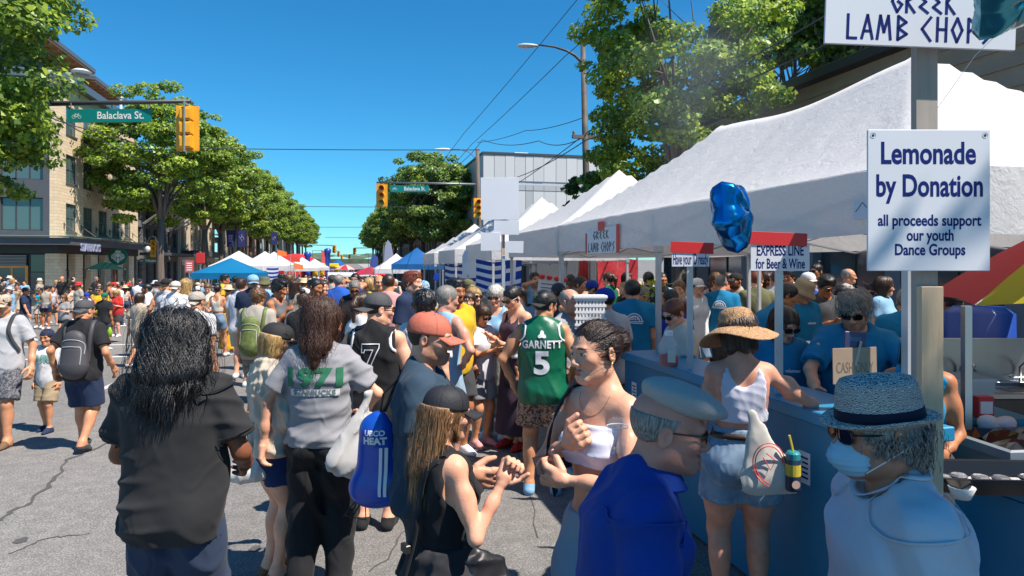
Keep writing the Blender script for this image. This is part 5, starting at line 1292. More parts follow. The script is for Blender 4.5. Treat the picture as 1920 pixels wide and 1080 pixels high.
for k,(dx,hh,m_)in enumerate(((-.2,4.1,infl_b),(1.9,4.5,infl_b),(.6,2.8,infl_y),(2.9,2.6,infl_y),(1.3,2.9,infl_y))):
 MB().lathe([(.28,0),(.30,hh*.5),(.28,hh*.86),(.36,hh*.88),(.36,hh*.97),(.001,hh)],10,c=(dx,-2.2,0)).build('pillar',m_,inf,smooth=True)
MB().bbox((.4,-2.4,2.4),(3.1,-2.1,2.8),.08).build('beam',infl_y,inf)
x,y=at(603,74);rp=thing('feather_flag','curved pink and red feather flag beside the inflatable','flag',(x,y,gz(y)))
MB().add([(0,0,.3),(.5,0,.3),(.75,.02,1.6),(.7,.03,2.8),(.3,.02,4.1),(0,0,4.3),(-.05,0,2.)],[tuple(range(7))]).build('flag_cloth',mat('flag_pink',(.55,.08,.10),.6),rp);MB().tube([(0,.03,0),(0,.03,4.3)],.03,5).build('flag_pole',galv,rp)
for px,D_,col,lab in((727,52,(.22,.25,.36),'tall grey blue feather flag left of the dark blue canopy'),(700,64,(.03,.06,.25),'dark blue feather flag left of the grey one')):
 x,y=at(px,D_);t=thing('feather_flag',lab,'flag',(x,y,gz(y)));hh=4.6 if px==727 else 3.8
 MB().add([(-.30,0,1.2),(.30,0,.9),(.42,.05,2.2),(.42,.06,3.4),(.25,.04,hh-.3),(0,0,hh),(-.22,0,hh-.5),(-.30,0,2.5)],[tuple(range(8))]).build('flag_cloth',mat('flag_%d'%px,col,.6),t);MB().tube([(-.30,.03,0),(-.30,.03,hh-.4)],.03,5).build('flag_pole',galv,t)
def parasol(name,label,px,D,r,ztop,zrim,m,m2=None,n=8,pole=.02,phase=.2):
 x,y=at(px,D);t=thing(name,label,'umbrella',(x,y,gz(y)+(0.13 if x<CL else 0)))
 for k in range(n):
  a0,a1=2*math.pi*k/n+phase,2*math.pi*(k+1)/n+phase;V=[];N_=5
  for i in range(N_+1):
   s_=i/N_;
   for j in range(4):
    a=a0+(a1-a0)*j/3;chord=math.cos((a1-a0)/2)/math.cos(a-(a0+a1)/2);rr=r*s_*chord*(1-.03*math.sin(math.pi*j/3)*s_);V.append((rr*math.cos(a),rr*math.sin(a),ztop-(ztop-zrim)*s_**1.35+.03*r*math.sin(math.pi*j/3)*s_))
  MB().add(V,[(i*4+j,(i+1)*4+j,(i+1)*4+j+1,i*4+j+1)for i in range(N_)for j in range(3)]).build('panel',m if(m2 is None or k%2==0)else m2,t,smooth=True)
  MB().tube([(0,0,ztop-.05),(r*.5*math.cos(a0),r*.5*math.sin(a0),ztop-(ztop-zrim)*.39-.02),(r*math.cos(a0),r*math.sin(a0),zrim)],.006,4).build('rib',galv,t)
 MB().tube([(0,0,0),(0,0,ztop+.08)],pole,8).build('pole',galv,t);return t
parasol('parasol','dark green parasol in front of the coffee shop pier',197,44,1.15,2.75,2.25,mat('parasol_green',(.0,.022,.018),.8,spec=.15))
parasol('parasol','red and white striped parasol far off in the road right of centre',694,50,1.35,2.55,1.95,mat('parasol_red',(.5,.02,.04),.6),mat('parasol_dark_red',(.25,.02,.04),.6))
parasol('parasol','pale red and white parasol far down the road',648,66,1.1,2.7,2.2,mat('parasol_pale',(.6,.35,.33),.6),mat('parasol_red',(.5,.02,.04),.6))
def van(px,D,label,col=(.7,.7,.7)):
 x,y=at(px,D);t=thing('parked_van',label,'van',(x,y,gz(y)),.05);m=mat('van_paint',col,.3)
 prof=[(-2.4,.35),(-2.4,1.9),(-2.2,2.05),(1.0,2.05),(1.7,1.25),(2.4,1.1),(2.5,.35)];b=MB();V=[(-.95,y_,z)for y_,z in prof]+[(.95,y_,z)for y_,z in prof];n=len(prof)
 b.add(V,[tuple(range(n))[::-1],tuple(range(n,2*n))]+[(i,(i+1)%n,n+(i+1)%n,n+i)for i in range(n)]);b.build('body',m,t)
 MB().box((-.8,-2.42,1.2),(.8,-2.405,1.75)).build('rear_window',glassy,t)
 for sx in(-1,1):
  for yy in(-1.5,1.5):MB().lathe([(.001,-.1),(.34,-.1),(.34,.1),(.001,.1)],12,M=Matrix.Translation((sx*.86,yy,.34))@Matrix.Rotation(math.pi/2,4,'Y')).build('wheel',black,t)
  MB().box((sx*.8-.1,-2.43,.7),(sx*.8+.1,-2.41,.95)).build('tail_light',mat('tail_red',(.4,.02,.02),.3),t)
van(636,56,'white van roof showing above the crowd, left one');van(682,58,'white van roof showing above the crowd, right one')
fl_b=fabric('flag_blue',(.008,.05,.33),.25,.1);fl_w=fabric('flag_white',(.72,.73,.78),.25,.1)
def greek_flag(label,p0,p1,ztop,zbot,cross=None,seed=0,droop=.0):
 t=thing('striped_flag',label,'flag',(p0[0],p0[1],zbot));dx,dy=p1[0]-p0[0],p1[1]-p0[1];L_=math.hypot(dx,dy);nx,ny=-dy/L_,dx/L_;wv=Wave(seed,3.2,4);n=40;R_=9
 def P(u,v):
  o=.07*wv(u*L_,v*1.2,0);return(dx*u+nx*o,dy*u+ny*o,(ztop-zbot)*(1-v)-droop*math.sin(math.pi*u)*(.4+v*.6)+.03*wv(u*4,1,v))
 for k in range(R_):
  bb={0:MB(),1:MB()}
  for i in range(n):
   u0,u1,v0,v1=i/n,(i+1)/n,k/R_,(k+1)/R_;c=k%2
   if cross and((u0<.34 and cross=='l')or(u1>.66 and cross=='r'))and k<5:
    uu=(u0+u1)/2 if cross=='l' else 1-(u0+u1)/2;c=1 if(k==2 or .13<uu<.21)else 0
   bb[c].add([P(u0,v0),P(u0,v1),P(u1,v1),P(u1,v0)],[(0,1,2,3)])
  for c in(0,1):
   if bb[c].v:bb[c].build('stripe',(fl_b,fl_w)[c],t)
greek_flag('blue and white striped flag hung under the last white tents',at(832,19),at(905,17.4),2.25,1.45,seed=3,droop=.05)
greek_flag('blue and white striped flag with a cross, between the placard post and white tents',at(893,14.6),at(978,14.2),2.16,1.42,'r',seed=5,droop=.12)
greek_flag('small striped flag hanging from the white canopy at the left of the road',at(500,44.3),at(522,44.3),1.8,.7,seed=7,droop=.1)
for px,c_ in((520,(.75,.16,.03)),(545,(.6,.05,.03)),(551,(.75,.2,.05))):
 x,y=at(px,46);t=thing('pennant',{520:'orange pennant on top of the white canopy',545:'dark red pennant beside the white canopy',551:'small orange pennant low between the canopies'}[px],'flag',(x,y,gz(y)))
 zz={520:3.2,545:2.8,551:2.3}[px];MB().tube([(0,0,0),(0,0,zz+.6)],.02,5).build('pole',galv,t);MB().add([(0,0,zz+.5),(0,0,zz+.1),(.6,.03,zz+.05),(.6,.03,zz+.35)],[(0,1,2,3)]).build('flag_cloth',mat('pennant%d'%px,c_,.6),t)
b=MB();b.box((5.2,10.5,3.4),(9.4,15.5,7.6));sm_=bpy.data.materials.new('smoke');sm_.use_nodes=True;N=sm_.node_tree.nodes;L=sm_.node_tree.links;N.remove(N['Principled BSDF']);pv=N.new('ShaderNodeVolumePrincipled');pv.inputs['Color'].default_value=(.8,.86,.92,1)
tc=N.new('ShaderNodeTexCoord');nz=N.new('ShaderNodeTexNoise');nz.inputs['Scale'].default_value=.55;nz.inputs['Detail'].default_value=3;L.new(tc.outputs['Object'],nz.inputs[0]);gr=N.new('ShaderNodeTexGradient');gr.gradient_type='SPHERICAL';mp=N.new('ShaderNodeMapping');mp.inputs['Location'].default_value=(-7.3/2.1,-13/2.4,-5.4/2.1);mp.inputs['Scale'].default_value=(1/2.1,1/2.4,1/2.1)
L.new(tc.outputs['Object'],mp.inputs[0]);L.new(mp.outputs[0],gr.inputs[0]);mr=N.new('ShaderNodeMapRange');mr.inputs[1].default_value=.42;mr.inputs[2].default_value=.7;mr.inputs[4].default_value=.16;L.new(nz.outputs[0],mr.inputs[0]);mu=N.new('ShaderNodeMath');mu.operation='MULTIPLY';L.new(mr.outputs[0],mu.inputs[0]);L.new(gr.outputs['Fac'],mu.inputs[1]);L.new(mu.outputs[0],pv.inputs['Density'])
L.new(pv.outputs[0],N['Material Output'].inputs['Volume']);tag(b.build('smoke',sm_),'thin blue grey barbecue smoke drifting in front of the tall tree','smoke',kind='stuff');SC.cycles.volume_step_rate=4;SC.cycles.volume_max_steps=24
# the booth: counter, signs, goods
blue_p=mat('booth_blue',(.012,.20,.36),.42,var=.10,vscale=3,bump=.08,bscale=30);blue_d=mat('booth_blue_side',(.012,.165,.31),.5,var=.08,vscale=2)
pine=mat('pine',(.60,.44,.28),.65,var=.14,vscale=5,stretch=(6,6,.4),bump=.15,bscale=30);pine_g=mat('weathered_pine',(.36,.31,.27),.75,var=.12,vscale=5,stretch=(6,6,.4))
board=mat('sign_board',(.70,.71,.75),.5,var=.02);ink=mat('sign_ink',(.010,.022,.15),.7,spec=.1);red_tape=mat('red_tape',(.62,.03,.03),.4);tape_y=mat('eyelet',(.4,.4,.42),.3,metal=.8)
XC=2.55
ct=thing('service_counter','long blue painted serving counter running under the big white tent','counter',(XC,4.38,0))
for k,(ya,yb_)in enumerate(((-1.54,-.55),(-.547,.65),(.653,1.54))):
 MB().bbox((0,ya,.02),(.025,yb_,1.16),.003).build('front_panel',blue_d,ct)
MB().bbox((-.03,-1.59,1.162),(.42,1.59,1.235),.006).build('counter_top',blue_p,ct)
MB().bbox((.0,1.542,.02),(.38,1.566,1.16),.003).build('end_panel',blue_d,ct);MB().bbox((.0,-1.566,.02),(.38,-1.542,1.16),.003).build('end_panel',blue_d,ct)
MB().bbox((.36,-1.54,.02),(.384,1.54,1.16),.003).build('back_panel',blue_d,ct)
for yy in(-.2,-1.0,1.35):
 MB().box((-.004,yy-.05,.80),(-.001,yy+.05,.98)).build('notice',board,ct)
 b=MB()
 for q in range(5):b.box((-.0065,yy-.035,.83+q*.028),(-.0045,yy+.03-(q%2)*.015,.84+q*.028))
 b.build('notice_print',ink,ct)
x0,y0=2.95,2.33
tb=thing('blue_table','low blue table at the lower right holding a black tray','table',(x0,y0,0))
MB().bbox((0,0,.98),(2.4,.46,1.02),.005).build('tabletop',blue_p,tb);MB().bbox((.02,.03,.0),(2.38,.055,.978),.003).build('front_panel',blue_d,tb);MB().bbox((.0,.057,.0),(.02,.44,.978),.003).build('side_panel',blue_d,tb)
def strokes(txt_paths,w):return strokes2d(txt_paths,w)
def flat_sign(name,label,px0,py0,px1,py1,D,m=None,rz=-YAW,th=.012,cat='sign',dz=0.):
 """a board whose corners are measured in the photograph and set at distance D"""
 c=at3((px0+px1)/2,(py0+py1)/2,D);w=(px1-px0)/F*D;h=(py1-py0)/F*D
 t=thing(name,label,cat,c,rz);MB().bbox((-w/2,0,-h/2),(w/2,th,h/2),.002).build('sign_board',m or board,t);return t,w,h
def letter(t,s,size,w,x,z,m=None,bold=.0,y=-.0006,name='lettering',align='CENTER'):
 V,Fc=text2d(s,size,1.,bold,'LEFT');xs_=[v[0]for v in V];x0,x1=min(xs_),max(xs_);k=w/(x1-x0)
 zs_=[v[1]for v in V]
 V2=[((v[0]-(x0+x1)/2)*k,v[1])for v in V];return flat_to(name,(V2,Fc),Matrix.Translation((x,y,z)),m or ink,t)
DL=2.72;t,w,h=flat_sign('lemonade_sign','white placard reading Lemonade by Donation on the wooden post',1628,243,1856,508,DL)
u=w/228
letter(t,'Lemonade',.122,178*u,(1741-1742)*u,(375.5-289)*u,bold=.0030)
letter(t,'by Donation',.122,200*u,(1743-1742)*u,(375.5-350)*u,bold=.0030)
letter(t,'all proceeds support',.062,194*u,1*u,(375.5-414)*u,bold=.0015)
letter(t,'our youth',.062,88*u,2*u,(375.5-442)*u,bold=.0015)
letter(t,'Dance Groups',.062,132*u,2*u,(375.5-469)*u,bold=.0015)
for ex in(1637,1847):
 MB().lathe([(.0055,-.004),(.011,-.004),(.0125,-.001),(.011,.001)],14,M=Matrix.Translation(((ex-1742)*u,0,(375.5-254)*u))@Matrix.Rotation(math.pi/2,4,'X')).build('eyelet',tape_y,t)
 MB().lathe([(.001,-.0005),(.0055,-.0005)],10,M=Matrix.Translation(((ex-1742)*u,-.001,(375.5-254)*u))@Matrix.Rotation(math.pi/2,4,'X')).build('eyelet_hole',black,t)
for py in(391,481):MB().lathe([(.001,-.003),(.005,-.002),(.006,0)],8,M=Matrix.Translation((0,0,(375.5-py)*u))@Matrix.Rotation(-math.pi/2,4,'X')@Matrix.Scale(-1,4,(0,0,1))).build('screw',tape_y,t)
pc=at(1733,DL+.06);wp=thing('wooden_post','square weathered wooden post carrying the lemonade and lamb chops placards','post',(pc[0],pc[1],0),-YAW)
MB().bbox((-.043,-.019,0),(.043,.019,3.6),.002).build('post',pine_g,wp)
MB().bbox((-.043,-.0191-.036,.6),(-.003+.046,-.0195,1.96),.002).build('front_batten',pine,wp)
t,w,h=flat_sign('lamb_chops_sign','large white board with angular blue Greek Lamb Chops lettering at the top right',1549,-48,1906,88,DL-.02,rz=-YAW+.0)
t.rotation_euler=(0,math.radians(2.2),-YAW)
G={'G':[[(.8,.85),(.4,1),(0,.5),(.45,0),(.85,.35),(.5,.5)]],'R':[[(.1,0),(.1,1),(.75,.75),(.1,.5),(.8,0)]],'E':[[(.8,1),(.1,.78),(.6,.52),(.1,.28),(.8,0)]],'K':[[(.1,0),(.1,1)],[(.75,1),(.1,.5),(.8,0)]],'L':[[(.1,1),(.1,0),(.75,.0)]],'A':[[(0,0),(.4,1),(.8,0)],[(.18,.32),(.64,.32)]],'M':[[(0,0),(.2,1),(.5,.3),(.8,1),(1,0)]],'B':[[(.1,0),(.1,1),(.7,.75),(.1,.5),(.75,.25),(.1,0)]],'C':[[(.75,1),(.1,.5),(.75,0)]],'H':[[(.1,0),(.1,1)],[(.75,0),(.75,1)],[(.1,.5),(.75,.5)]],'O':[[(.42,1),(.8,.5),(.42,0),(.05,.5),(.42,1)]],'P':[[(.1,0),(.1,1),(.75,.72),(.1,.42)]],'S':[[(.75,1),(.15,.72),(.65,.35),(.1,0)]],' ':[]}
def greek(s,x0,x1,z,hh,w):
 P=[];tot=sum(1.25 if c=='M' else(.55 if c==' ' else 1.)for c in s);k=(x1-x0)/tot;x=x0
 for c in s:
  P+=[[(x+a*k*.86,z+b_*hh)for a,b_ in p]for p in G[c]];x+=k*(1.25 if c=='M' else(.55 if c==' ' else 1.))
 return strokes2d(P,w)
u=w/357;Z=lambda py:(20-py)*u
flat_to('lettering',greek('GREEK',(1672-1727)*u,(1797-1727)*u,Z(24),40*u,5.5*u),Matrix.Translation((0,-.0007,0)),ink,t)
flat_to('lettering',greek('LAMB CHOPS',(1588-1727)*u,(1872-1727)*u,Z(76),44*u,5.5*u),Matrix.Translation((0,-.0007,0)),ink,t)
def side_sign(name,label,px0,px1,py0,py1,X,lines,tape=None,greekl=False,post=None):
 ya,yb_=onX(px0,X),onX(px1,X);yc=(ya+yb_)/2;w=abs(ya-yb_);D_=depth(X,yc);zt=H-(py0-HZ)*D_/F;zb_=H-(py1-HZ)*D_/F;h=zt-zb_
 t=thing(name,label,'sign',(X,yc,(zt+zb_)/2),-math.pi/2);MB().bbox((-w/2,0,-h/2),(w/2,.008,h/2),.002).build('sign_board',board,t)
 for(s,zz,sz,ww)in lines:
  if greekl:flat_to('lettering',greek(s,-w*ww/2,w*ww/2,zz*h-sz*h/2,sz*h,.014),Matrix.Translation((0,-.003,0)),mat('ink_green',(.03,.08,.10),.5),t)
  else:letter(t,s,sz*h,ww*w,0,zz*h,bold=.002)
 if tape:
  for(x0,z0,x1,z1)in tape:MB().bbox((x0*w,-.006,z0*h),(x1*w,-.0005,z1*h),.001).build('tape',red_tape,t)
 if post:MB().bbox((-.02,.01,-post),(.02,.03,h*.4),.002).build('stick',leg_m,t)
 return t
side_sign('lamb_chops_placard','small hand lettered Greek Lamb Chops placard taped to the white valance',1100,1158,427,475,2.85,[('GREEK',.22,.30,.52),('LAMB CHOPS',-.25,.34,.88)],[(-.53,-.45,-.49,.35),(.47,-.5,.55,.55),(-.10,.38,.10,.75)],True)
def face_sign(name,label,px0,px1,py0,py1,D,lines,tapes,stick,ang=.0):
 t,w,h=flat_sign(name,label,px0,py0,px1,py1,D,rz=-YAW-ang,th=.008)
 for(s,zz,sz,ww)in lines:letter(t,s,sz*h,ww*w,0,zz*h,bold=.002)
 for(x0,z0,x1,z1)in tapes:MB().bbox((x0*w,-.006,z0*h),(x1*w,-.0005,z1*h),.001,M=Matrix.Rotation(.04,4,'Y')).build('tape',red_tape,t)
 MB().bbox((-.022,.010,-stick),(.022,.035,h*.45),.002).build('stick',leg_m,t)
 return t
face_sign('id_sign','white sign reading Have your ID ready with red tape along its top',1260,1330,464,500,5.28,[('Have your ID ready',-.14,.80,.94)],[(-.55,.20,.60,.78)],1.0)
face_sign('express_sign','white Express Line for Beer and Wine sign with a long red tape strip',1408,1518,455,508,4.24,[('EXPRESS LINE',.20,.50,.80),('for Beer & Wine',-.26,.50,.84)],[(-.62,.40,.44,.86)],.85)
bt=big;MB().box((-1.610,-2.80,2.305),(-1.603,-2.66,2.415)).build('maker_patch',board,bt)
b=MB();b.tube([(-1.612,-2.68,2.35),(-1.612,-2.73,2.40),(-1.612,-2.78,2.355)],.002,4);b.build('patch_print',black,bt)
Dp=9.4;pc=at(944,Dp);pp=thing('placard_post','tall post with blank backs of white placards in front of the white tents','signpost',(pc[0],pc[1],gz(pc[1])),-YAW)
zz=lambda py,D_=Dp:H-(py-HZ)*D_/F-gz(pc[1]);xx=lambda px:(px-944)/F*Dp
MB().bbox((-.022,-.022,0),(.022,.022,zz(480)),.003).build('post',leg_m,pp);MB().bbox((-.019,.023,zz(478)),(.019,.06,zz(335)),.002).build('batten',pine,pp);MB().box((-.030,-.02,zz(560)),(-.0225,.02,zz(336))).build('blue_edge',mat('edge_blue',(.02,.12,.25),.5),pp)
for k,(xa,ya,xb,yb_)in enumerate(((906,333,977,412),(919,414,966,440),(905,436,941,470),(942,452,975,474))):
 MB().bbox((xx(xa),-.03-.006*k,zz(yb_)),(xx(xb),-.024-.006*k,zz(ya)),.001,M=Matrix.Rotation(.03*(k%2)-.01,4,'Y')).build('placard',board,pp)
x,y=at(890,16.5);q=thing('hanging_sheet','blank grey white sheet hung among the striped flags','sheet',(x,y,0),-YAW);MB().bbox((-.30,0,1.78),(.30,.01,2.38),.002).build('sheet',board,q)
x,y=at(1012,11.8);q=thing('menu_board','leaning white paper board with printed lines and red paper flowers on top','board',(x,y,gz(y)),-YAW+.1)
MB().bbox((-.24,0,1.15),(.24,.02,1.86),.003,M=Matrix.Rotation(.12,4,'Y')).build('board',board,q);b=MB()
for k in range(9):b.box((-.19,-.004,1.78-k*.065),(.17-.05*(k%3),-.001,1.80-k*.065),0,Matrix.Rotation(.12,4,'Y'))
b.build('board_print',mat('print_grey',(.2,.2,.22),.6),q);MB().box((-.01,.021,0),(.01,.04,1.3)).build('stick',leg_m,q)
for k in range(4):MB().lathe([(.001,-.05),(.05,-.02),(.055,.02),(.001,.05)],8,c=(-.16+.13*k+.2,-.01,1.92-.02*k)).build('paper_flower',red_tape,q)
def mesh_banner(label,pxa,pxb,pya,pyb,D,col):
 p0=at(pxa,D);p1=at(pxb,D+.5);z0=H-(pyb-HZ)*D/F;z1=H-(pya-HZ)*D/F;t=thing('fence_banner',label,'fence',(p0[0],p0[1],0));dx,dy=p1[0]-p0[0],p1[1]-p0[1];n=14;V=[];wv=Wave(pxa,4,3)
 for i in range(n+1):
  for j in range(5):u=i/n;v=j/4;o=.05*wv(u*4,v,0);V.append((dx*u+o*dy,dy*u-o*dx,z0+(z1-z0)*v+.06*math.sin(u*3.1)*v))
 MB().add(V,[(i*5+j,i*5+5+j,i*5+6+j,i*5+1+j)for i in range(n)for j in range(4)]).build('banner_cloth',col,t,smooth=True)
 for u in(0,.5,1):MB().tube([(dx*u,dy*u+.05,0),(dx*u,dy*u+.05,z1+.1)],.03,6).build('post',galv,t)
redm=mat('red_mesh',(.38,.02,.03),.7,var=.3,vscale=14)
mesh_banner('dark red mesh fence banner behind the second tent',1085,1103,492,545,15.5,redm);mesh_banner('wide red mesh fence banner beyond the tents',1120,1196,488,548,16.5,redm)
pt=thing('planter','stone planter with yellow green plants behind the counter','planter',(*at(1232,8.6),0));MB().bbox((-.35,-.25,0),(.35,.25,1.05),.02).build('planter_box',mat('stone_planter',(.30,.24,.20),.85,var=.2),pt)
r_=random.Random(4);b=MB()
for k in range(160):
 a=r_.uniform(0,6.3);rr=r_.uniform(0,.24);z=1.05+r_.uniform(0,.75);c=Vector((rr*math.cos(a),rr*math.sin(a),z));d=Vector((r_.uniform(-1,1),r_.uniform(-1,1),r_.uniform(-.2,1))).normalized()*.09;s=Vector((-d.y,d.x,0))*.45;b.add([c,c+d*.5+s,c+d,c+d*.5-s],[(0,1,2,3)])
b.build('leaves',leaf_mat('plant_leaf',(.28,.36,.03)),pt)
kb=thing('ketchup_bottle','large clear ketchup bottle with white cap, half full, on the counter corner','bottle',(*at(1254,5.45),1.236),-YAW-.3)
clear_p=mat('clear_plastic',(.7,.72,.74),.10,alpha=.16,spec=.8);ket=mat('ketchup',(.38,.015,.01),.35)
Me=Matrix.Diagonal((1,.62,1,1));MB().lathe([(.001,0),(.072,0),(.078,.01),(.078,.13),(.070,.17),(.045,.215),(.028,.235),(.028,.255)],18,M=Me).build('bottle_body',clear_p,kb,smooth=True)
MB().lathe([(.001,.003),(.069,.003),(.074,.012),(.074,.085),(.04,.10),(.001,.085)],18,M=Me).build('ketchup',ket,kb,smooth=True);MB().lathe([(.033,.243),(.033,.275),(.028,.28),(.001,.28)],16).build('cap',wht,kb)
MB().box((-.005,-.0515,.035),(.055,-.0495,.135)).build('bottle_label',mat('bottle_label',(.55,.6,.52),.5),kb)
wt=thing('work_table','blue work table behind the counter holding the takeout boxes','table',(*at(1545,5.3),0),-YAW);MB().bbox((-.75,-.3,.98),(.85,.35,1.04),.005).build('tabletop',blue_p,wt)
for sx in(-.7,.8):
 for sy in(-.25,.3):MB().box((sx-.025,sy-.025,0),(sx+.025,sy+.025,.979)).build('leg',blue_d,wt)
MB().bbox((-.68,-.28,.70),(.78,-.26,.978),.003).build('apron',blue_d,wt)
foam=mat('foam',(.70,.69,.66),.55,var=.03)
def clamshell_me():
 b=MB();s=.115
 for(z0,z1,a,c)in((0,.034,.085,.115),(.037,.068,.115,.088)):
  V=[(-a,-a,z0),(a,-a,z0),(a,a,z0),(-a,a,z0),(-c,-c,z1),(c,-c,z1),(c,c,z1),(-c,c,z1)];b.add(V,[(3,2,1,0),(4,5,6,7),(0,1,5,4),(1,2,6,5),(2,3,7,6),(3,0,4,7)])
 b.box((-.03,-.125,.028),(.03,-.1155,.045));return b.build('takeout_box',[foam],me=True)
cm_=clamshell_me();rk=random.Random(2)
ordn=['lowest','second from the bottom','third from the bottom','fourth from the bottom','fifth from the bottom','topmost']
for si,(px,n_)in enumerate(((1503,4),(1527,6),(1556,6))):
 for k in range(n_):
  x,y=at(px,5.15+.03*si);o=obj('takeout_box',cm_,None,(x,y,1.041+k*.0695),(0,0,-YAW+.2*si+rk.uniform(-.16,.16)))
  tag(o,'white foam takeout box, %s of the %s stack on the work table'%(ordn[k]if k<n_-1 else 'topmost',['left','middle','right'][si]),'box','takeout boxes')
cs=thing('cardboard_sign','brown cardboard Cash Only sign taped to a dark blue chopping board on the counter','sign',at3(1603,682,3.75),-YAW+.12)
card=mat('cardboard',(.36,.25,.17),.8,var=.08,vscale=8);u=3.75/1280
MB().bbox((-44*u,0,-37*u),(44*u,.006,30*u),.001,M=Matrix.Rotation(-.02,4,'Y')).build('card',card,cs)
MB().bbox((-20*u,.008,-30*u),(22*u,.022,60*u),.004,M=Matrix.Rotation(.05,4,'Y')).build('chopping_board',mat('board_blue',(.03,.045,.12),.4),cs);MB().bbox((-11*u,.0065,42*u),(12*u,.0075,50*u),.0004,M=Matrix.Rotation(.05,4,'Y')).build('handle_hole',mat('hole_pale',(.03,.12,.25),.5),cs)
MB().bbox((-1*u,-.002,-3*u),(4*u,-.0005,44*u),.0004,M=Matrix.Rotation(.25,4,'Y')).build('tape',mat('clear_tape',(.42,.36,.30),.25),cs)
letter(cs,'CASH ONLY',.085,74*u,0,-8*u,mat('pencil',(.17,.12,.09),.8),y=-.001)
MB().box((-.02,.007,-.22),(.02,.02,-.03)).build('prop',card,cs)
foil=mat('foil_blue',(.0,.16,.46),.16,metal=.85,bump=.04,bscale=7);foil_t=mat('foil_teal',(.05,.30,.40),.2,metal=.7,bump=.15,bscale=6)
def balloon(label,c,R_,m,rot,string_to,seed=1,sx=1.):
 t=thing('foil_balloon',label,'balloon',c);pr=[]
 n=5;b=MB();V=[];F_=[];na,nr=60,9
 for side in(1,-1):
  for i in range(nr+1):
   s_=i/nr
   for k in range(na):
    a=2*math.pi*k/na;star=.74+.26*abs(((a*n/(2*math.pi))%1)-.5)*2;star=.80+.20*(abs(((a*n/(2*math.pi))%1)-.5)*2)**1.6;edge=1-s_**2.6
    cr=(1+.05*math.sin(a*38)*(s_>.75));th=.46*math.sqrt(max(edge,0))*(.93+.07*math.cos(a*n))*cr
    V.append((R_*star*s_*math.cos(a)*sx,side*R_*th,R_*star*s_*math.sin(a)))
 M_=Matrix.Rotation(rot[2],4,'Z')@Matrix.Rotation(rot[0],4,'X')@Matrix.Rotation(rot[1],4,'Y');V=[tuple(M_@Vector(v))for v in V];o_=(nr+1)*na
 for q in range(2):
  for i in range(nr):
   for k in range(na):
    j=(k+1)%na;f_=(q*o_+i*na+k,q*o_+i*na+j,q*o_+(i+1)*na+j,q*o_+(i+1)*na+k);F_.append(f_ if q==0 else f_[::-1])
 MB().add(V,F_).build('balloon_skin',m,t,smooth=True);MB().tube([Vector((0,0,-R_*.6)),(Vector(string_to)-Vector(c))*.5+Vector((.02,0,0)),Vector(string_to)-Vector(c)],.0012,4).build('string',wht,t)
balloon('dark blue shiny star shaped foil balloon tied to the tent valance',at3(1372,402,3.7),.215,foil,(-.15,.30,-.28-.75*0+1.05),at3(1400,455,3.75),sx=.95)
balloon('teal star shaped foil balloon cut off by the top right corner',at3(1890,-8,2.35),.16,foil_t,(.5,.5,.3),at3(1756,205,2.6))
um_r=fabric('umbrella_red',(.55,.03,.035),.45,.1,8);um_y=fabric('umbrella_yellow',(.52,.42,.03),.45,.1,8)
um=parasol('beach_umbrella','red and yellow umbrella at the right edge over the sinks',2120,4.3,1.13,2.45,1.80,um_r,um_y,phase=.719)
pc=at(1812,4.1);ap=thing('metal_post','square aluminium tent post in front of the sinks on the right','post',(pc[0],pc[1],0),-YAW);MB().bbox((-.021,-.021,0),(.021,.021,1.80),.004).build('post',mat('aluminium',(.55,.56,.58),.3,metal=.9),ap);MB().bbox((-.034,-.034,.98),(.034,.034,1.05),.006).build('clamp',galv,ap)
MB().bbox((-.02,-.35,.74),(.02,-.03,.80),.004).build('side_rail',blue_p,ap)
ty=thing('black_tray','black plastic tray with dark lids on the low blue table','tray',(*at(1880,3.15),1.021),-YAW-.06)
b=MB();n=24;V=[]
for(r0_,z)in((.80,.0),(1.,.075),(1.04,.08),(1.0,.083),(.97,.075),(.78,.008)):V+=[(.40*r0_*math.copysign(abs(math.cos(2*math.pi*k/n))**.4,math.cos(2*math.pi*k/n)),.16*r0_*math.copysign(abs(math.sin(2*math.pi*k/n))**.4,math.sin(2*math.pi*k/n)),z)for k in range(n)]
b.add(V,[(i*n+k,i*n+(k+1)%n,(i+1)*n+(k+1)%n,(i+1)*n+k)for i in range(5)for k in range(n)]+[tuple(range(n))[::-1],tuple(5*n+k for k in range(n))]);b.build('tray',mat('black_plastic',(.014,.015,.017),.22),ty,smooth=False)
rk=random.Random(6)
for k in range(7):MB().lathe([(.001,0),(.034,.0),(.04,.012),(.03,.02),(.001,.022)],12,c=(-.25+.075*k,rk.uniform(-.06,.06),.02+.006*k%.02)).build('lid',mat('lid_grey',(.12,.12,.13),.3),ty)
fb=thing('foam_bowl','small white foam bowl standing left of the black tray','bowl',(*at(1803,3.0),1.021));MB().lathe([(.03,0),(.035,.0),(.055,.05),(.052,.052),(.032,.006),(.001,.006)],14).build('bowl',foam,fb,smooth=True)
bn=thing('waste_bin','large grey plastic bin marked BRUTE with red handles at the right edge','bin',(*at(1925,3.9),0),-YAW+.1)
grey_p=mat('bin_grey',(.20,.24,.27),.4,var=.05);b=MB();n=4
V=[]
for(s,z)in((.78,.25),(.98,1.0),(1.05,1.0),(1.06,1.05),(1.0,1.06),(.93,1.0),(.8,.3)):V+=[(-.31*s,-.24*s,z),(.31*s,-.24*s,z),(.31*s,.24*s,z),(-.31*s,.24*s,z)]
b.add(V,[(i*4+k,i*4+(k+1)%4,(i+1)*4+(k+1)%4,(i+1)*4+k)for i in range(6)for k in range(4)]+[(3,2,1,0)]);b.build('bin_body',grey_p,bn)
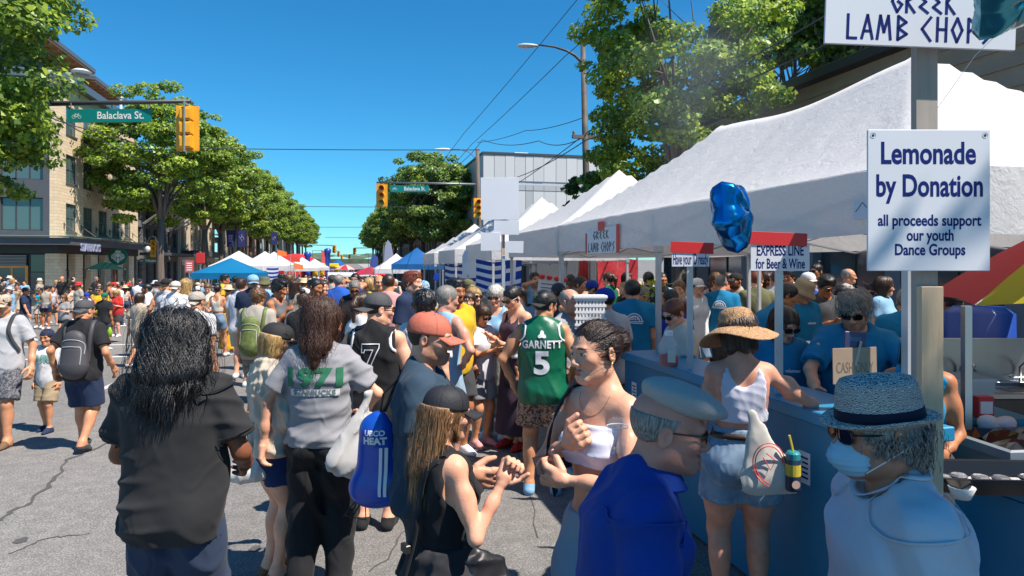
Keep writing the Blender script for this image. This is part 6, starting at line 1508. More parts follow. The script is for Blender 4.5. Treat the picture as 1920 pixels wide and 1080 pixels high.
for xx_ in(-.02,.24):MB().bbox((xx_-.035,-.27,1.0),(xx_+.035,-.235,1.068),.004).build('handle',mat('red_plastic',(.75,.03,.02),.35),bn)
letter(bn,'BRUTE',.065,.155,-.15,.90,black,.002,y=-.243)
MB().bbox((-.2,-.246,.80),(-.08,-.238,.84),.002).build('badge',black,bn)
b=MB();rk=random.Random(3);n=9
V=[(-.28+.56*i/8,-.21+.42*j/8,1.03+rk.uniform(-.02,.05))for j in range(9)for i in range(9)];b.add(V,[(j*9+i,j*9+i+1,(j+1)*9+i+1,(j+1)*9+i)for j in range(8)for i in range(8)]);b.build('bin_liner',mat('black_plastic',(.014,.015,.017),.22),bn)
MB().bbox((-.33,-.26,0),(.33,.26,.245),.01).build('stand',blue_d,bn)
st=mat('stainless',(.36,.37,.38),.28,metal=.85,var=.06);sk_=thing('sink_unit','stainless steel sink unit with taps under the umbrella','sink',(*at(1900,5.5),0),-YAW)
b=MB();b.bbox((-.75,-.3,1.02),(.75,-.22,1.06),.004);b.bbox((-.75,.22,1.02),(.75,.3,1.06),.004);
for xa in(-.75,-.27,.21,.67):b.bbox((xa,-.219,1.02),(xa+.08,.219,1.06),.004)
b.build('rim',st,sk_)
for xa in(-.66,-.18,.30):MB().add([(xa,-.21,1.03),(xa+.38,-.21,1.03),(xa+.38,.21,1.03),(xa,.21,1.03),(xa+.04,-.17,.8),(xa+.34,-.17,.8),(xa+.34,.17,.8),(xa+.04,.17,.8)],[(0,4,5,1),(1,5,6,2),(2,6,7,3),(3,7,4,0),(4,7,6,5)]).build('basin',st,sk_)
MB().bbox((-.75,.302,1.0),(.75,.32,1.42),.004).build('splashback',st,sk_)
for xa in(-.25,.25):
 MB().tube([(xa,.26,1.06),(xa,.26,1.18),(xa,.2,1.23),(xa,.1,1.22),(xa,.08,1.17)],.012,8).build('tap',st,sk_,smooth=True)
 MB().tube([(xa-.09,.26,1.10),(xa+.09,.26,1.10)],.01,6).build('tap_bar',st,sk_)
MB().bbox((-.74,-.28,.02),(.74,.28,1.018),.01).build('cabinet',mat('sink_cabinet',(.08,.075,.07),.6,var=.3),sk_)
bt_=thing('blue_work_table','blue table behind the aluminium post with a clear tub on it','table',(*at(1770,4.7),0),-YAW);MB().bbox((-.35,-.25,1.0),(.45,.3,1.04),.004).build('tabletop',blue_p,bt_);MB().bbox((-.33,-.23,0),(.43,.28,.998),.004).build('table_body',blue_p,bt_)
tub=thing('clear_tub','clear plastic storage tub on the blue table behind the post','tub',(*at(1785,4.65),1.041),-YAW);b=MB();V=[]
for(s,z)in((.9,0),(1,.23),(1.05,.23),(1.05,.25),(.98,.25),(.88,.01)):V+=[(-.2*s,-.14*s,z),(.2*s,-.14*s,z),(.2*s,.14*s,z),(-.2*s,.14*s,z)]
b.add(V,[(i*4+k,i*4+(k+1)%4,(i+1)*4+(k+1)%4,(i+1)*4+k)for i in range(5)for k in range(4)]+[(3,2,1,0)]);b.build('tub_body',mat('tub_plastic',(.55,.65,.70),.15,alpha=.45),tub);MB().box((-.12,-.147,.06),(.02,-.143,.14)).build('tub_label',board,tub)
rd=thing('red_carton','small red and white carton beside the clear tub','box',(*at(1842,4.5),1.041),-YAW);MB().bbox((-.05,-.04,0),(.05,.04,.14),.003).build('carton',red_tape,rd);MB().box((-.04,-.0415,.03),(.04,-.0405,.11)).build('carton_label',board,rd)
tw=thing('white_towel','crumpled white towel hanging over the edge beside the bin','towel',(*at(1868,4.35),0),-YAW);wv=Wave(3,30,5)
V,Q=surf([cap((-.08,0,1.04),(.08,0,1.04),.03,.03,.02),cap((-.05,-.01,1.04),(-.07,-.03,.84),.05,.035,.03),cap((.05,-.01,1.03),(.06,-.04,.88),.05,.03,.03)],(-.2,-.12,.75),(.2,.12,1.12),.008,(),lambda X,Y,Z:.012*wv(X,Y,Z*.2))
obj('towel',mesh_from('towel',V,Q,[cloth('towel',(.7,.7,.7))],True),tw)
db=thing('blue_barrel','tall dark blue plastic barrels behind the sinks','barrel',(*at(1835,6.3),0));MB().lathe([(.001,0),(.28,0),(.29,.5),(.3,.52),(.29,.54),(.29,1.0),(.3,1.02),(.29,1.04),(.28,1.6),(.2,1.66),(.001,1.66)],20).build('barrel',mat('barrel_blue',(.01,.05,.28),.4),db,smooth=True)
lb=thing('white_basket','white perforated plastic basket held high behind the blue capped man','basket',(*at(1105,6.6),0),-YAW);b=MB()
for k in range(9):
 for s_ in(-1,1):b.box((-.13+.032*k-.008,s_*.10-.004,1.45),(-.13+.032*k+.008,s_*.10+.004,1.72))
for k in range(5):b.box((-.15,-.107,1.46+k*.06),(.15,-.1042,1.485+k*.06));b.box((-.15,.1042,1.46+k*.06),(.15,.107,1.485+k*.06))
b.bbox((-.16,-.12,1.72),(.16,.12,1.75),.005);b.bbox((-.15,-.1,1.43),(.15,.1,1.448),.002);b.build('basket',wht,lb);MB().bbox((-.12,-.1,0),(.12,.1,1.4),.01).build('shelf',blue_d,lb)
# people: skins and builder
SK={'fair':skin('skin_fair','d8a387',beard=0.),'tan':skin('skin_tan','c08a68'),'mid':skin('skin_mid','a8704e'),'brown':skin('skin_brown','7a4a32','6a3a30'),'dark':skin('skin_dark','4d2f22','4d2a26'),'pale':skin('skin_pale','e0b49c'),'bearded':skin('skin_bearded','bd8667',beard=.8),'stubble':skin('skin_stubble','c8957a',beard=.45),'old':skin('skin_old','c4907a','a0665a','6a6058',.15),'darkbeard':skin('skin_darkbeard','a06a4a',beard=.9)}
COLS={'black':(.018,.018,.020),'white':(.66,.66,.68),'grey':(.27,.27,.29),'charcoal':(.05,.052,.058),'navy':(.018,.03,.07),'blue':(.015,.09,.42),'teal':(.0,.21,.40),'booth':(.005,.16,.33),'beige':(.46,.38,.29),'stone':(.36,.33,.28),'olive':(.12,.12,.06),'green':(.01,.15,.08),'red':(.50,.03,.025),'coral':(.62,.13,.09),'yellow':(.62,.38,.02),'pink':(.60,.28,.27),'orange':(.62,.20,.04),'denim':(.13,.20,.30),'lightdenim':(.27,.37,.47),'jeans':(.035,.055,.10),'cream':(.56,.52,.44),'turquoise':(.0,.30,.38),'lavender':(.42,.42,.60),'sky':(.22,.40,.58),'floral':(.05,.03,.05),'straw':(.42,.25,.12),'paleStraw':(.55,.45,.30),'khaki':(.33,.25,.16),'maroon':(.16,.03,.03),'royal':(.012,.045,.32),'lightgrey':(.42,.42,.44),'darkgrey':(.11,.11,.12),'white2':(.60,.60,.64),'brownc':(.16,.09,.05)}
def C_(n):return cloth(n,COLS[n])
def pattern_cloth(name,c0,c1,scale,thr=.5,kind='noise',dist=1.5):
 key='cloth_'+name
 if key in _M:return _M[key]
 m=mat(key,c0,.85);N=m.node_tree.nodes;L=m.node_tree.links;p=N['Principled BSDF'];tc=N.new('ShaderNodeTexCoord')
 if kind=='noise':n=N.new('ShaderNodeTexNoise');n.inputs['Scale'].default_value=scale;n.inputs['Distortion'].default_value=dist;n.inputs['Detail'].default_value=2
 elif kind=='wave':n=N.new('ShaderNodeTexWave');n.inputs['Scale'].default_value=scale;n.bands_direction='Z'
 else:n=N.new('ShaderNodeTexVoronoi');n.inputs['Scale'].default_value=scale
 L.new(tc.outputs['Object'],n.inputs[0]);r=N.new('ShaderNodeValToRGB');r.color_ramp.elements[0].position=thr-.02;r.color_ramp.elements[1].position=thr+.02
 r.color_ramp.elements[0].color=(*c0,1);r.color_ramp.elements[1].color=(*c1,1);L.new(n.outputs[0],r.inputs[0]);L.new(r.outputs[0],p.inputs['Base Color']);return m
POSES={'stand':dict(),'stand2':dict(head=(35,5,0),L=(.16,-.06,.50),stance=1.2),'walk':dict(step=.24,L=(.14,.06,.51),R=(-.14,-.10,.51)),'walk2':dict(step=-.22,L=(.14,-.10,.51),R=(-.14,.06,.51)),'eat':dict(R=(-.04,-.13,.76),L=(.07,-.15,.68),head=(5,12,0)),'phone':dict(R=(-.03,-.19,.70),L=(.05,-.17,.66),head=(-5,25,0)),'hips':dict(L=(.11,-.03,.58),LE=(1,.5,0),R=(-.13,-.01,.50)),'up':dict(R=(-.07,-.11,.93),RE=(-1,-.2,.1),head=(-20,-5,0)),'turn':dict(head=(-45,5,0)),'cross':dict(L=(-.04,-.10,.68),R=(.04,-.12,.67),LE=(1,.2,-.5),RE=(-1,.2,-.5)),'down':dict(head=(20,28,0),L=(.08,-.14,.60),R=(-.08,-.15,.60)),'sit':dict(R=(-.05,-.16,.66),head=(30,0,0))}
_tpl={}
def template(pose,sex,lod,top,bot,build=1.):
 key=(pose,sex,lod,top,bot,build)
 if key in _tpl:return _tpl[key]
 res,hres={1:(.017,.0085),2:(.027,.02),3:(.038,.03)}[lod]
 P=Person(1.72,sex,build,fingers=0,**POSES[pose]);out={'P':P}
 kb=('b',pose,sex,lod,build)
 if kb not in _tpl:
  V,Q=P.body_mesh(res,hres if lod<3 else res);V0=finish('body',V,Q,paint=P.paint(V)if lod<3 else None);_tpl[kb]=V0
  V,Q=garment('shoes',shoe_prims(P),res*.8);_tpl[kb+('s',)]=finish('shoes',V,Q)
 out['body']=_tpl[kb];out['shoes']=_tpl[kb+('s',)]
 f=Folds(len(_tpl),.0045 if lod==1 else .003,9)
 T_={'tee':lambda:top_prims(P,'tee',.014,hem=.47,loose=.008),'tank':lambda:top_prims(P,'tank',.012,hem=.48),'crop':lambda:top_prims(P,'straps',.009,hem=.63),'long':lambda:top_prims(P,'long',.016,hem=.47,sleeve=1.95,loose=.01),'dress':lambda:top_prims(P,'straps',.012,hem=.55),'shirt':lambda:top_prims(P,'tee',.016,hem=.45,sleeve=.8,loose=.014)}
 B_={'shorts':lambda:bottom_prims(P,'shorts',length=.33,flare=.012),'short':lambda:bottom_prims(P,'shorts',length=.41,flare=.008),'pants':lambda:bottom_prims(P,'pants',flare=.006),'skirt':lambda:bottom_prims(P,'skirt',length=.36),'maxi':lambda:bottom_prims(P,'skirt',length=.10,flare=.03)}
 for nm,k,d in(('shirt',top,T_),('trousers',bot,B_)):
  g=('g',pose,sex,lod,build,k)
  if g not in _tpl:V,Q=garment(nm,d[k](),res*.9,f);_tpl[g]=finish({'skirt':'skirt','maxi':'skirt','shorts':'shorts','short':'shorts','dress':'dress_top'}.get(k,nm),V,Q)
  out[nm]=_tpl[g]
 _tpl[key]=out;return out
def mobj(me,parent,m,name=None):
 o=bpy.data.objects.new(name or me.name.split('.')[0],me);link(o);o.parent=parent
 if len(me.materials)==0:me.materials.append(None)
 o.material_slots[0].link='OBJECT';o.material_slots[0].material=m;return o
CNAME={'black':'black','white':'white','grey':'grey','charcoal':'charcoal','navy':'navy','blue':'bright blue','teal':'teal blue','booth':'blue','beige':'beige','stone':'stone coloured','olive':'olive','green':'green','red':'red','coral':'coral','yellow':'yellow','pink':'pink','orange':'orange','denim':'denim','lightdenim':'light denim','jeans':'dark jean','cream':'cream','turquoise':'turquoise','lavender':'lavender','sky':'sky blue','floral':'floral','khaki':'khaki','maroon':'maroon','royal':'royal blue','lightgrey':'light grey','darkgrey':'dark grey','white2':'white','straw':'straw','paleStraw':'pale straw','brownc':'brown'}
def crowd(px,top,h=1.72,rz=180,pose='stand',sex='m',lod=1,sk='tan',hair='short',hc='brown',hat=None,hatc='black',tp='tee',tc='white',bt='shorts',bc='navy',shoe='white',gl=None,label=None,D=None,build=1.,group='people in the crowd',band=None,xy=None,z0=None):
 if xy is None:
  D=D or solveD(top,h);xy=at(px,D)
 g=gz(xy[1])if z0 is None else z0
 if xy[0]<CL or(xy[0]>CR and xy[1]<23.5):g+=.13
 if D and top and xy is not None and hat is None:h=max(1.1,min(1.98,H-(top-HZ)*D/F-g))if D else h
 elif D and top:h=max(1.1,min(1.96,(H-(top-HZ)*D/F-g)/1.012))
 t=template(pose,sex,lod,tp,bt,build);P=t['P'];s=h/1.72
 r=thing('person',label,'person',(xy[0],xy[1],g),math.radians(rz)-YAW,group);r.scale=(s,s,s)
 mobj(t['body'],r,SK[sk]);mobj(t['shirt'],r,C_(tc)if isinstance(tc,str)else tc);mobj(t['trousers'],r,C_(bc)if isinstance(bc,str)else bc);mobj(t['shoes'],r,C_(shoe))
 if hair:
  st=hair
  on_head(P,r,hair_mesh(st,1 if lod==1 else 2,under=bool(hat)),'hair',HAIR(hc))
 if hat:
  o=on_head(P,r,hat_mesh(hat,22),'hat',C_(hatc));
 if gl:on_head(P,r,glasses_mesh(gl),'sunglasses')
 return r,P
 # the nearest people, each grown on its own
def near(px,D,rz,P,label,sk,name_z=None,res=.010,hres=.0045,handres=.0045,xy=None,feet=True):
 xy=xy or at(px,D);r=thing('person',label,'person',(xy[0],xy[1],gz(xy[1])),math.radians(rz)-YAW,'people in the foreground')
 V,Q=P.body_mesh(res,hres,handres);me=finish('body',V,Q,paint=P.paint(V));mobj(me,r,sk);return r
def wear(P,r,name,pc,m,res=.010,folds=None):
 V,Q=garment(name,pc,res,folds);me=finish(name,V,Q);return mobj(me,r,m)
def add_mesh(name,VQ,parent,m,smooth=True):
 me=mesh_from(name,VQ[0],VQ[1],[m],smooth);return obj(name,me,parent)
def eyes(P,r):
 for x_ in(-1,1):on_head(P,r,eye_mesh(),'eye',None,(x_*.0315,-.0785,.1120))
def shoes(P,r,m,off=.006,res=.010):return wear(P,r,'shoes',shoe_prims(P,off),m,res)
def hair_on(P,r,prims,cuts,m,n,ln,st,ww,wave,wf,curl,amp=.004,fr=60,seed=1,res=.006,off=.002,dirfn=None,stretch=(1,1,.35),lo_z=-.3,hi_z=9.):
 lo,hi=bounds_of(prims);w=Wave(seed,fr,6,stretch);w2=Wave(seed+4,fr*.45,4)
 V,Q=surf(prims,lo,hi,res,cuts,lambda X,Y,Z:amp*(w(X,Y,Z)+w2(X,Y,Z)));rng=np.random.RandomState(seed);up=V[(V[:,2]>lo_z)&(V[:,2]<hi_z)]
 sd=up[rng.randint(0,len(up),n)].astype(float);V2,Q2=strands(prims,sd,ln,st,ww,rng,wave,wf,dirfn,off+amp*.7,curl,cuts);V,Q=join([(V,Q),(V2,Q2)])
 return on_head(P,r,mesh_from('hair',V,Q,smooth=True),'hair',m)
PI=math.pi
def seams(P,pr,r,m,hemz=None,sleeve=.8,off=.004):
 """stitched ridges round the armholes and sleeve ends"""
 for sd in(1,-1):
  S,E,Wp=P.J[sd];d=unit(E-S);u=unit(np.cross(d,[0,1,.1]));v=np.cross(d,u)
  for(c,R_,w_)in((S-d*.012-np.array([sd*.012,0,0]),.085,.007),(S+d*np.linalg.norm(E-S)*(sleeve-.09),.06,.005)):
   ring=[c+(u*math.cos(a)+v*math.sin(a))*R_ for a in[2*PI*k/20 for k in range(21)]];add_mesh('seam',strap(pr,ring,w_,.0022,48,off),r,m)
P=Person(1.81,'m',1.12,head=(12,16,0),L=(.10,-.15,.59),R=(-.13,-.14,.585),LE=(.6,1,-.4),RE=(-.6,1,-.4),belly=.03,curl=.6)
r=near(328,3.15,184,P,'person with long wavy black hair in a loose black t-shirt and dark jeans, back turned',SK['brown'],hres=.008)
fd=Folds(11,.010,20,(.8,.8,1.6));tee=top_prims(P,'tee',.017,hem=.44,sleeve=.74,loose=.012);wear(P,r,'shirt',tee,cloth('black_tee',(.026,.026,.028)),.011,fd);seams(P,tee[0],r,C_('black'),sleeve=.74,off=.009)
wear(P,r,'jeans',bottom_prims(P,'pants',.014,flare=.012),cloth('dark_jeans',(.030,.045,.085)),.011,Folds(12,.006,30));shoes(P,r,C_('black'))
hp=[CRAN(.022),cap((-.05,.045,.14),(-.075,.085,-.035),.055,.046,.04),cap((.05,.045,.14),(.075,.085,-.035),.055,.046,.04),cap((0,.065,.14),(0,.105,-.055),.062,.050,.04),cap((-.065,.0,.12),(-.09,.02,-.01),.038,.035,.03),cap((.065,.0,.12),(.09,.02,-.01),.038,.035,.03),cap((0,-.075,-.05),(0,-.085,.12),.062,.062,.012,op='s')]
hair_on(P,r,hp,[],hair_mat('hair_jet','050506','121116',.42),8500,.17,.012,.0024,.60,42,.50,.014,34,3)
P=Person(1.66,'f',.98,head=(-18,12,0),R=(-.09,-.15,.60),L=(.07,-.16,.61),stance=.8)
r=near(512,4.45,128,P,'woman in open beige linen shirt, navy shorts and black cap with a white bag',SK['fair'])
wear(P,r,'top',top_prims(P,'tank',.008,hem=.57),C_('white'),.010,Folds(3,.003));wear(P,r,'linen_shirt',top_prims(P,'long',.020,hem=.50,sleeve=1.55,loose=.010),cloth('linen',(.50,.42,.33)),.010,Folds(5,.008,26))
wear(P,r,'shorts',bottom_prims(P,'shorts',.012,length=.40,flare=.012),cloth('navy_shorts',(.012,.028,.10)),.010,Folds(6,.004,34));shoes(P,r,C_('brownc'),.002)
on_head(P,r,hat_mesh('cap'),'cap',mat('cap_black',(.016,.016,.018),.8));on_head(P,r,glasses_mesh('sun'),'sunglasses');on_head(P,r,hair_mesh('bob',0,under=True),'hair',HAIR('blond'))
P=Person(1.80,'f',1.06,head=(-8,8,0),R=(-.12,-.10,.585),L=(.19,.02,.52),RE=(-1,.4,0),LE=(1,.3,0),stance=1.15,bust=.9,hip=.95,footL=(.062,.03,.045))
r=near(601,4.3,181,P,'person with long curly brown hair in a grey printed t-shirt and black trousers',SK['fair'])
f3=Folds(21,.006,22,(.8,.8,1.6));tee3=top_prims(P,'tee',.014,hem=.515,sleeve=.74,loose=.004);grey_t=cloth('heather_grey',(.27,.27,.29));wear(P,r,'shirt',tee3,grey_t,.010,f3)
wear(P,r,'trousers',bottom_prims(P,'pants',.014,waist=.60,flare=.014),cloth('black_trousers',(.018,.018,.020)),.010,Folds(22,.009,20,(1.3,1.3,.6)));shoes(P,r,C_('black'))
hair_on(P,r,[CRAN(.016),cap((-.04,.05,.13),(-.045,.09,-.03),.050,.036,.04),cap((.04,.05,.13),(.04,.09,-.03),.050,.034,.04),cap((0,.07,.12),(-.01,.105,-.09),.052,.026,.04),ell((0,.05,.19),(.07,.07,.05),.03),FACE(.06,.09)],[],hair_mat('hair_curly_brown','24150f','5a3826',.42),6000,.15,.011,.0018,.6,95,.5,.010,55,5)
gp=mat('print_green',(.02,.16,.08),.7);wp_=mat('print_white',(.62,.62,.62),.7)
hh=P.h;yb=.25
print_on(tee3[0],text2d('1971',.150,1.34,.007),(0.0,yb,.752*hh),(-1,0,0),(0,0,1),(0,-1,0),gp,'print',r,disp=f3,off=.004)
b2=[(x,z)for x in(-1,1)for z in(-1,1)]
print_on(tee3[0],([(-.150,-.021),(.150,-.021),(.150,.021),(-.150,.021)],[(0,1,2,3)]),(0.0,yb,.704*hh),(-1,0,0),(0,0,1),(0,-1,0),wp_,'print_band',r,disp=f3,sub=4,off=.0035)
print_on(tee3[0],text2d('STARBUCKS',.044,1.0,.002,space=1.10),(0.0,yb,.704*hh),(-1,0,0),(0,0,1),(0,-1,0),mat('print_grey_green',(.16,.20,.19),.7),'print',r,disp=f3,off=.0062)
def to_local(t,pts):
 R=t.rotation_euler.to_matrix().inverted();return[R@(Vector(p)-t.location)for p in pts]
NOPR=[ell((0,0,-9),(.01,.01,.01))]
def bag(name,label,c,size,m,rz,strap_pts=None,res=.011,cat='bag',seed=1,tilt=0.,wid=.03,gx=1.):
 """a soft sack, wide and heavy at the bottom, gathered at the top; c is its centre in the world"""
 t=thing(name,label,cat,c);t.rotation_euler=(0,tilt,rz);w,d,h=size;f=Folds(seed,.007,26,(1,1,.4))
 A,B,C=(-w*.16*gx,0,h*.46),(-w*.34,0,-h*.36),(w*.34,0,-h*.36);q=(1,d/w*1.5,1)
 pr_=[cap(A,B,w*.02,w*.15,.03,sq=q),cap(A,C,w*.02,w*.15,.04,sq=q),cap(B,C,w*.15,w*.15,.04,sq=q),cap((-w*.12*gx,0,h*.1),(0,0,-h*.3),w*.08,w*.30,.05,sq=q)]
 lo,hi=bounds_of(pr_);V,Q=surf(pr_,lo,hi,res,[],f);add_mesh('bag_body',(V,Q),t,m)
 for sp_pts in strap_pts or[]:add_mesh('strap',strap(NOPR,to_local(t,sp_pts),wid,.003,22),t,m)
 return t
canvas=cloth('canvas',(.55,.52,.46));canvas_g=cloth('grey_canvas',(.46,.45,.44))
c=at3(684,815,4.12);bag('tote_bag','pale grey canvas shoulder bag hanging at the right hip of the printed tee wearer',c,(.34,.14,.50),canvas_g,-YAW+.5,[[at3(640,652,4.20),at3(637,675,4.06),at3(648,715,4.02),at3(668,745,4.08)],[at3(646,655,4.22),at3(650,690,4.10),at3(662,725,4.08),at3(676,745,4.12)]],seed=3,tilt=.30)
c=at3(464,850,4.3);bag('white_bag','crumpled white plastic bag carried by the woman in the linen shirt',c,(.24,.13,.36),mat('white_plastic_bag',(.62,.61,.60),.35,bump=.6,bscale=14),-YAW+.3,seed=8)
P=Person(1.80,'m',1.0,head=(-6,8,0),R=(-.13,-.13,.60),L=(.13,-.02,.50),nose=1.12)
coral=mat('cap_coral',(.50,.13,.08),.75,bump=.2,bscale=60,var=.08)
r=near(797,3.40,92,P,'young man in a coral red cap and dark blue t-shirt looking right',SK['stubble'],hres=.0035)
t4_=top_prims(P,'tee',.014,hem=.47,sleeve=.7,loose=.006);f4_=Folds(31,.005,22);wear(P,r,'shirt',t4_,cloth('slate_tee',(.03,.055,.085)),.010,f4_);wear(P,r,'trousers',bottom_prims(P,'pants'),C_('charcoal'),.012,Folds(4,.005));shoes(P,r,C_('grey'))
on_head(P,r,hat_mesh('cap'),'cap',coral);on_head(P,r,hair_mesh('buzz',0),'hair',hair_mat('hair_dark_buzz','1a120c','33241a',.6));eyes(P,r)
hh=P.h;add_mesh('backpack_strap',strap(t4_[0],[P.T(.105,.13,.70),P.T(.085,.06,.84),P.T(.08,-.03,.83),P.T(.09,-.12,.70),P.T(.10,-.02,.60)],.035,.005,30,.008),r,C_('charcoal'))
c=at3(708,858,3.42);db_=thing('drawstring_bag','shiny blue drawstring backpack with white stripes hanging behind the man in the coral cap','bag',c,-YAW-.15)
nyl=mat('nylon_blue',(.01,.08,.46),.28,bump=.4,bscale=8);wv=Wave(4,26,5)
pr_=[cap((-.055,0,-.12),(.055,0,-.12),.055,k=.05,sq=(1,.8,1)),cap((0,0,-.10),(0,0,.10),.088,.068,.04,sq=(1,.6,1)),cap((0,0,.1),(.01,0,.155),.045,.018,.03)]
lo,hi=bounds_of(pr_);add_mesh('bag_body',surf(pr_,lo,hi,.007,[],lambda X,Y,Z:.006*wv(X,Y,Z*.4)),db_,nyl)
print_on(pr_,([(-.012,-.13),(.0,-.13),(.0,.05),(-.012,.05)],[(0,1,2,3)]),(.035,-.3,0),(1,0,0),(0,0,1),(0,1,0),wht,'stripe',db_,sub=4);print_on(pr_,([(-.012,-.13),(.0,-.13),(.0,.05),(-.012,.05)],[(0,1,2,3)]),(.055,-.3,0),(1,0,0),(0,0,1),(0,1,0),wht,'stripe',db_,sub=4)
print_on(pr_,text2d('UBCO',.028,1.,.001),(.005,-.3,.105),(1,0,0),(0,0,1),(0,1,0),wht,'lettering',db_);print_on(pr_,text2d('HEAT',.036,1.,.002),(.005,-.3,.075),(1,0,0),(0,0,1),(0,1,0),wht,'lettering',db_)
b=MB();
for s_ in(-1,1):b.tube([(.01,.0,.165),(.05+.02*s_,-.02,.25),(.12,-.03,.34)],.004,5);b.tube([(-.07,-.02,-.15),(-.11*1-.015*s_,-.03,-.22),(-.07+.03*s_,-.02,-.235),(-.05,0,-.15)],.003,5)
b.build('cord',black,db_);db_.scale=(1.3,1.3,1.3)
P=Person(1.55,'f',1.0,head=(-12,8,0),L=(.10,-.10,.50),R=(-.13,-.10,.77),RE=(-.5,-.5,-1),stance=1.,curl=1.1)
r=near(828,2.75,126,P,'woman in a black cap and black tank top with long straight brown hair, back turned',SK['fair'],hres=.004)
tk=top_prims(P,'tank',.008,hem=.56,low=.07);wear(P,r,'tank_top',tk,cloth('black_rib',(.014,.014,.016)),.009,Folds(41,.003,30));wear(P,r,'trousers',bottom_prims(P,'pants',.016,flare=.02),cloth('charcoal_wide',(.028,.028,.033)),.011,Folds(42,.009,26));shoes(P,r,C_('black'))
on_head(P,r,hat_mesh('cap'),'cap',mat('cap_black2',(.012,.013,.018),.7,bump=.2,bscale=90))
hair_on(P,r,[CRAN(.006),cap((-.05,.045,.12),(-.056,.060,-.11),.036,.026,.03),cap((.05,.045,.12),(.056,.060,-.11),.036,.026,.03),cap((0,.075,.12),(0,.090,-.14),.045,.032,.04),cap((.062,-.005,.10),(.070,.01,-.12),.024,.018,.03),FACE(.074,.092)],[((0,0,1),.145)],hair_mat('hair_ash_brown','40291b','b08458',.42,(1,1,.05),260),5600,.20,.016,.0018,.07,24,.03,.005,60,6,lo_z=-.12,stretch=(1,1,.12),hi_z=.135)
add_mesh('bag_strap',strap(tk[0],[P.T(-.095,-.06,.74),P.T(-.075,0,.84),P.T(-.035,.07,.78),P.T(-.01,.09,.62),P.T(.0,.12,.50)],.040,.004,30,.006),r,C_('black'))
MB().bbox((-.03,.10*P.h,.60*P.h),(.018,.112*P.h,.622*P.h),.003).build('buckle',mat('buckle',(.1,.1,.1),.3,metal=.8),r)
c=at3(893,1050,2.7);bag('black_handbag','black handbag at the hip of the woman in the black cap',c,(.26,.12,.20),mat('leather_black',(.015,.015,.018),.4),-YAW+.3,seed=12)
P=Person(1.80,'f',.88,head=(-14,4,-3),R=(-.025,-.085,.735),RE=(-.8,-.1,-1),L=(.0,-.125,.665),LE=(1,-.1,-.6),curl=1.0,bust=.95,hdR=((.75,-.35,.45),(0,-.4,1)),hdL=((-.9,-.3,.15),(0,-.2,1)),nose=.97)
r=near(1126,2.85,-46,P,'young woman with dark hair in a bun wearing a white strapless top',skin('skin_woman','d3a084','a04c48','2a1a12',rough=.42),hres=.0030,handres=.0035)
wear(P,r,'bandeau',top_prims(P,'tube',.010,hem=.685),C_('lavender')if 0 else cloth('bandeau',(.58,.57,.68)),.008,Folds(51,.003,40,(.4,.4,2)));wear(P,r,'shorts',bottom_prims(P,'shorts',.012,length=.40,flare=.008,waist=.57),C_('lightdenim'),.010,Folds(52,.004));shoes(P,r,C_('white'))
hair_on(P,r,[CRAN(.003),ell((0,.118,.135),(.040,.036,.040),.012),FACE(.080,.097)],[((0,-.45,-1),-.066)],hair_mat('hair_dark_bun','120c09','3a261c',.30,(.1,1,1),260),2600,.10,.009,.0018,.03,30,.0,.0025,80,7,dirfn=lambda P_,g:np.stack([-P_[:,0]*2,.14-P_[:,1]*.3,(.15-P_[:,2])],1),stretch=(1.6,.3,1.6));eyes(P,r)
for x_ in(-1,1):on_head(P,r,MB().lathe([(.001,-.006),(.006,0),(.001,.006)],10,me=0)if 0 else(MB().lathe([(.0005,-.006),(.006,0),(.0005,.006)],10)).build('earring',[mat('gold',(.7,.45,.15),.25,metal=.9)],me=True),'earring',None,(x_*.086,.008,.070))
Wp=P.J[1][2];ph=MB();ph.bbox((-.036,-.004,-.072),(.036,.004,.072),.002,M=Matrix.Translation(Vector(Wp)+Vector((-.10,-.02,.045)))@Matrix.Rotation(1.15,4,'Y')@Matrix.Rotation(1.2,4,'X')).build('phone',mat('phone_dark',(.02,.02,.025),.15),r)
add_mesh('bag_strap',strap(P.torso,[P.T(-.085,.08,.68),P.T(-.085,.02,.84),P.T(-.085,-.05,.80),P.T(-.10,-.07,.70),P.T(-.12,-.02,.58)],.035,.004,26,.008),r,C_('black'))
nk=MB();nk.tube([Vector(q)for q in project(P.torso+P.neck,(),np.array([P.T(.042*math.cos(a),-.02-.03*abs(math.sin(a)),.842-.045*math.sin(a))for a in[PI*k/20 for k in range(21)]]),.0012)[0]],.0011,4);nk.build('necklace',mat('gold',(.7,.45,.15),.25,metal=.9),r)
cg_=thing('clear_cup','clear plastic cup with domed lid held beside the woman in the strapless top','cup',at3(1158,822,2.25));MB().lathe([(.001,-.05),(.024,-.05),(.034,.035),(.036,.04),(.032,.058),(.018,.068),(.008,.07)],16).build('cup_body',mat('cup_clear',(.7,.72,.75),.08,alpha=.15,spec=.9),cg_,smooth=True);MB().tube([(.036*math.cos(a),.036*math.sin(a),.04)for a in[6.2832*k/16 for k in range(17)]],.0018,5).build('rim',wht,cg_)
P=Person(1.70,'m',1.10,head=(0,10,0),L=(.165,-.08,.51),R=(-.165,-.08,.51),hunch=.12,nose=1.12,belly=.02)
r=near(1182,1.93,84,P,'elderly man in a pale flat cap, glasses and a bright blue collared shirt',skin('skin_elder','b98270','9a6058','6a6058',.2,rough=.55),hres=.0032)
bs=top_prims(P,'tee',.017,hem=.46,sleeve=.9,loose=.004);fb_=Folds(61,.007,20,(.8,.8,1.3));royal_s=cloth('royal_shirt',(.006,.040,.25));wear(P,r,'shirt',bs,royal_s,.009,fb_);seams(P,bs[0],r,royal_s,sleeve=.9,off=.006)
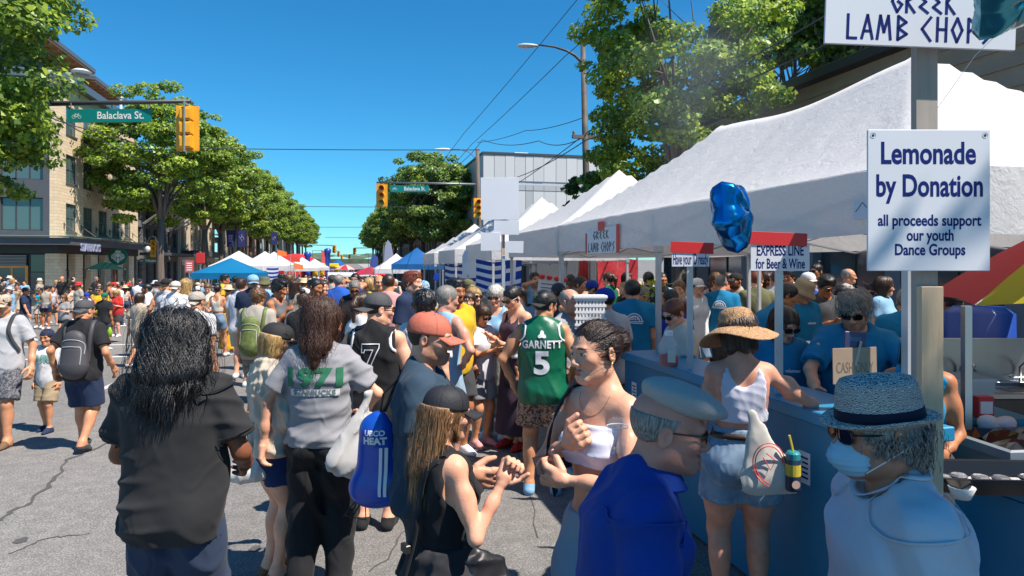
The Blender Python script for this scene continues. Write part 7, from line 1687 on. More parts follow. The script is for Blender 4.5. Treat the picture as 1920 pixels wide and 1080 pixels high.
wear(P,r,'trousers',bottom_prims(P,'pants',.014),C_('charcoal'),.013);shoes(P,r,C_('black'))
col=MB();n=20;V=[]
for i in range(n+1):
 a=-2.75+5.5*i/n;ca,sa=math.sin(a),-math.cos(a);c0=P.T(0,.008,.862)
 op=1-.0*abs(a);rr=.064 if abs(a)<9 else .06
 V+=[tuple(c0+np.array([-.058*math.sin(a),.066*math.cos(a),.040-.012*(1-math.cos(a))*.6])),tuple(c0+np.array([-.096*math.sin(a),.108*math.cos(a),-.006-.016*(1-math.cos(a))*.9])),tuple(c0+np.array([-.092*math.sin(a),.104*math.cos(a),-.012-.016*(1-math.cos(a))*.9])),tuple(c0+np.array([-.053*math.sin(a),.061*math.cos(a),.034-.012*(1-math.cos(a))*.6]))]
col.add(V,[(4*i+j,4*i+(j+1)%4,4*i+4+(j+1)%4,4*i+4+j)for i in range(n)for j in range(4)]);col.build('collar',royal_s,r,smooth=False)
fc=[ell((0,.018,.192),(.084,.106,.040),.02),ell((0,-.040,.186),(.078,.080,.026),.03),ell((0,-.112,.160),(.058,.040,.007),.02),ell((0,.012,.172),(.080,.102,.022),.015)]
on_head(P,r,mesh_from('flat_cap',*surf(fc,*bounds_of(fc),.0045,[((0,-.25,-1),-.148)],lambda X,Y,Z:.0015*np.sin(X*90+Z*30)),smooth=True),'flat_cap',mat('cap_cloth',(.36,.335,.31),.85,bump=.35,bscale=220,var=.05),(0,.0,.012),Rx(.16))
on_head(P,r,glasses_mesh('clear'),'glasses');on_head(P,r,hair_mesh('buzz',0,under=True),'hair',HAIR('grey'));eyes(P,r)
P=Person(1.725,'m',1.12,head=(8,6,0),hunch=.05,nose=1.1)
r=near(1682,1.80,-96,P,'man in a woven grey trilby and pale blue face mask wearing a white t-shirt',skin('skin_hatman','b07e66','9a6058','554a40',.25),hres=.0035)
wt8=top_prims(P,'tee',.016,hem=.46,sleeve=.8,loose=.005);wear(P,r,'shirt',wt8,cloth('white_tee',(.56,.57,.62)),.009,Folds(71,.009,18,(.8,.8,1.3)));seams(P,wt8[0],r,cloth('white_tee',(.56,.57,.62)),off=.007);wear(P,r,'trousers',bottom_prims(P,'pants'),C_('jeans'),.013);shoes(P,r,C_('grey'))
wm_=pattern_cloth('woven',(.07,.068,.075),(.60,.56,.50),95,.5,'wave');_wv=wm_.node_tree.nodes['Wave Texture'];_wv.inputs['Distortion'].default_value=9;_wv.inputs['Detail Scale'].default_value=1.6;_wv.inputs['Detail'].default_value=1;_wv.wave_profile='TRI'
hs_=MB();hs_.lathe([(.089,.128),(.119,.134),(.1225,.140),(.119,.143),(.092,.142),(.088,.19),(.083,.225),(.075,.240),(.045,.243),(.02,.230),(.001,.226)],40,M=Matrix.Translation((0,.012,0))@Matrix.Diagonal((1,1.18,1,1)),wob=lambda r_,z,a:(r_,z+(.012*abs(math.cos(a))**3 if r_>.11 else 0)-(.016*math.cos(a+PI/2)**2*0 if z>.2 else 0)))
on_head(P,r,hs_.build('trilby',[],me=True,smooth=True),'trilby',wm_)
hb=MB();hb.lathe([(.0905,.1425),(.0925,.144),(.0905,.170),(.0885,.171)],40,M=Matrix.Translation((0,.012,0))@Matrix.Diagonal((1,1.18,1,1)));on_head(P,r,hb.build('hat_band',[],me=True,smooth=True),'hat_band',cloth('hatband',(.012,.014,.03)))
mk=[ell((0,-.062,.052),(.058,.058,.056),.02),cap((0,-.098,.085),(0,-.112,.055),.012,.02,.02)]
mk_in=[ell((0,-.030,.06),(.062,.070,.095),.02,op='s')]
on_head(P,r,mesh_from('face_mask',*surf(mk+[ell((0,-.012,.06),(.066,.072,.11),.004,op='s')],*bounds_of(mk),.004,[],lambda X,Y,Z:.0012*np.sin(Z*420)),smooth=True),'face_mask',cloth('mask_blue',(.30,.50,.62)))
el=MB()
for x_ in(-1,1):el.tube([(x_*.050,-.062,.085),(x_*.074,-.015,.100),(x_*.086,.014,.118)],.0017,5);el.tube([(x_*.045,-.060,.018),(x_*.070,-.02,.050),(x_*.086,.020,.078)],.0017,5)
on_head(P,r,el.build('mask_loop',[mat('loop_white',(.75,.78,.8),.6)],me=True),'mask_loop');on_head(P,r,glasses_mesh('sun'),'sunglasses')
hair_on(P,r,[CRAN(.012),cap((0,.09,.09),(0,.105,.045),.035,.02,.03),cap((-.06,.05,.09),(-.06,.07,.05),.03,.016,.03),cap((.06,.05,.09),(.06,.07,.05),.03,.016,.03),FACE(.074,.092)],[((0,-.4,-1),-.050),((0,0,1),.135)],HAIR('grey'),1500,.05,.006,.0034,.8,160,.6,.007,80,9,lo_z=0,stretch=(1,1,1),hi_z=.12)
def neck_rib(P,pr,r,m,R_=.050,z=.858,tilt=.3):
 ring=[P.T(R_*math.sin(a),.004+R_*math.cos(a),z+tilt*R_*math.cos(a))for a in[2*PI*k/24 for k in range(25)]]
 add_mesh('neck_rib',strap(pr,ring,.016,.003,60,.003),r,m)
neck_rib(P,wt8[0],r,cloth('white_tee',(.56,.57,.62)))
P=Person(1.76,'f',1.10,head=(20,14,0),R=(-.19,-.12,.635),RE=(-1,.5,-.3),L=(.12,-.08,.52),hip=1.12,stance=1.1,hdR=((.2,-1,-.1),(0,0,1)))
r=near(1388,3.95,172,P,'woman in a wide straw sun hat, white crop top and frayed denim shorts, back turned',skin('skin_f9','c48d76'),xy=None)
wear(P,r,'crop_top',top_prims(P,'straps',.009,hem=.655),cloth('white_rib',(.55,.54,.63)),.008,Folds(81,.002,60));dn=pattern_cloth('denim_worn',(.12,.20,.31),(.26,.36,.46),9,.5,'noise',.6);dn.node_tree.nodes['Color Ramp'].color_ramp.elements[0].position=.3;dn.node_tree.nodes['Color Ramp'].color_ramp.elements[1].position=.7
sp9=bottom_prims(P,'shorts',.014,length=.405,flare=.014,waist=.635);wear(P,r,'denim_shorts',sp9,dn,.009,Folds(82,.004,44));shoes(P,r,C_('white'))
bl_=infl(P.torso[:2],.019);add_mesh('belt',strap(sp9[0],[P.T(.10*math.sin(a),.075*math.cos(a)+.0,.612)for a in[2*PI*k/12 for k in range(13)]],.034,.004,48,.006),r,mat('leather_brown',(.035,.02,.014),.5))
rr_=random.Random(7);b=MB()
for sd in(1,-1):
 hp_,K_,A_2=P.legp[sd];c_=hp_+(K_-hp_)*((hp_[2]-.405*P.h)/(hp_[2]-K_[2]))
 for k in range(110):
  a=rr_.uniform(0,6.28);R_=.058*P.h*1.12*.96+.016;p0=Vector((c_[0]+R_*math.cos(a),c_[1]+R_*math.sin(a),c_[2]+.004));b.tube([p0,p0+Vector((rr_.uniform(-.008,.008),rr_.uniform(-.008,.008),-rr_.uniform(.008,.03)))],.0011,3,caps=False)
tag(b.build('frayed_hem',cloth('fray',(.55,.58,.62)),r),kind='stuff')
for sd in(-1,1):print_on(sp9[0],([(-.062,.06),(-.056,-.06),(0,-.085),(.056,-.06),(.062,.06)],[(0,1,2,3,4)]),(sd*.078,.30,.50*P.h),(-1,0,0),(0,0,1),(0,-1,0),cloth('denim_pocket',(.17,.26,.37)),'back_pocket',r,off=.007,sub=4,disp=Folds(82,.004,44))
straw=mat('straw',(.42,.24,.12),.75,bump=1.,bscale=120,var=.3,vscale=60)
sh=MB();sh.lathe([(.090,.128),(.20,.072),(.206,.074),(.203,.080),(.15,.110),(.098,.143),(.096,.150),(.099,.156),(.096,.160),(.094,.20),(.082,.235),(.05,.252),(.001,.258)],44,M=Matrix.Translation((0,.012,0))@Matrix.Diagonal((1,1.1,1,1)),wob=lambda r_,z,a:(r_,z+(.020*math.sin(2*a+1.2)+.010*math.sin(3*a)if r_>.14 else 0)))
on_head(P,r,sh.build('sun_hat',[],me=True,smooth=True),'sun_hat',straw);on_head(P,r,hair_mesh('bob',0),'hair',HAIR('brown'))
hw=P.J[-1][2];MB().lathe([(.001,-.07),(.033,-.07),(.036,.06),(.030,.07),(.001,.072)],16,M=Matrix.Translation(Vector(hw)+Vector((.02,-.075,-.005)))@Matrix.Rotation(1.35,4,'X')).build('green_can',mat('can_green',(.0,.05,.03),.3),r)
c=at3(1436,845,3.66);tt=bag('tote_bag','cream canvas tote bag with a red round print hanging from the straw hat woman',c,(.28,.075,.44),canvas,-YAW-.1,[[at3(1402,650,4.02),at3(1399,668,3.84),at3(1404,710,3.78),at3(1420,760,3.74),at3(1430,775,3.72)]],seed=15,wid=.05,tilt=-.12)
b=MB()
for R_ in(.105,.09):b.tube([Matrix.Translation((0,-.050,-.06))@Vector((R_*math.cos(a)*.8,.012*math.cos(2*a),R_*math.sin(a)*1.1))for a in[2*PI*k/24 for k in range(18)]],.003,4)
b.tube([(-.03,-.052,-.02),(0,-.054,-.09),(.03,-.052,-.04),(-.01,-.052,.0)],.003,4);b.build('print',mat('print_red',(.55,.05,.05),.7),tt)
c=at3(1487,880,3.60);wb_=thing('water_bottle','dark water bottle with yellow and teal lid hanging by its loop','bottle',c,-YAW);MB().lathe([(.001,-.11),(.036,-.11),(.038,-.10),(.038,.05),(.034,.06)],16).build('bottle_body',mat('bottle_dark',(.02,.03,.06),.3),wb_,smooth=True);MB().lathe([(.037,.055),(.037,.085),(.03,.095),(.001,.097)],16).build('lid',mat('lid_teal',(.02,.22,.25),.4),wb_);b=MB();b.tube([(0,0,.095),(-.01,0,.14),(-.02,0,.18)],.006,6);b.build('loop',mat('loop_yellow',(.6,.5,.03),.4),wb_)
MB().lathe([(.0385,-.03),(.0385,.03)],16).build('band',mat('band_yellow',(.5,.4,.04),.5),wb_);MB().lathe([(.001,0),(.022,0)],14,M=Matrix.Translation((0,-.0392,-.07))@Matrix.Rotation(PI/2,4,'X')).build('sticker',mat('sticker',(.5,.35,.28),.5),wb_)
P=Person(1.80,'m',1.08,head=(-42,10,0),R=(-.15,-.10,.58),L=(.15,-.05,.54),LE=(1,.5,0),stance=1.2)
r=near(1017,6.1,176,P,'man in a green basketball vest with number 5 and a backward black cap',SK['tan'])
gj=mat('jersey_green',(.004,.115,.055),.38,bump=.15,bscale=30);j10=top_prims(P,'tank',.014,hem=.455,loose=.010);fj=Folds(91,.005,20,(.8,.8,1.4));wear(P,r,'vest',j10,gj,.010,fj);wear(P,r,'shorts',bottom_prims(P,'shorts',.014,length=.345,flare=.016),pattern_cloth('floral_short',(.12,.05,.035),(.42,.26,.17),26),.010,Folds(92,.005));shoes(P,r,C_('sky'),.006)
on_head(P,r,hat_mesh('capback'),'cap',mat('cap_black',(.016,.016,.018),.8));on_head(P,r,hair_mesh('short',0),'hair',HAIR('black'))
jw_=mat('jersey_white',(.72,.72,.76),.6);print_on(j10[0],text2d('GARNETT',.092,.80,.003,space=1.08),(0,.3,.748*P.h),(-1,0,0),(0,0,1),(0,-1,0),jw_,'lettering',r,disp=fj);print_on(j10[0],text2d('5',.27,1.1,.010),(0,.3,.655*P.h),(-1,0,0),(0,0,1),(0,-1,0),jw_,'number',r,disp=fj)
print_on(j10[0],([(.03*math.cos(a)*(1+.35*math.cos(3*a+PI/2)),.03*math.sin(a)*(1+.35*math.cos(3*a+PI/2)))for a in[2*PI*k/18 for k in range(18)]],[tuple(range(18))]),(0,.3,.795*P.h),(-1,0,0),(0,0,1),(0,-1,0),jw_,'emblem',r,disp=fj)
for sd in(1,-1):
 S=P.J[sd][0];pts=[S+np.array([sd*.018*P.h-sd*.050*P.h*math.cos(a),.06*P.h*math.sin(a),.050*P.h*1.0*math.cos(0)-.0])for a in[0]];
 ring=[np.array([S[0]-sd*.030*P.h,S[1]+.05*P.h*math.cos(a),S[2]-.02*P.h+.055*P.h*math.sin(a)])for a in[2*PI*k/16 for k in range(17)]]
 add_mesh('piping',strap(j10[0],ring,.016,.003,40,.004),r,jw_)
V,Q=text2d('P',.055,1.1,.003);flp=mesh_from('cap_letter',[(-x,.112+.012,.172+z)for x,z in V],Q,[mat('letter_gold',(.75,.45,.03),.5)]);on_head(P,r,flp,'cap_letter')
P=Person(1.82,'m',1.02,head=(-52,6,0),L=(.16,-.05,.53),R=(-.13,-.12,.57),LE=(1,.4,0))
r=near(704,5.3,176,P,'man in a black sleeveless vest with an outlined number 7 and a backward grey cap',SK['fair'],hres=.004)
j11=top_prims(P,'tank',.012,hem=.455,loose=.006);f11=Folds(95,.005,20,(.8,.8,1.4));wear(P,r,'vest',j11,cloth('black_vest',(.016,.016,.018)),.010,f11);wear(P,r,'shorts',bottom_prims(P,'shorts',.014,length=.32,flare=.014),C_('black'),.012,Folds(96,.005));shoes(P,r,C_('black'))
on_head(P,r,hat_mesh('capback'),'cap',mat('cap_grey',(.060,.062,.068),.8,bump=.2,bscale=90));on_head(P,r,hair_mesh('buzz',0),'hair',HAIR('brown'));on_head(P,r,glasses_mesh('sun'),'glasses')
S7=[[(-.05,.075),(.055,.075),(.055,.055),(.01,-.03),(.012,-.075),(-.018,-.075),(-.018,-.03),(.02,.045),(-.03,.045),(-.035,.03),(-.05,.03),(-.05,.075)]]
print_on(j11[0],strokes2d([[(x*1.25,y*1.45)for x,y in p]for p in S7],.007),(0,.3,.735*P.h),(-1,0,0),(0,0,1),(0,-1,0),jw_,'number',r,disp=f11)
for sd in(1,-1):
 S=P.J[sd][0];ring=[np.array([S[0]-sd*.028*P.h,S[1]+.05*P.h*math.cos(a),S[2]-.02*P.h+.055*P.h*math.sin(a)])for a in[2*PI*k/16 for k in range(17)]];add_mesh('piping',strap(j11[0],ring,.022,.003,40,.003),r,C_('white'))
P=Person(1.68,'m',1.04,head=(-14,4,0),step=.20,L=(.17,.03,.54),R=(-.17,-.05,.54),footR=(-.05,.11,.075),footL=(.05,-.08,.045))
r=near(157,7.7,183,P,'man walking away in a black t-shirt, navy shorts, grey cap and dark backpack',SK['tan'],handres=.006,hres=.006,res=.012)
t12=top_prims(P,'tee',.015,hem=.47,sleeve=.7,loose=.008);wear(P,r,'shirt',t12,C_('black'),.011,Folds(101,.005));wear(P,r,'shorts',bottom_prims(P,'shorts',.014,length=.30,flare=.012),C_('navy'),.011,Folds(102,.005));shoes(P,r,C_('charcoal'));on_head(P,r,hat_mesh('capback'),'cap',mat('cap_grey',(.060,.062,.068),.8,bump=.2,bscale=90));on_head(P,r,hair_mesh('buzz',0),'hair',HAIR('grey'))
def backpack(P,r,m,m2,off=.105,w=.175,h_=.30,z=.67,piping=True,tp_=None):
 c=P.T(0,off,z);b_=bpy.data.objects.new('backpack',None);link(b_);b_.parent=r;b_.location=tuple(c)
 pr=[cap((0,.02,-h_*.5),(0,.0,h_*.42),w*.92,w*.66,.04,sq=(1,.62,1)),cap((0,.055,-h_*.5),(0,.05,.0),w*.62,w*.5,.02,sq=(1,.5,1))];lo,hi=bounds_of(pr);wv_=Wave(3,20,4);add_mesh('pack_body',surf(pr,lo,hi,.011,[],lambda X,Y,Z:.004*wv_(X,Y,Z)),b_,m)
 if piping:
  for(ww_,z0_,z1_,yy)in((w*.62,-.13,.06,.3),(w*.74,-.02,.13,.3)):
   arc=[(-ww_,yy,z0_),(-ww_*.95,yy,z1_*.6),(-ww_*.5,yy,z1_),(ww_*.5,yy,z1_),(ww_*.95,yy,z1_*.6),(ww_,yy,z0_)];A=np.array(arc,float)
   for _ in range(20):A=A+np.array([0,-1.,0])*(field_at(pr,A)-.002)[:,None]*.8
   add_mesh('zip',strap(pr,A,.009,.002,24,.003),b_,m2)
 for sd in(1,-1):add_mesh('strap',strap((tp_ or top_prims(P))[0],[P.T(sd*.065,.07,.60),P.T(sd*.085,.075,.78),P.T(sd*.075,.0,.85),P.T(sd*.08,-.08,.76),P.T(sd*.10,-.02,.62)],.045,.006,24,.006),r,m)
 return b_
bk=mat('pack_dark',(.055,.052,.058),.6,bump=.2,bscale=60);backpack(P,r,bk,mat('pack_zip',(.35,.35,.37),.4),tp_=t12)
P=Person(1.26,'m',.92,head=(5,5,0),hscale=1.14,stance=1.1,footL=(.055,-.05,.045),footR=(-.055,.05,.045))
r=near(90,8.6,-4,P,'small boy in a white printed t-shirt, tan shorts and dark shoes walking forward',SK['tan'],handres=.006,hres=.006)
t13=top_prims(P,'tee',.016,hem=.44,sleeve=.8,loose=.014);wear(P,r,'shirt',t13,C_('white'),.010,Folds(111,.004));wear(P,r,'shorts',bottom_prims(P,'shorts',.014,length=.31,flare=.012),C_('khaki'),.010,Folds(112,.004));shoes(P,r,C_('navy'));on_head(P,r,hat_mesh('capback'),'cap',C_('navy'));on_head(P,r,hair_mesh('short',1),'hair',HAIR('brown'))
print_on(t13[0],text2d('AIR',.13,1.,.006),(0,-.3,.735*P.h),(1,0,0),(0,0,1),(0,1,0),mat('print_mint',(.25,.52,.45),.7),'print',r)
P=Person(1.76,'m',1.05,head=(10,12,0),footL=(.06,-.06,.045),footR=(-.06,.06,.045),L=(.19,-.03,.52));pbt=pattern_cloth('shorts_print',(.05,.05,.06),(.16,.16,.18),30)
r=near(6,7.9,6,P,'man at the left edge in a grey white printed t-shirt, patterned dark shorts and sandals',SK['tan'],handres=.006,hres=.006)
t14=top_prims(P,'tee',.015,hem=.46,sleeve=.75,loose=.008);wear(P,r,'shirt',t14,C_('lightgrey'),.011,Folds(115,.005));wear(P,r,'shorts',bottom_prims(P,'shorts',.014,length=.31,flare=.012),pbt,.011,Folds(116,.005));shoes(P,r,C_('brownc'),.001);on_head(P,r,hat_mesh('cap'),'cap',C_('beige'));on_head(P,r,glasses_mesh('sun'),'sunglasses');on_head(P,r,hair_mesh('short',1),'hair',HAIR('brown'))
add_mesh('backpack_strap',strap(t14[0],[P.T(.085,.05,.82),P.T(.08,-.02,.85),P.T(.08,-.08,.76),P.T(.10,-.02,.62)],.04,.006,24,.006),r,C_('charcoal'))
print_on(t14[0],([(-.08,-.2),(.02,-.2),(.06,-.05),(-.08,-.02)],[(0,1,2,3)]),(0,-.3,.66*P.h),(1,0,0),(0,0,1),(0,1,0),C_('teal'),'print',r,sub=4)
# the crowd
used={}
GN={'tee':'t-shirt','tank':'sleeveless top','crop':'strappy top','long':'long sleeved top','dress':'dress','shirt':'loose shirt'}
BN={'shorts':'shorts','short':'short shorts','pants':'trousers','skirt':'skirt','maxi':'long skirt'}
HN={'cap':'cap','capback':'cap','sunhat':'sun hat','fedora':'hat','bucket':'bucket hat','wide':'wide hat'}
SN={'short':'short hair','buzz':'cropped hair','thick':'thick hair','curly':'curly hair','balding':'thin hair','bob':'bob','long':'long hair','wavy':'long wavy hair','mane':'big loose hair','bun':'bun','topbun':'high bun','pony':'ponytail'}
def lab(sex,tp,tc,bt,bc,hair,hc,hat,hatc,place):
 hd=('%s %s'%(CNAME[hatc],HN[hat]))if hat else('%s %s'%(hc,SN[hair]))
 return '%s with %s in %s %s and %s %s, %s'%('man' if sex=='m' else 'woman',hd,CNAME[tc],GN[tp],CNAME[bc],BN[bt],place)
def row(px,top,D,rz,pose,sex,sk,hair,hc,tp,tc,bt,bc,place,hat=None,hatc='black',gl=None,build=1.,shoe='white',lod=1,band=None):
 l=lab(sex,tp,tc,bt,bc,hair,hc,hat,hatc,place);w=l.split()
 if len(w)>16:l=lab(sex,tp,tc,bt,bc,hair,hc,hat,hatc,place).replace(' and %s %s'%(CNAME[bc],BN[bt]),'')
 if len(l.split())>16:l=l.replace(' %s %s, '%(CNAME[tc],GN[tp]),' %s top, '%CNAME[tc])
 if len(l.split())>16:l=l.replace(' %s %s in'%(hc,SN[hair]),' %s hair in'%hc)
 if len(l.split())>16 or l in used:print('LABEL',l)
 used[l]=1
 return crowd(px,top,None,rz,pose,sex,lod,sk,hair,hc,hat,hatc,tp,tc,bt,bc,shoe,gl,l,D,build)
POSES['upl']=dict(L=(.10,-.10,.95),LE=(1,-.2,.1),head=(30,0,0));POSES['akimbo']=dict(R=(-.10,-.04,.585),RE=(-1,.35,0),head=(-20,8,0));POSES['lean']=dict(lean=(0,-.55),L=(.12,-.30,.62),R=(-.10,-.32,.62),head=(0,20,0))
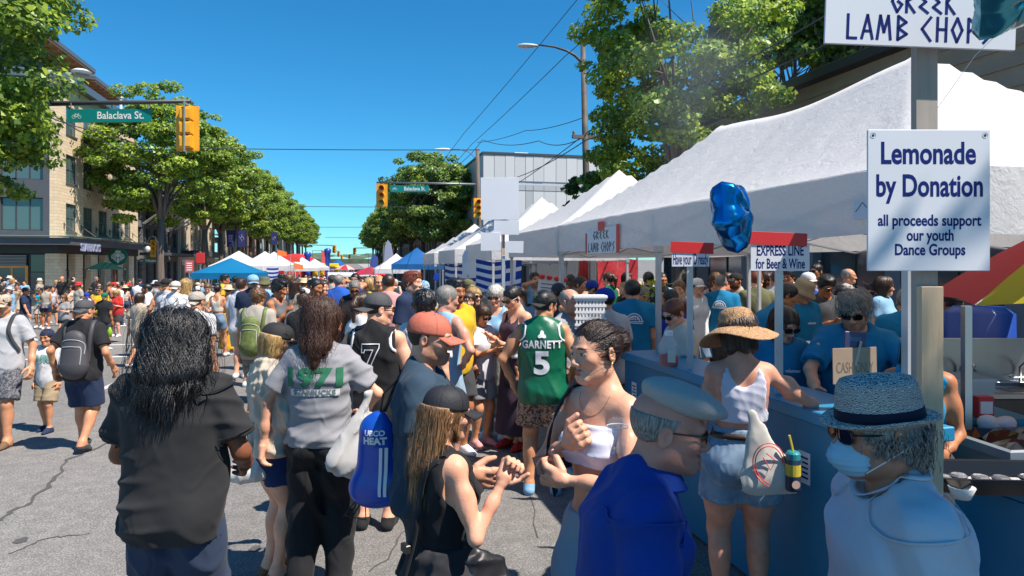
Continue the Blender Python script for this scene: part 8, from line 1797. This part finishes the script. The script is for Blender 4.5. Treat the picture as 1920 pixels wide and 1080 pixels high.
R_=[(18,537,24,95,'stand','m','tan','short','brown','shirt','sky','shorts','beige','far left by the shop front','cap','white'),(31,533,27,10,'stand2','m','tan','short','black','tank','khaki','shorts','beige','behind the blue backed walker'),(48,538,20.5,105,'walk','m','tan','short','black','tee','navy','shorts','grey','striding right at the far left','cap','charcoal'),(74,539,26,5,'eat','m','mid','buzz','black','tank','turquoise','shorts','beige','before the orange door',None,'black','sun'),(97,537,27,75,'walk2','m','tan','short','black','tank','lightgrey','shorts','black','beside the orange door'),(120,553,20,-10,'eat','f','fair','long','light','tee','grey','short','black','eating above the grey capped walker'),(133,535,30,20,'eat','f','fair','wavy','brown','crop','cream','shorts','beige','near the brick pier'),(126,546,28,-40,'stand','f','tan','bun','black','tank','beige','shorts','denim','left of the cream topped woman'),(161,547,21,30,'down','f','fair','short','brown','tee','white','shorts','sky','behind the dark backpack','cap','royal'),(151,541,30,40,'stand','f','fair','bob','brown','tank','green','shorts','beige','left of the green parasol'),(170,538,31,200,'stand2','m','mid','short','black','tee','black','shorts','black','under the green parasol','cap','charcoal'),(187,536,19.5,5,'eat','m','tan','short','brown','tee','yellow','shorts','navy','facing the camera',None,'black','sun',1.1),(196,548,18,178,'hips','m','mid','buzz','black','tee','black','shorts','charcoal','with a green bottle','capback','green'),(219,544,22,-8,'eat','f','fair','wavy','blond','shirt','red','shorts','charcoal','facing the camera',None,'black','sun',1.08),(262,550,14.6,155,'walk','f','tan','long','brown','shirt','beige','short','beige','walking with a stick'),(203,534,38,150,'stand','f','fair','short','brown','tee','white','shorts','denim','right of the green parasol','cap','white'),(210,531,39,60,'stand','m','tan','short','black','tee','blue','pants','charcoal','by the coffee shop'),(221,529,40,-60,'turn','f','tan','long','brown','tank','brownc','pants','black','by the coffee shop'),(231,527,38,30,'stand2','f','fair','wavy','brown','tee','charcoal','pants','charcoal','by the coffee shop'),(241,524,37,90,'stand','m','tan','short','black','shirt','red','pants','black','by the coffee shop'),(243,536,30,170,'stand2','f','mid','long','black','tee','navy','pants','navy','behind the long haired beige woman'),(262,522,36,170,'stand','m','tan','short','black','tee','navy','pants','black','by the signal pole','cap','navy'),(276,533,16.5,-70,'stand','m','darkbeard','short','black','tee','white2','shorts','navy','right of the beige woman',None,'black','sun'),(291,526,26,170,'stand2','f','fair','bob','brown','tee','cream','shorts','beige','before the signal pole','sunhat','white'),(311,521,14.6,176,'walk','m','tan','buzz','brown','tank','lightgrey','shorts','charcoal','walking off','capback','black',None,1.05),(329,526,13.8,184,'stand','m','fair','short','grey','tee','white','shorts','beige','with orange straps','capback','cream'),(348,524,15.2,176,'stand2','f','fair','wavy','blond','crop','white','shorts','denim','beside the cream capped man'),(369,545,8.3,168,'stand','m','tan','buzz','brown','tee','white','shorts','grey','right of the big black hair','capback','stone',None,1.05),(389,530,17.5,0,'down','f','fair','short','light','tee','cream','shorts','pink','left of the yellow skirt'),(408,534,16.3,178,'walk','f','tan','bun','black','crop','cream','short','denim','back turned'),(428,534,16.8,150,'stand2','f','tan','bun','brown','crop','yellow','maxi','yellow','left of the green backpack','sunhat','paleStraw'),(452,524,13,172,'stand','m','fair','thick','brown','tee','white2','shorts','beige','under the blue canopy edge'),(475,513,12,172,'stand2','m','tan','short','grey','tee','navy','shorts','navy','towering behind the green backpack','capback','sky',None,1.25),(421,516,20,100,'stand','m','mid','thick','black','tee','yellow','shorts','beige','under the blue canopy'),(441,519,21,160,'stand2','f','tan','bun','black','tee','charcoal','shorts','black','under the blue canopy'),(496,518,14,175,'stand','m','tan','short','brown','shirt','sky','shorts','khaki','behind the curly haired woman','bucket','olive'),(520,526,10.4,70,'eat','f','mid','curly','black','tank','darkgrey','pants','grey','eating a long snack'),(528,506,22,-60,'stand','m','tan','thick','black','tee','navy','shorts','black','right of the striped flag'),(543,510,19.5,140,'stand','f','fair','bob','light','tee','white','shorts','denim','behind the curly haired woman'),(569,522,18,186,'stand','m','tan','short','brown','tee','white2','shorts','beige','left of the blue tee man','fedora','paleStraw'),(552,525,15.5,170,'stand2','f','tan','wavy','brown','tank','stone','shorts','denim','left of the straw hat man'),(588,523,10.6,62,'eat','f','mid','bun','black','tee','black','pants','olive','eating a snack'),(569,550,9,180,'stand','f','tan','topbun','brown','tee','black','pants','black','behind the long curly hair'),(604,526,12,60,'stand','f','fair','long','brown','tank','beige','shorts','beige','left of the blue tee man'),(636,515,12.5,180,'up','m','tan','buzz','grey','tee','blue','shorts','charcoal','raising one arm',None,'black',None,1.18),(623,512,17,170,'stand','m','tan','short','brown','tee','grey','shorts','black','beyond the blue tee man','cap','charcoal'),(664,524,11.2,-5,'down','f','mid','bun','grey','tee','black','pants','floral','with a patterned sling bag',None,'black','clear',1.1),(666,506,14.5,0,'stand','m','bearded','short','black','tee','charcoal','shorts','black','tallest in mid crowd',None,'black','sun'),(693,522,13,160,'stand','f','fair','bob','blond','tee','navy','shorts','beige','in mid crowd'),(711,517,12,15,'stand','m','tan','balding','black','tee','yellow','shorts','navy','facing the camera'),(729,515,9.8,165,'stand2','m','tan','buzz','brown','tee','pink','shorts','beige','beside the yellow tee man'),(726,532,12.4,120,'stand','m','darkbeard','buzz','black','tee','red','shorts','red','behind the number seven vest','cap','black'),(681,549,6.9,150,'stand','f','fair','pony','brown','tank','white','shorts','black','behind the number seven vest',None,'black','sun'),(772,511,8.8,70,'stand','m','fair','thick','red','shirt','navy','pants','charcoal','looking right',None,'black',None,1.12),(794,525,10.8,20,'stand','m','tan','short','brown','tee','white2','shorts','grey','above the black curls','cap','sky','sun'),(797,548,5.7,150,'stand2','m','fair','curly','black','tee','white2','pants','charcoal','left of the coral cap'),(834,538,6.8,140,'akimbo','m','old','short','grey','tank','sky','shorts','lightdenim','hand on hip',None,'black',None,1.05),(853,526,7.4,40,'stand','m','darkbeard','thick','black','tee','yellow','shorts','charcoal','right of the grey haired man'),(878,549,9.0,5,'stand','f','fair','bob','brown','tee','stone','shorts','denim','with a grey headband'),(888,541,9.4,40,'stand','f','fair','bob','blond','tee','sky','shorts','beige','behind the headband woman',None,'black','sun'),(877,522,11.2,60,'stand','m','tan','buzz','black','shirt','navy','shorts','olive','before the striped flag','cap','olive'),(900,571,7.8,45,'phone','f','tan','bob','brown','tee','white2','shorts','grey','holding a clear drink',None,'black','sun',1.05,'pink'),(930,536,8.2,-20,'eat','f','fair','bob','white','tank','sky','pants','stone','laughing, hand at mouth',None,'black','clear',1.1),(968,536,7.7,-45,'phone','f','fair','pony','black','dress','floral','maxi','floral','left of the green vest',None,'black','clear',1.1,'red'),(963,598,7.7,110,'stand','f','tan','long','brown','tee','white','skirt','black','a girl by the green vest',None,'black',None,.9,'black'),(915,548,9.6,120,'stand','m','tan','short','grey','shirt','olive','shorts','stone','behind the white haired woman'),(946,552,10,30,'stand','m','mid','short','black','tee','teal','shorts','navy','behind the placard post'),(1068,544,6.7,50,'stand','m','old','balding','grey','shirt','grey','pants','navy','talking beside the green vest',None,'black',None,1.08),(1135,538,7.0,195,'upl','m','tan','buzz','black','tee','lightgrey','pants','charcoal','arm raised to his brow','cap','royal','sun',1.05),(1186,526,8.2,176,'stand','m','tan','short','black','tee','booth','pants','navy','at the counter end',None,'black',None,1.1),(1110,524,10,170,'stand','m','tan','buzz','black','tee','royal','pants','navy','behind the white basket','cap','royal'),(1142,499,14,195,'stand2','f','fair','pony','brown','tank','green','pants','jeans','before the red mesh fence'),(1071,496,15,-40,'down','m','mid','short','black','shirt','grey','pants','charcoal','under the second tent','cap','charcoal'),(1198,534,9.6,10,'down','m','tan','short','grey','tee','teal','pants','navy','behind the counter end'),(1088,520,11,60,'stand','f','tan','bun','black','tee','red','pants','black','under the second tent'),(1003,512,12.5,40,'up','m','tan','short','brown','tee','sky','pants','navy','behind the paper board'),(1047,529,9,190,'stand','m','mid','buzz','black','tee','charcoal','pants','black','behind the green vest','cap','charcoal'),(1272,559,6.2,-80,'down','f','fair','pony','red','tee','cream','pants','beige','seated look behind the counter',None,'black','sun',1.12),(1290,514,11.2,172,'stand','m','tan','curly','black','tee','stone','shorts','khaki','beyond the id sign',None,'black',None,1.15),(1352,516,10.8,155,'hips','m','tan','buzz','grey','tee','booth','pants','charcoal','right of the id sign',None,'black',None,1.15),(1402,531,7.4,85,'lean','m','mid','short','black','tee','booth','pants','charcoal','bending over behind the straw hat'),(1380,502,11.5,-65,'stand','m','darkbeard','buzz','black','tee','stone','pants','charcoal','left of the express sign','cap','black'),(1418,502,10.9,175,'akimbo','m','fair','short','red','tee','olive','pants','jeans','below the express sign'),(1341,497,12.8,0,'phone','f','fair','long','light','tank','black','pants','black','beyond the id sign',None,'black','sun'),(1239,492,13,10,'eat','m','mid','buzz','black','tee','sky','pants','navy','before the dark shop glass'),(1456,503,11.5,170,'stand','m','tan','buzz','brown','tee','lightgrey','pants','jeans','right of the express sign post'),(1243,538,8.6,-30,'stand','m','fair','short','brown','tee','blue','shorts','navy','a child by the yellow plants'),(1258,541,8.2,170,'stand','m','tan','buzz','black','tee','royal','shorts','navy','a child by the planter','capback','charcoal'),(1273,527,9.8,-60,'stand2','f','fair','short','light','tee','grey','shorts','black','left of the stone tee man'),(1307,520,10.8,20,'stand','f','fair','short','brown','tee','white','shorts','denim','holding a child','cap','white'),(1462,573,5.1,-6,'down','f','fair','long','brown','tee','booth','pants','charcoal','smiling behind the counter',None,'black','sun',1.1),(1497,520,8.0,15,'down','m','tan','short','grey','tee','booth','pants','navy','behind the takeout boxes','bucket','khaki',None,1.15),(1546,516,8.9,5,'phone','m','mid','thick','black','tee','charcoal','pants','black','beyond the takeout boxes',None,'black','sun',1.1),(1531,496,12,-60,'stand','f','mid','topbun','black','tank','lightgrey','pants','black','far behind the boxes',None,'black','sun'),(1515,505,10.5,20,'stand','m','tan','buzz','black','tee','royal','pants','black','behind the bucket hat vendor','cap','white'),(1577,537,10.5,0,'stand','f','mid','bob','black','tee','black','pants','black','above the grey curls',None,'black','clear'),(1637,535,9.6,-50,'stand','m','tan','thick','black','tee','grey','pants','black','left of the tent leg',None,'black','sun'),(1655,520,9.5,40,'stand2','f','fair','long','brown','tee','sky','pants','navy','far left of the wooden post'),(1700,543,6.8,150,'stand','m','tan','short','grey','tee','booth','pants','charcoal','behind the wooden post',None,'black',None,1.2),(1722,601,3.95,-35,'down','f','mid','long','black','tank','teal','pants','charcoal','right of the wooden post','cap','charcoal',None,1.05),(1788,545,7.2,160,'stand','m','brown','buzz','black','shirt','black','pants','black','in the gloom by the barrels','cap','black',None,1.2),(1216,505,12.5,160,'stand','m','tan','short','black','tee','navy','pants','black','by the red mesh fence'),(1175,507,15.5,20,'stand','f','tan','long','black','tee','maroon','pants','black','by the red mesh fence'),(1437,512,12,30,'stand','f','fair','wavy','brown','tee','maroon','pants','black','before the shop windows'),(1590,505,12,60,'stand','m','tan','balding','grey','shirt','stone','pants','khaki','before the shop windows'),(1480,508,13,-50,'stand','m','mid','thick','black','tee','white','pants','jeans','before the shop windows'),(1365,512,13.5,100,'stand','f','tan','pony','brown','tee','coral','shorts','beige','before the shop windows'),]
PR={}
for q in R_:
 q=list(q);k=dict(zip(['hat','hatc','gl','build','shoe'],q[14:]));r,P=row(*q[:14],**k);PR[(q[0],q[1])]=(r,P)
def vendor(px,D,rz,P,label,sk,tc,hairst,hc,gl='sun',tp=None):
 r=near(px,D,rz,P,label,sk,hres=.0055,res=.011,handres=.007);r['group']='people in the crowd'
 t_=top_prims(P,'tee',.015,hem=.46,sleeve=.8,loose=.008);wear(P,r,'shirt',t_,C_(tc),.010,Folds(int(px),.006));wear(P,r,'trousers',bottom_prims(P,'pants'),C_('charcoal'),.013);shoes(P,r,C_('black'))
 on_head(P,r,hair_mesh(hairst,0,3),'hair',HAIR(hc));
 if gl:on_head(P,r,glasses_mesh(gl),'sunglasses')
 return r,t_
P=Person(1.86,'m',1.08,head=(-6,24,0),lean=(0,-.10),L=(.12,-.22,.66),R=(-.12,-.28,.64),LE=(1,.5,0),RE=(-1,.5,-.2))
r,t_=vendor(1604,4.9,-28,P,'man with curly grey hair and dark sunglasses looking down behind the cardboard sign',SK['stubble'],'booth','curly','grey')
P=Person(1.76,'m',1.05,head=(-6,8,0),L=(.15,-.03,.50),R=(-.15,-.03,.50))
r=near(482,9.3,176,P,'man in a stone coloured t-shirt wearing a green backpack, back turned',SK['tan'],res=.013,hres=.008,handres=None)
t15=top_prims(P,'tee',.015,hem=.47,loose=.008);wear(P,r,'shirt',t15,C_('stone'),.012,Folds(15,.005));wear(P,r,'shorts',bottom_prims(P,'shorts'),pattern_cloth('camo',(.12,.12,.10),(.22,.21,.18),20),.012);shoes(P,r,C_('charcoal'));on_head(P,r,hair_mesh('curly',1),'hair',HAIR('light'))
backpack(P,r,mat('pack_green',(.13,.17,.045),.7,var=.3,vscale=20),mat('pack_cream',(.45,.42,.33),.6),tp_=t15)
for key in((1186,526),(1352,516)):
 r,P=PR[key];tp_=top_prims(P,'tee',.014,hem=.47,loose=.008)
 arc=[[(.085*math.cos(a),.085*math.sin(a))for a in[PI*k/14 for k in range(15)]],[(.06*math.cos(a),.06*math.sin(a))for a in[PI*k/14 for k in range(15)]],[(-.1,0),(.1,0)],[(-.1,-.012),(.09,-.02)]]
 print_on(tp_[0],strokes2d(arc,.009),(0,.3,.745*P.h),(-1,0,0),(0,0,1),(0,-1,0),jw_,'print',r,off=.008)
 print_on(tp_[0],text2d('2023',.05,1.,.001),(0,.3,.765*P.h),(-1,0,0),(0,0,1),(0,-1,0),jw_,'print',r,off=.008)
for key,s_ in(((1462,573),'volunteer'),((1497,520),'volunteer')):
 r,P=PR[key];print_on(top_prims(P,'tee',.014,hem=.47,loose=.008)[0],text2d(s_,.035,.8,.001),(.045 if s_=='volunteer' else 0,-.3,.735*P.h),(1,0,0),(0,0,1),(0,1,0),jw_,'print',r,off=.009)
def carried(name,label,cat,px,py,D,build):
 t=thing(name,label,cat,at3(px,py,D),-YAW);build(t);return t
carried('drink_cup','clear plastic cup with a straw in the hands of the woman in sunglasses','cup',916,645,7.75,lambda t:(MB().lathe([(.001,-.07),(.032,-.07),(.045,.05),(.047,.055),(.001,.056)],12).build('cup_body',mat('cup_clear2',(.7,.7,.72),.1,alpha=.5),t,smooth=True),MB().tube([(0,0,-.03),(-.02,0,.14)],.004,5).build('straw',wht,t)))
carried('green_bottle','bright green drink bottle hanging from the hand of the green capped man','bottle',206,623,17.7,lambda t:MB().lathe([(.001,-.12),(.05,-.12),(.055,.05),(.03,.1),(.02,.13),(.001,.13)],10).build('bottle_body',mat('bottle_green',(.25,.45,.02),.2),t,smooth=True))
carried('walking_stick','brown walking stick beside the long haired beige woman','stick',238,640,14.6,lambda t:MB().tube([(.03,0,.35),(-.02,0,-.22)],.013,5).build('stick',mat('stick_wood',(.18,.04,.02),.5),t))
carried('raised_phone','phone with a blue screen held up above the crowd before the striped flag','phone',818,519,9.5,lambda t:MB().bbox((-.035,-.005,-.05),(.035,.005,.05),.006,M=Matrix.Rotation(.25,4,'Y')).build('phone',mat('phone_blue',(.01,.05,.4),.2),t))
rg=random.Random(77);taken=[]
places=lambda px:'left of the bright blue canopy' if px<385 else 'below the bright blue canopy' if px<470 else 'below the white left canopies' if px<545 else 'left of the white vans' if px<618 else 'before the left white van' if px<655 else 'before the right white van' if px<700 else 'left of the dark blue canopy' if px<742 else 'below the dark blue canopy' if px<830 else 'below the last white tents'
def far_one(px,D,lod,place=None):
 for _ in range(60):
  sex=rg.choice('mf');hat=rg.choice([None]*5+['cap','capback','sunhat','fedora']);hair=rg.choice(['short','buzz','thick','balding','short']if sex=='m' else['long','bob','wavy','bun','pony'])
  hc=rg.choice(['black','black','brown','brown','light','blond','grey']);tp=rg.choice(['tee','tee','tee','tank','shirt']if sex=='m' else['tee','tank','crop','tee']);bt=rg.choice(['shorts','shorts','pants']if sex=='m' else['short','shorts','pants','skirt'])
  tc=rg.choice(['white','black','grey','navy','charcoal','beige','stone','white','black','cream','sky','lightgrey','grey','white','navy','darkgrey',rg.choice(['blue','teal','green','red','coral','yellow','pink','orange','maroon','turquoise','brownc'])]);bc=rg.choice(['black','navy','beige','denim','charcoal','khaki','jeans','grey']);hatc=rg.choice(['black','white','navy','red','beige','paleStraw'])
  l=lab(sex,tp,tc,bt,bc,hair,hc,hat,hatc,place or places(px)).replace(' and %s %s'%(CNAME[bc],BN[bt]),'')
  if D<26:l=l
  if l not in used and len(l.split())<=16:break
 used[l]=1;h=rg.uniform(1.56,1.84);x,y=at(px,D);g=gz(y)
 return crowd(px,None,h,rg.choice([180,180,0,0,90,-90])+rg.uniform(-40,40),rg.choice(['stand','stand2','walk','walk2','turn','eat']),sex,lod,rg.choice(['fair','tan','tan','mid','brown','pale']),hair,hc,hat,hatc,tp,tc,bt,bc,'white',None,l,None,rg.choice([1.,1.,1.15]),xy=(x,y))
n_=0;tries=0
spots=[at(q[0],q[2])for q in R_]
while n_<132 and tries<4000:
 tries+=1;D=15+52*rg.random()**.85;px=rg.uniform(285,850)if D>22 else rg.uniform(500,830)
 if D>40:px=rg.uniform(520,760)
 x,y=at(px,D)
 if x<-9.5 or x>2.6:continue
 if D>28 and px<470 and rg.random()<.3:continue
 if any((x-a)**2+(y-b_)**2<.34 for a,b_ in spots):continue
 spots.append((x,y));far_one(px,D,2 if D<34 else 3);n_+=1
for i in range(26):
 for _ in range(50):
  px=rg.uniform(-20,330);D=rg.uniform(24,40);x,y=at(px,D)
  if not any((x-a)**2+(y-b_)**2<1.0 for a,b_ in spots):break
 spots.append((x,y));far_one(px,D,2,'in the loose crowd at left' if px<160 else 'before the coffee shop')
for i in range(16):
 px=rg.uniform(990,1680);D=rg.uniform(12.5,18);far_one(px,D,2,'in the shade behind the tents')
b=MB();rm=random.Random(12);cols=[mat('far_%d'%i,c,.8)for i,c in enumerate(((.5,.5,.5),(.03,.03,.04),(.25,.12,.09),(.03,.06,.2),(.4,.05,.05),(.12,.07,.05)))]
for i in range(420):
 y=rm.uniform(72,150);x=rm.uniform(-10,5);g=gz(y);h=rm.uniform(1.5,1.8);q=rm.randrange(6)
 b.lathe([(.001,g+.0),(.16,g+.4),(.22,g+h-.4),(.08,g+h-.24)],5,c=(x,y,0),m=q);b.lathe([(.001,g+h-.26),(.1,g+h-.13),(.001,g+h)],5,c=(x,y,0),m=rm.choice((1,2,5)))
tag(b.build('far_crowd',cols,smooth=True),'dense far crowd filling the street beyond the white vans','crowd',kind='stuff')
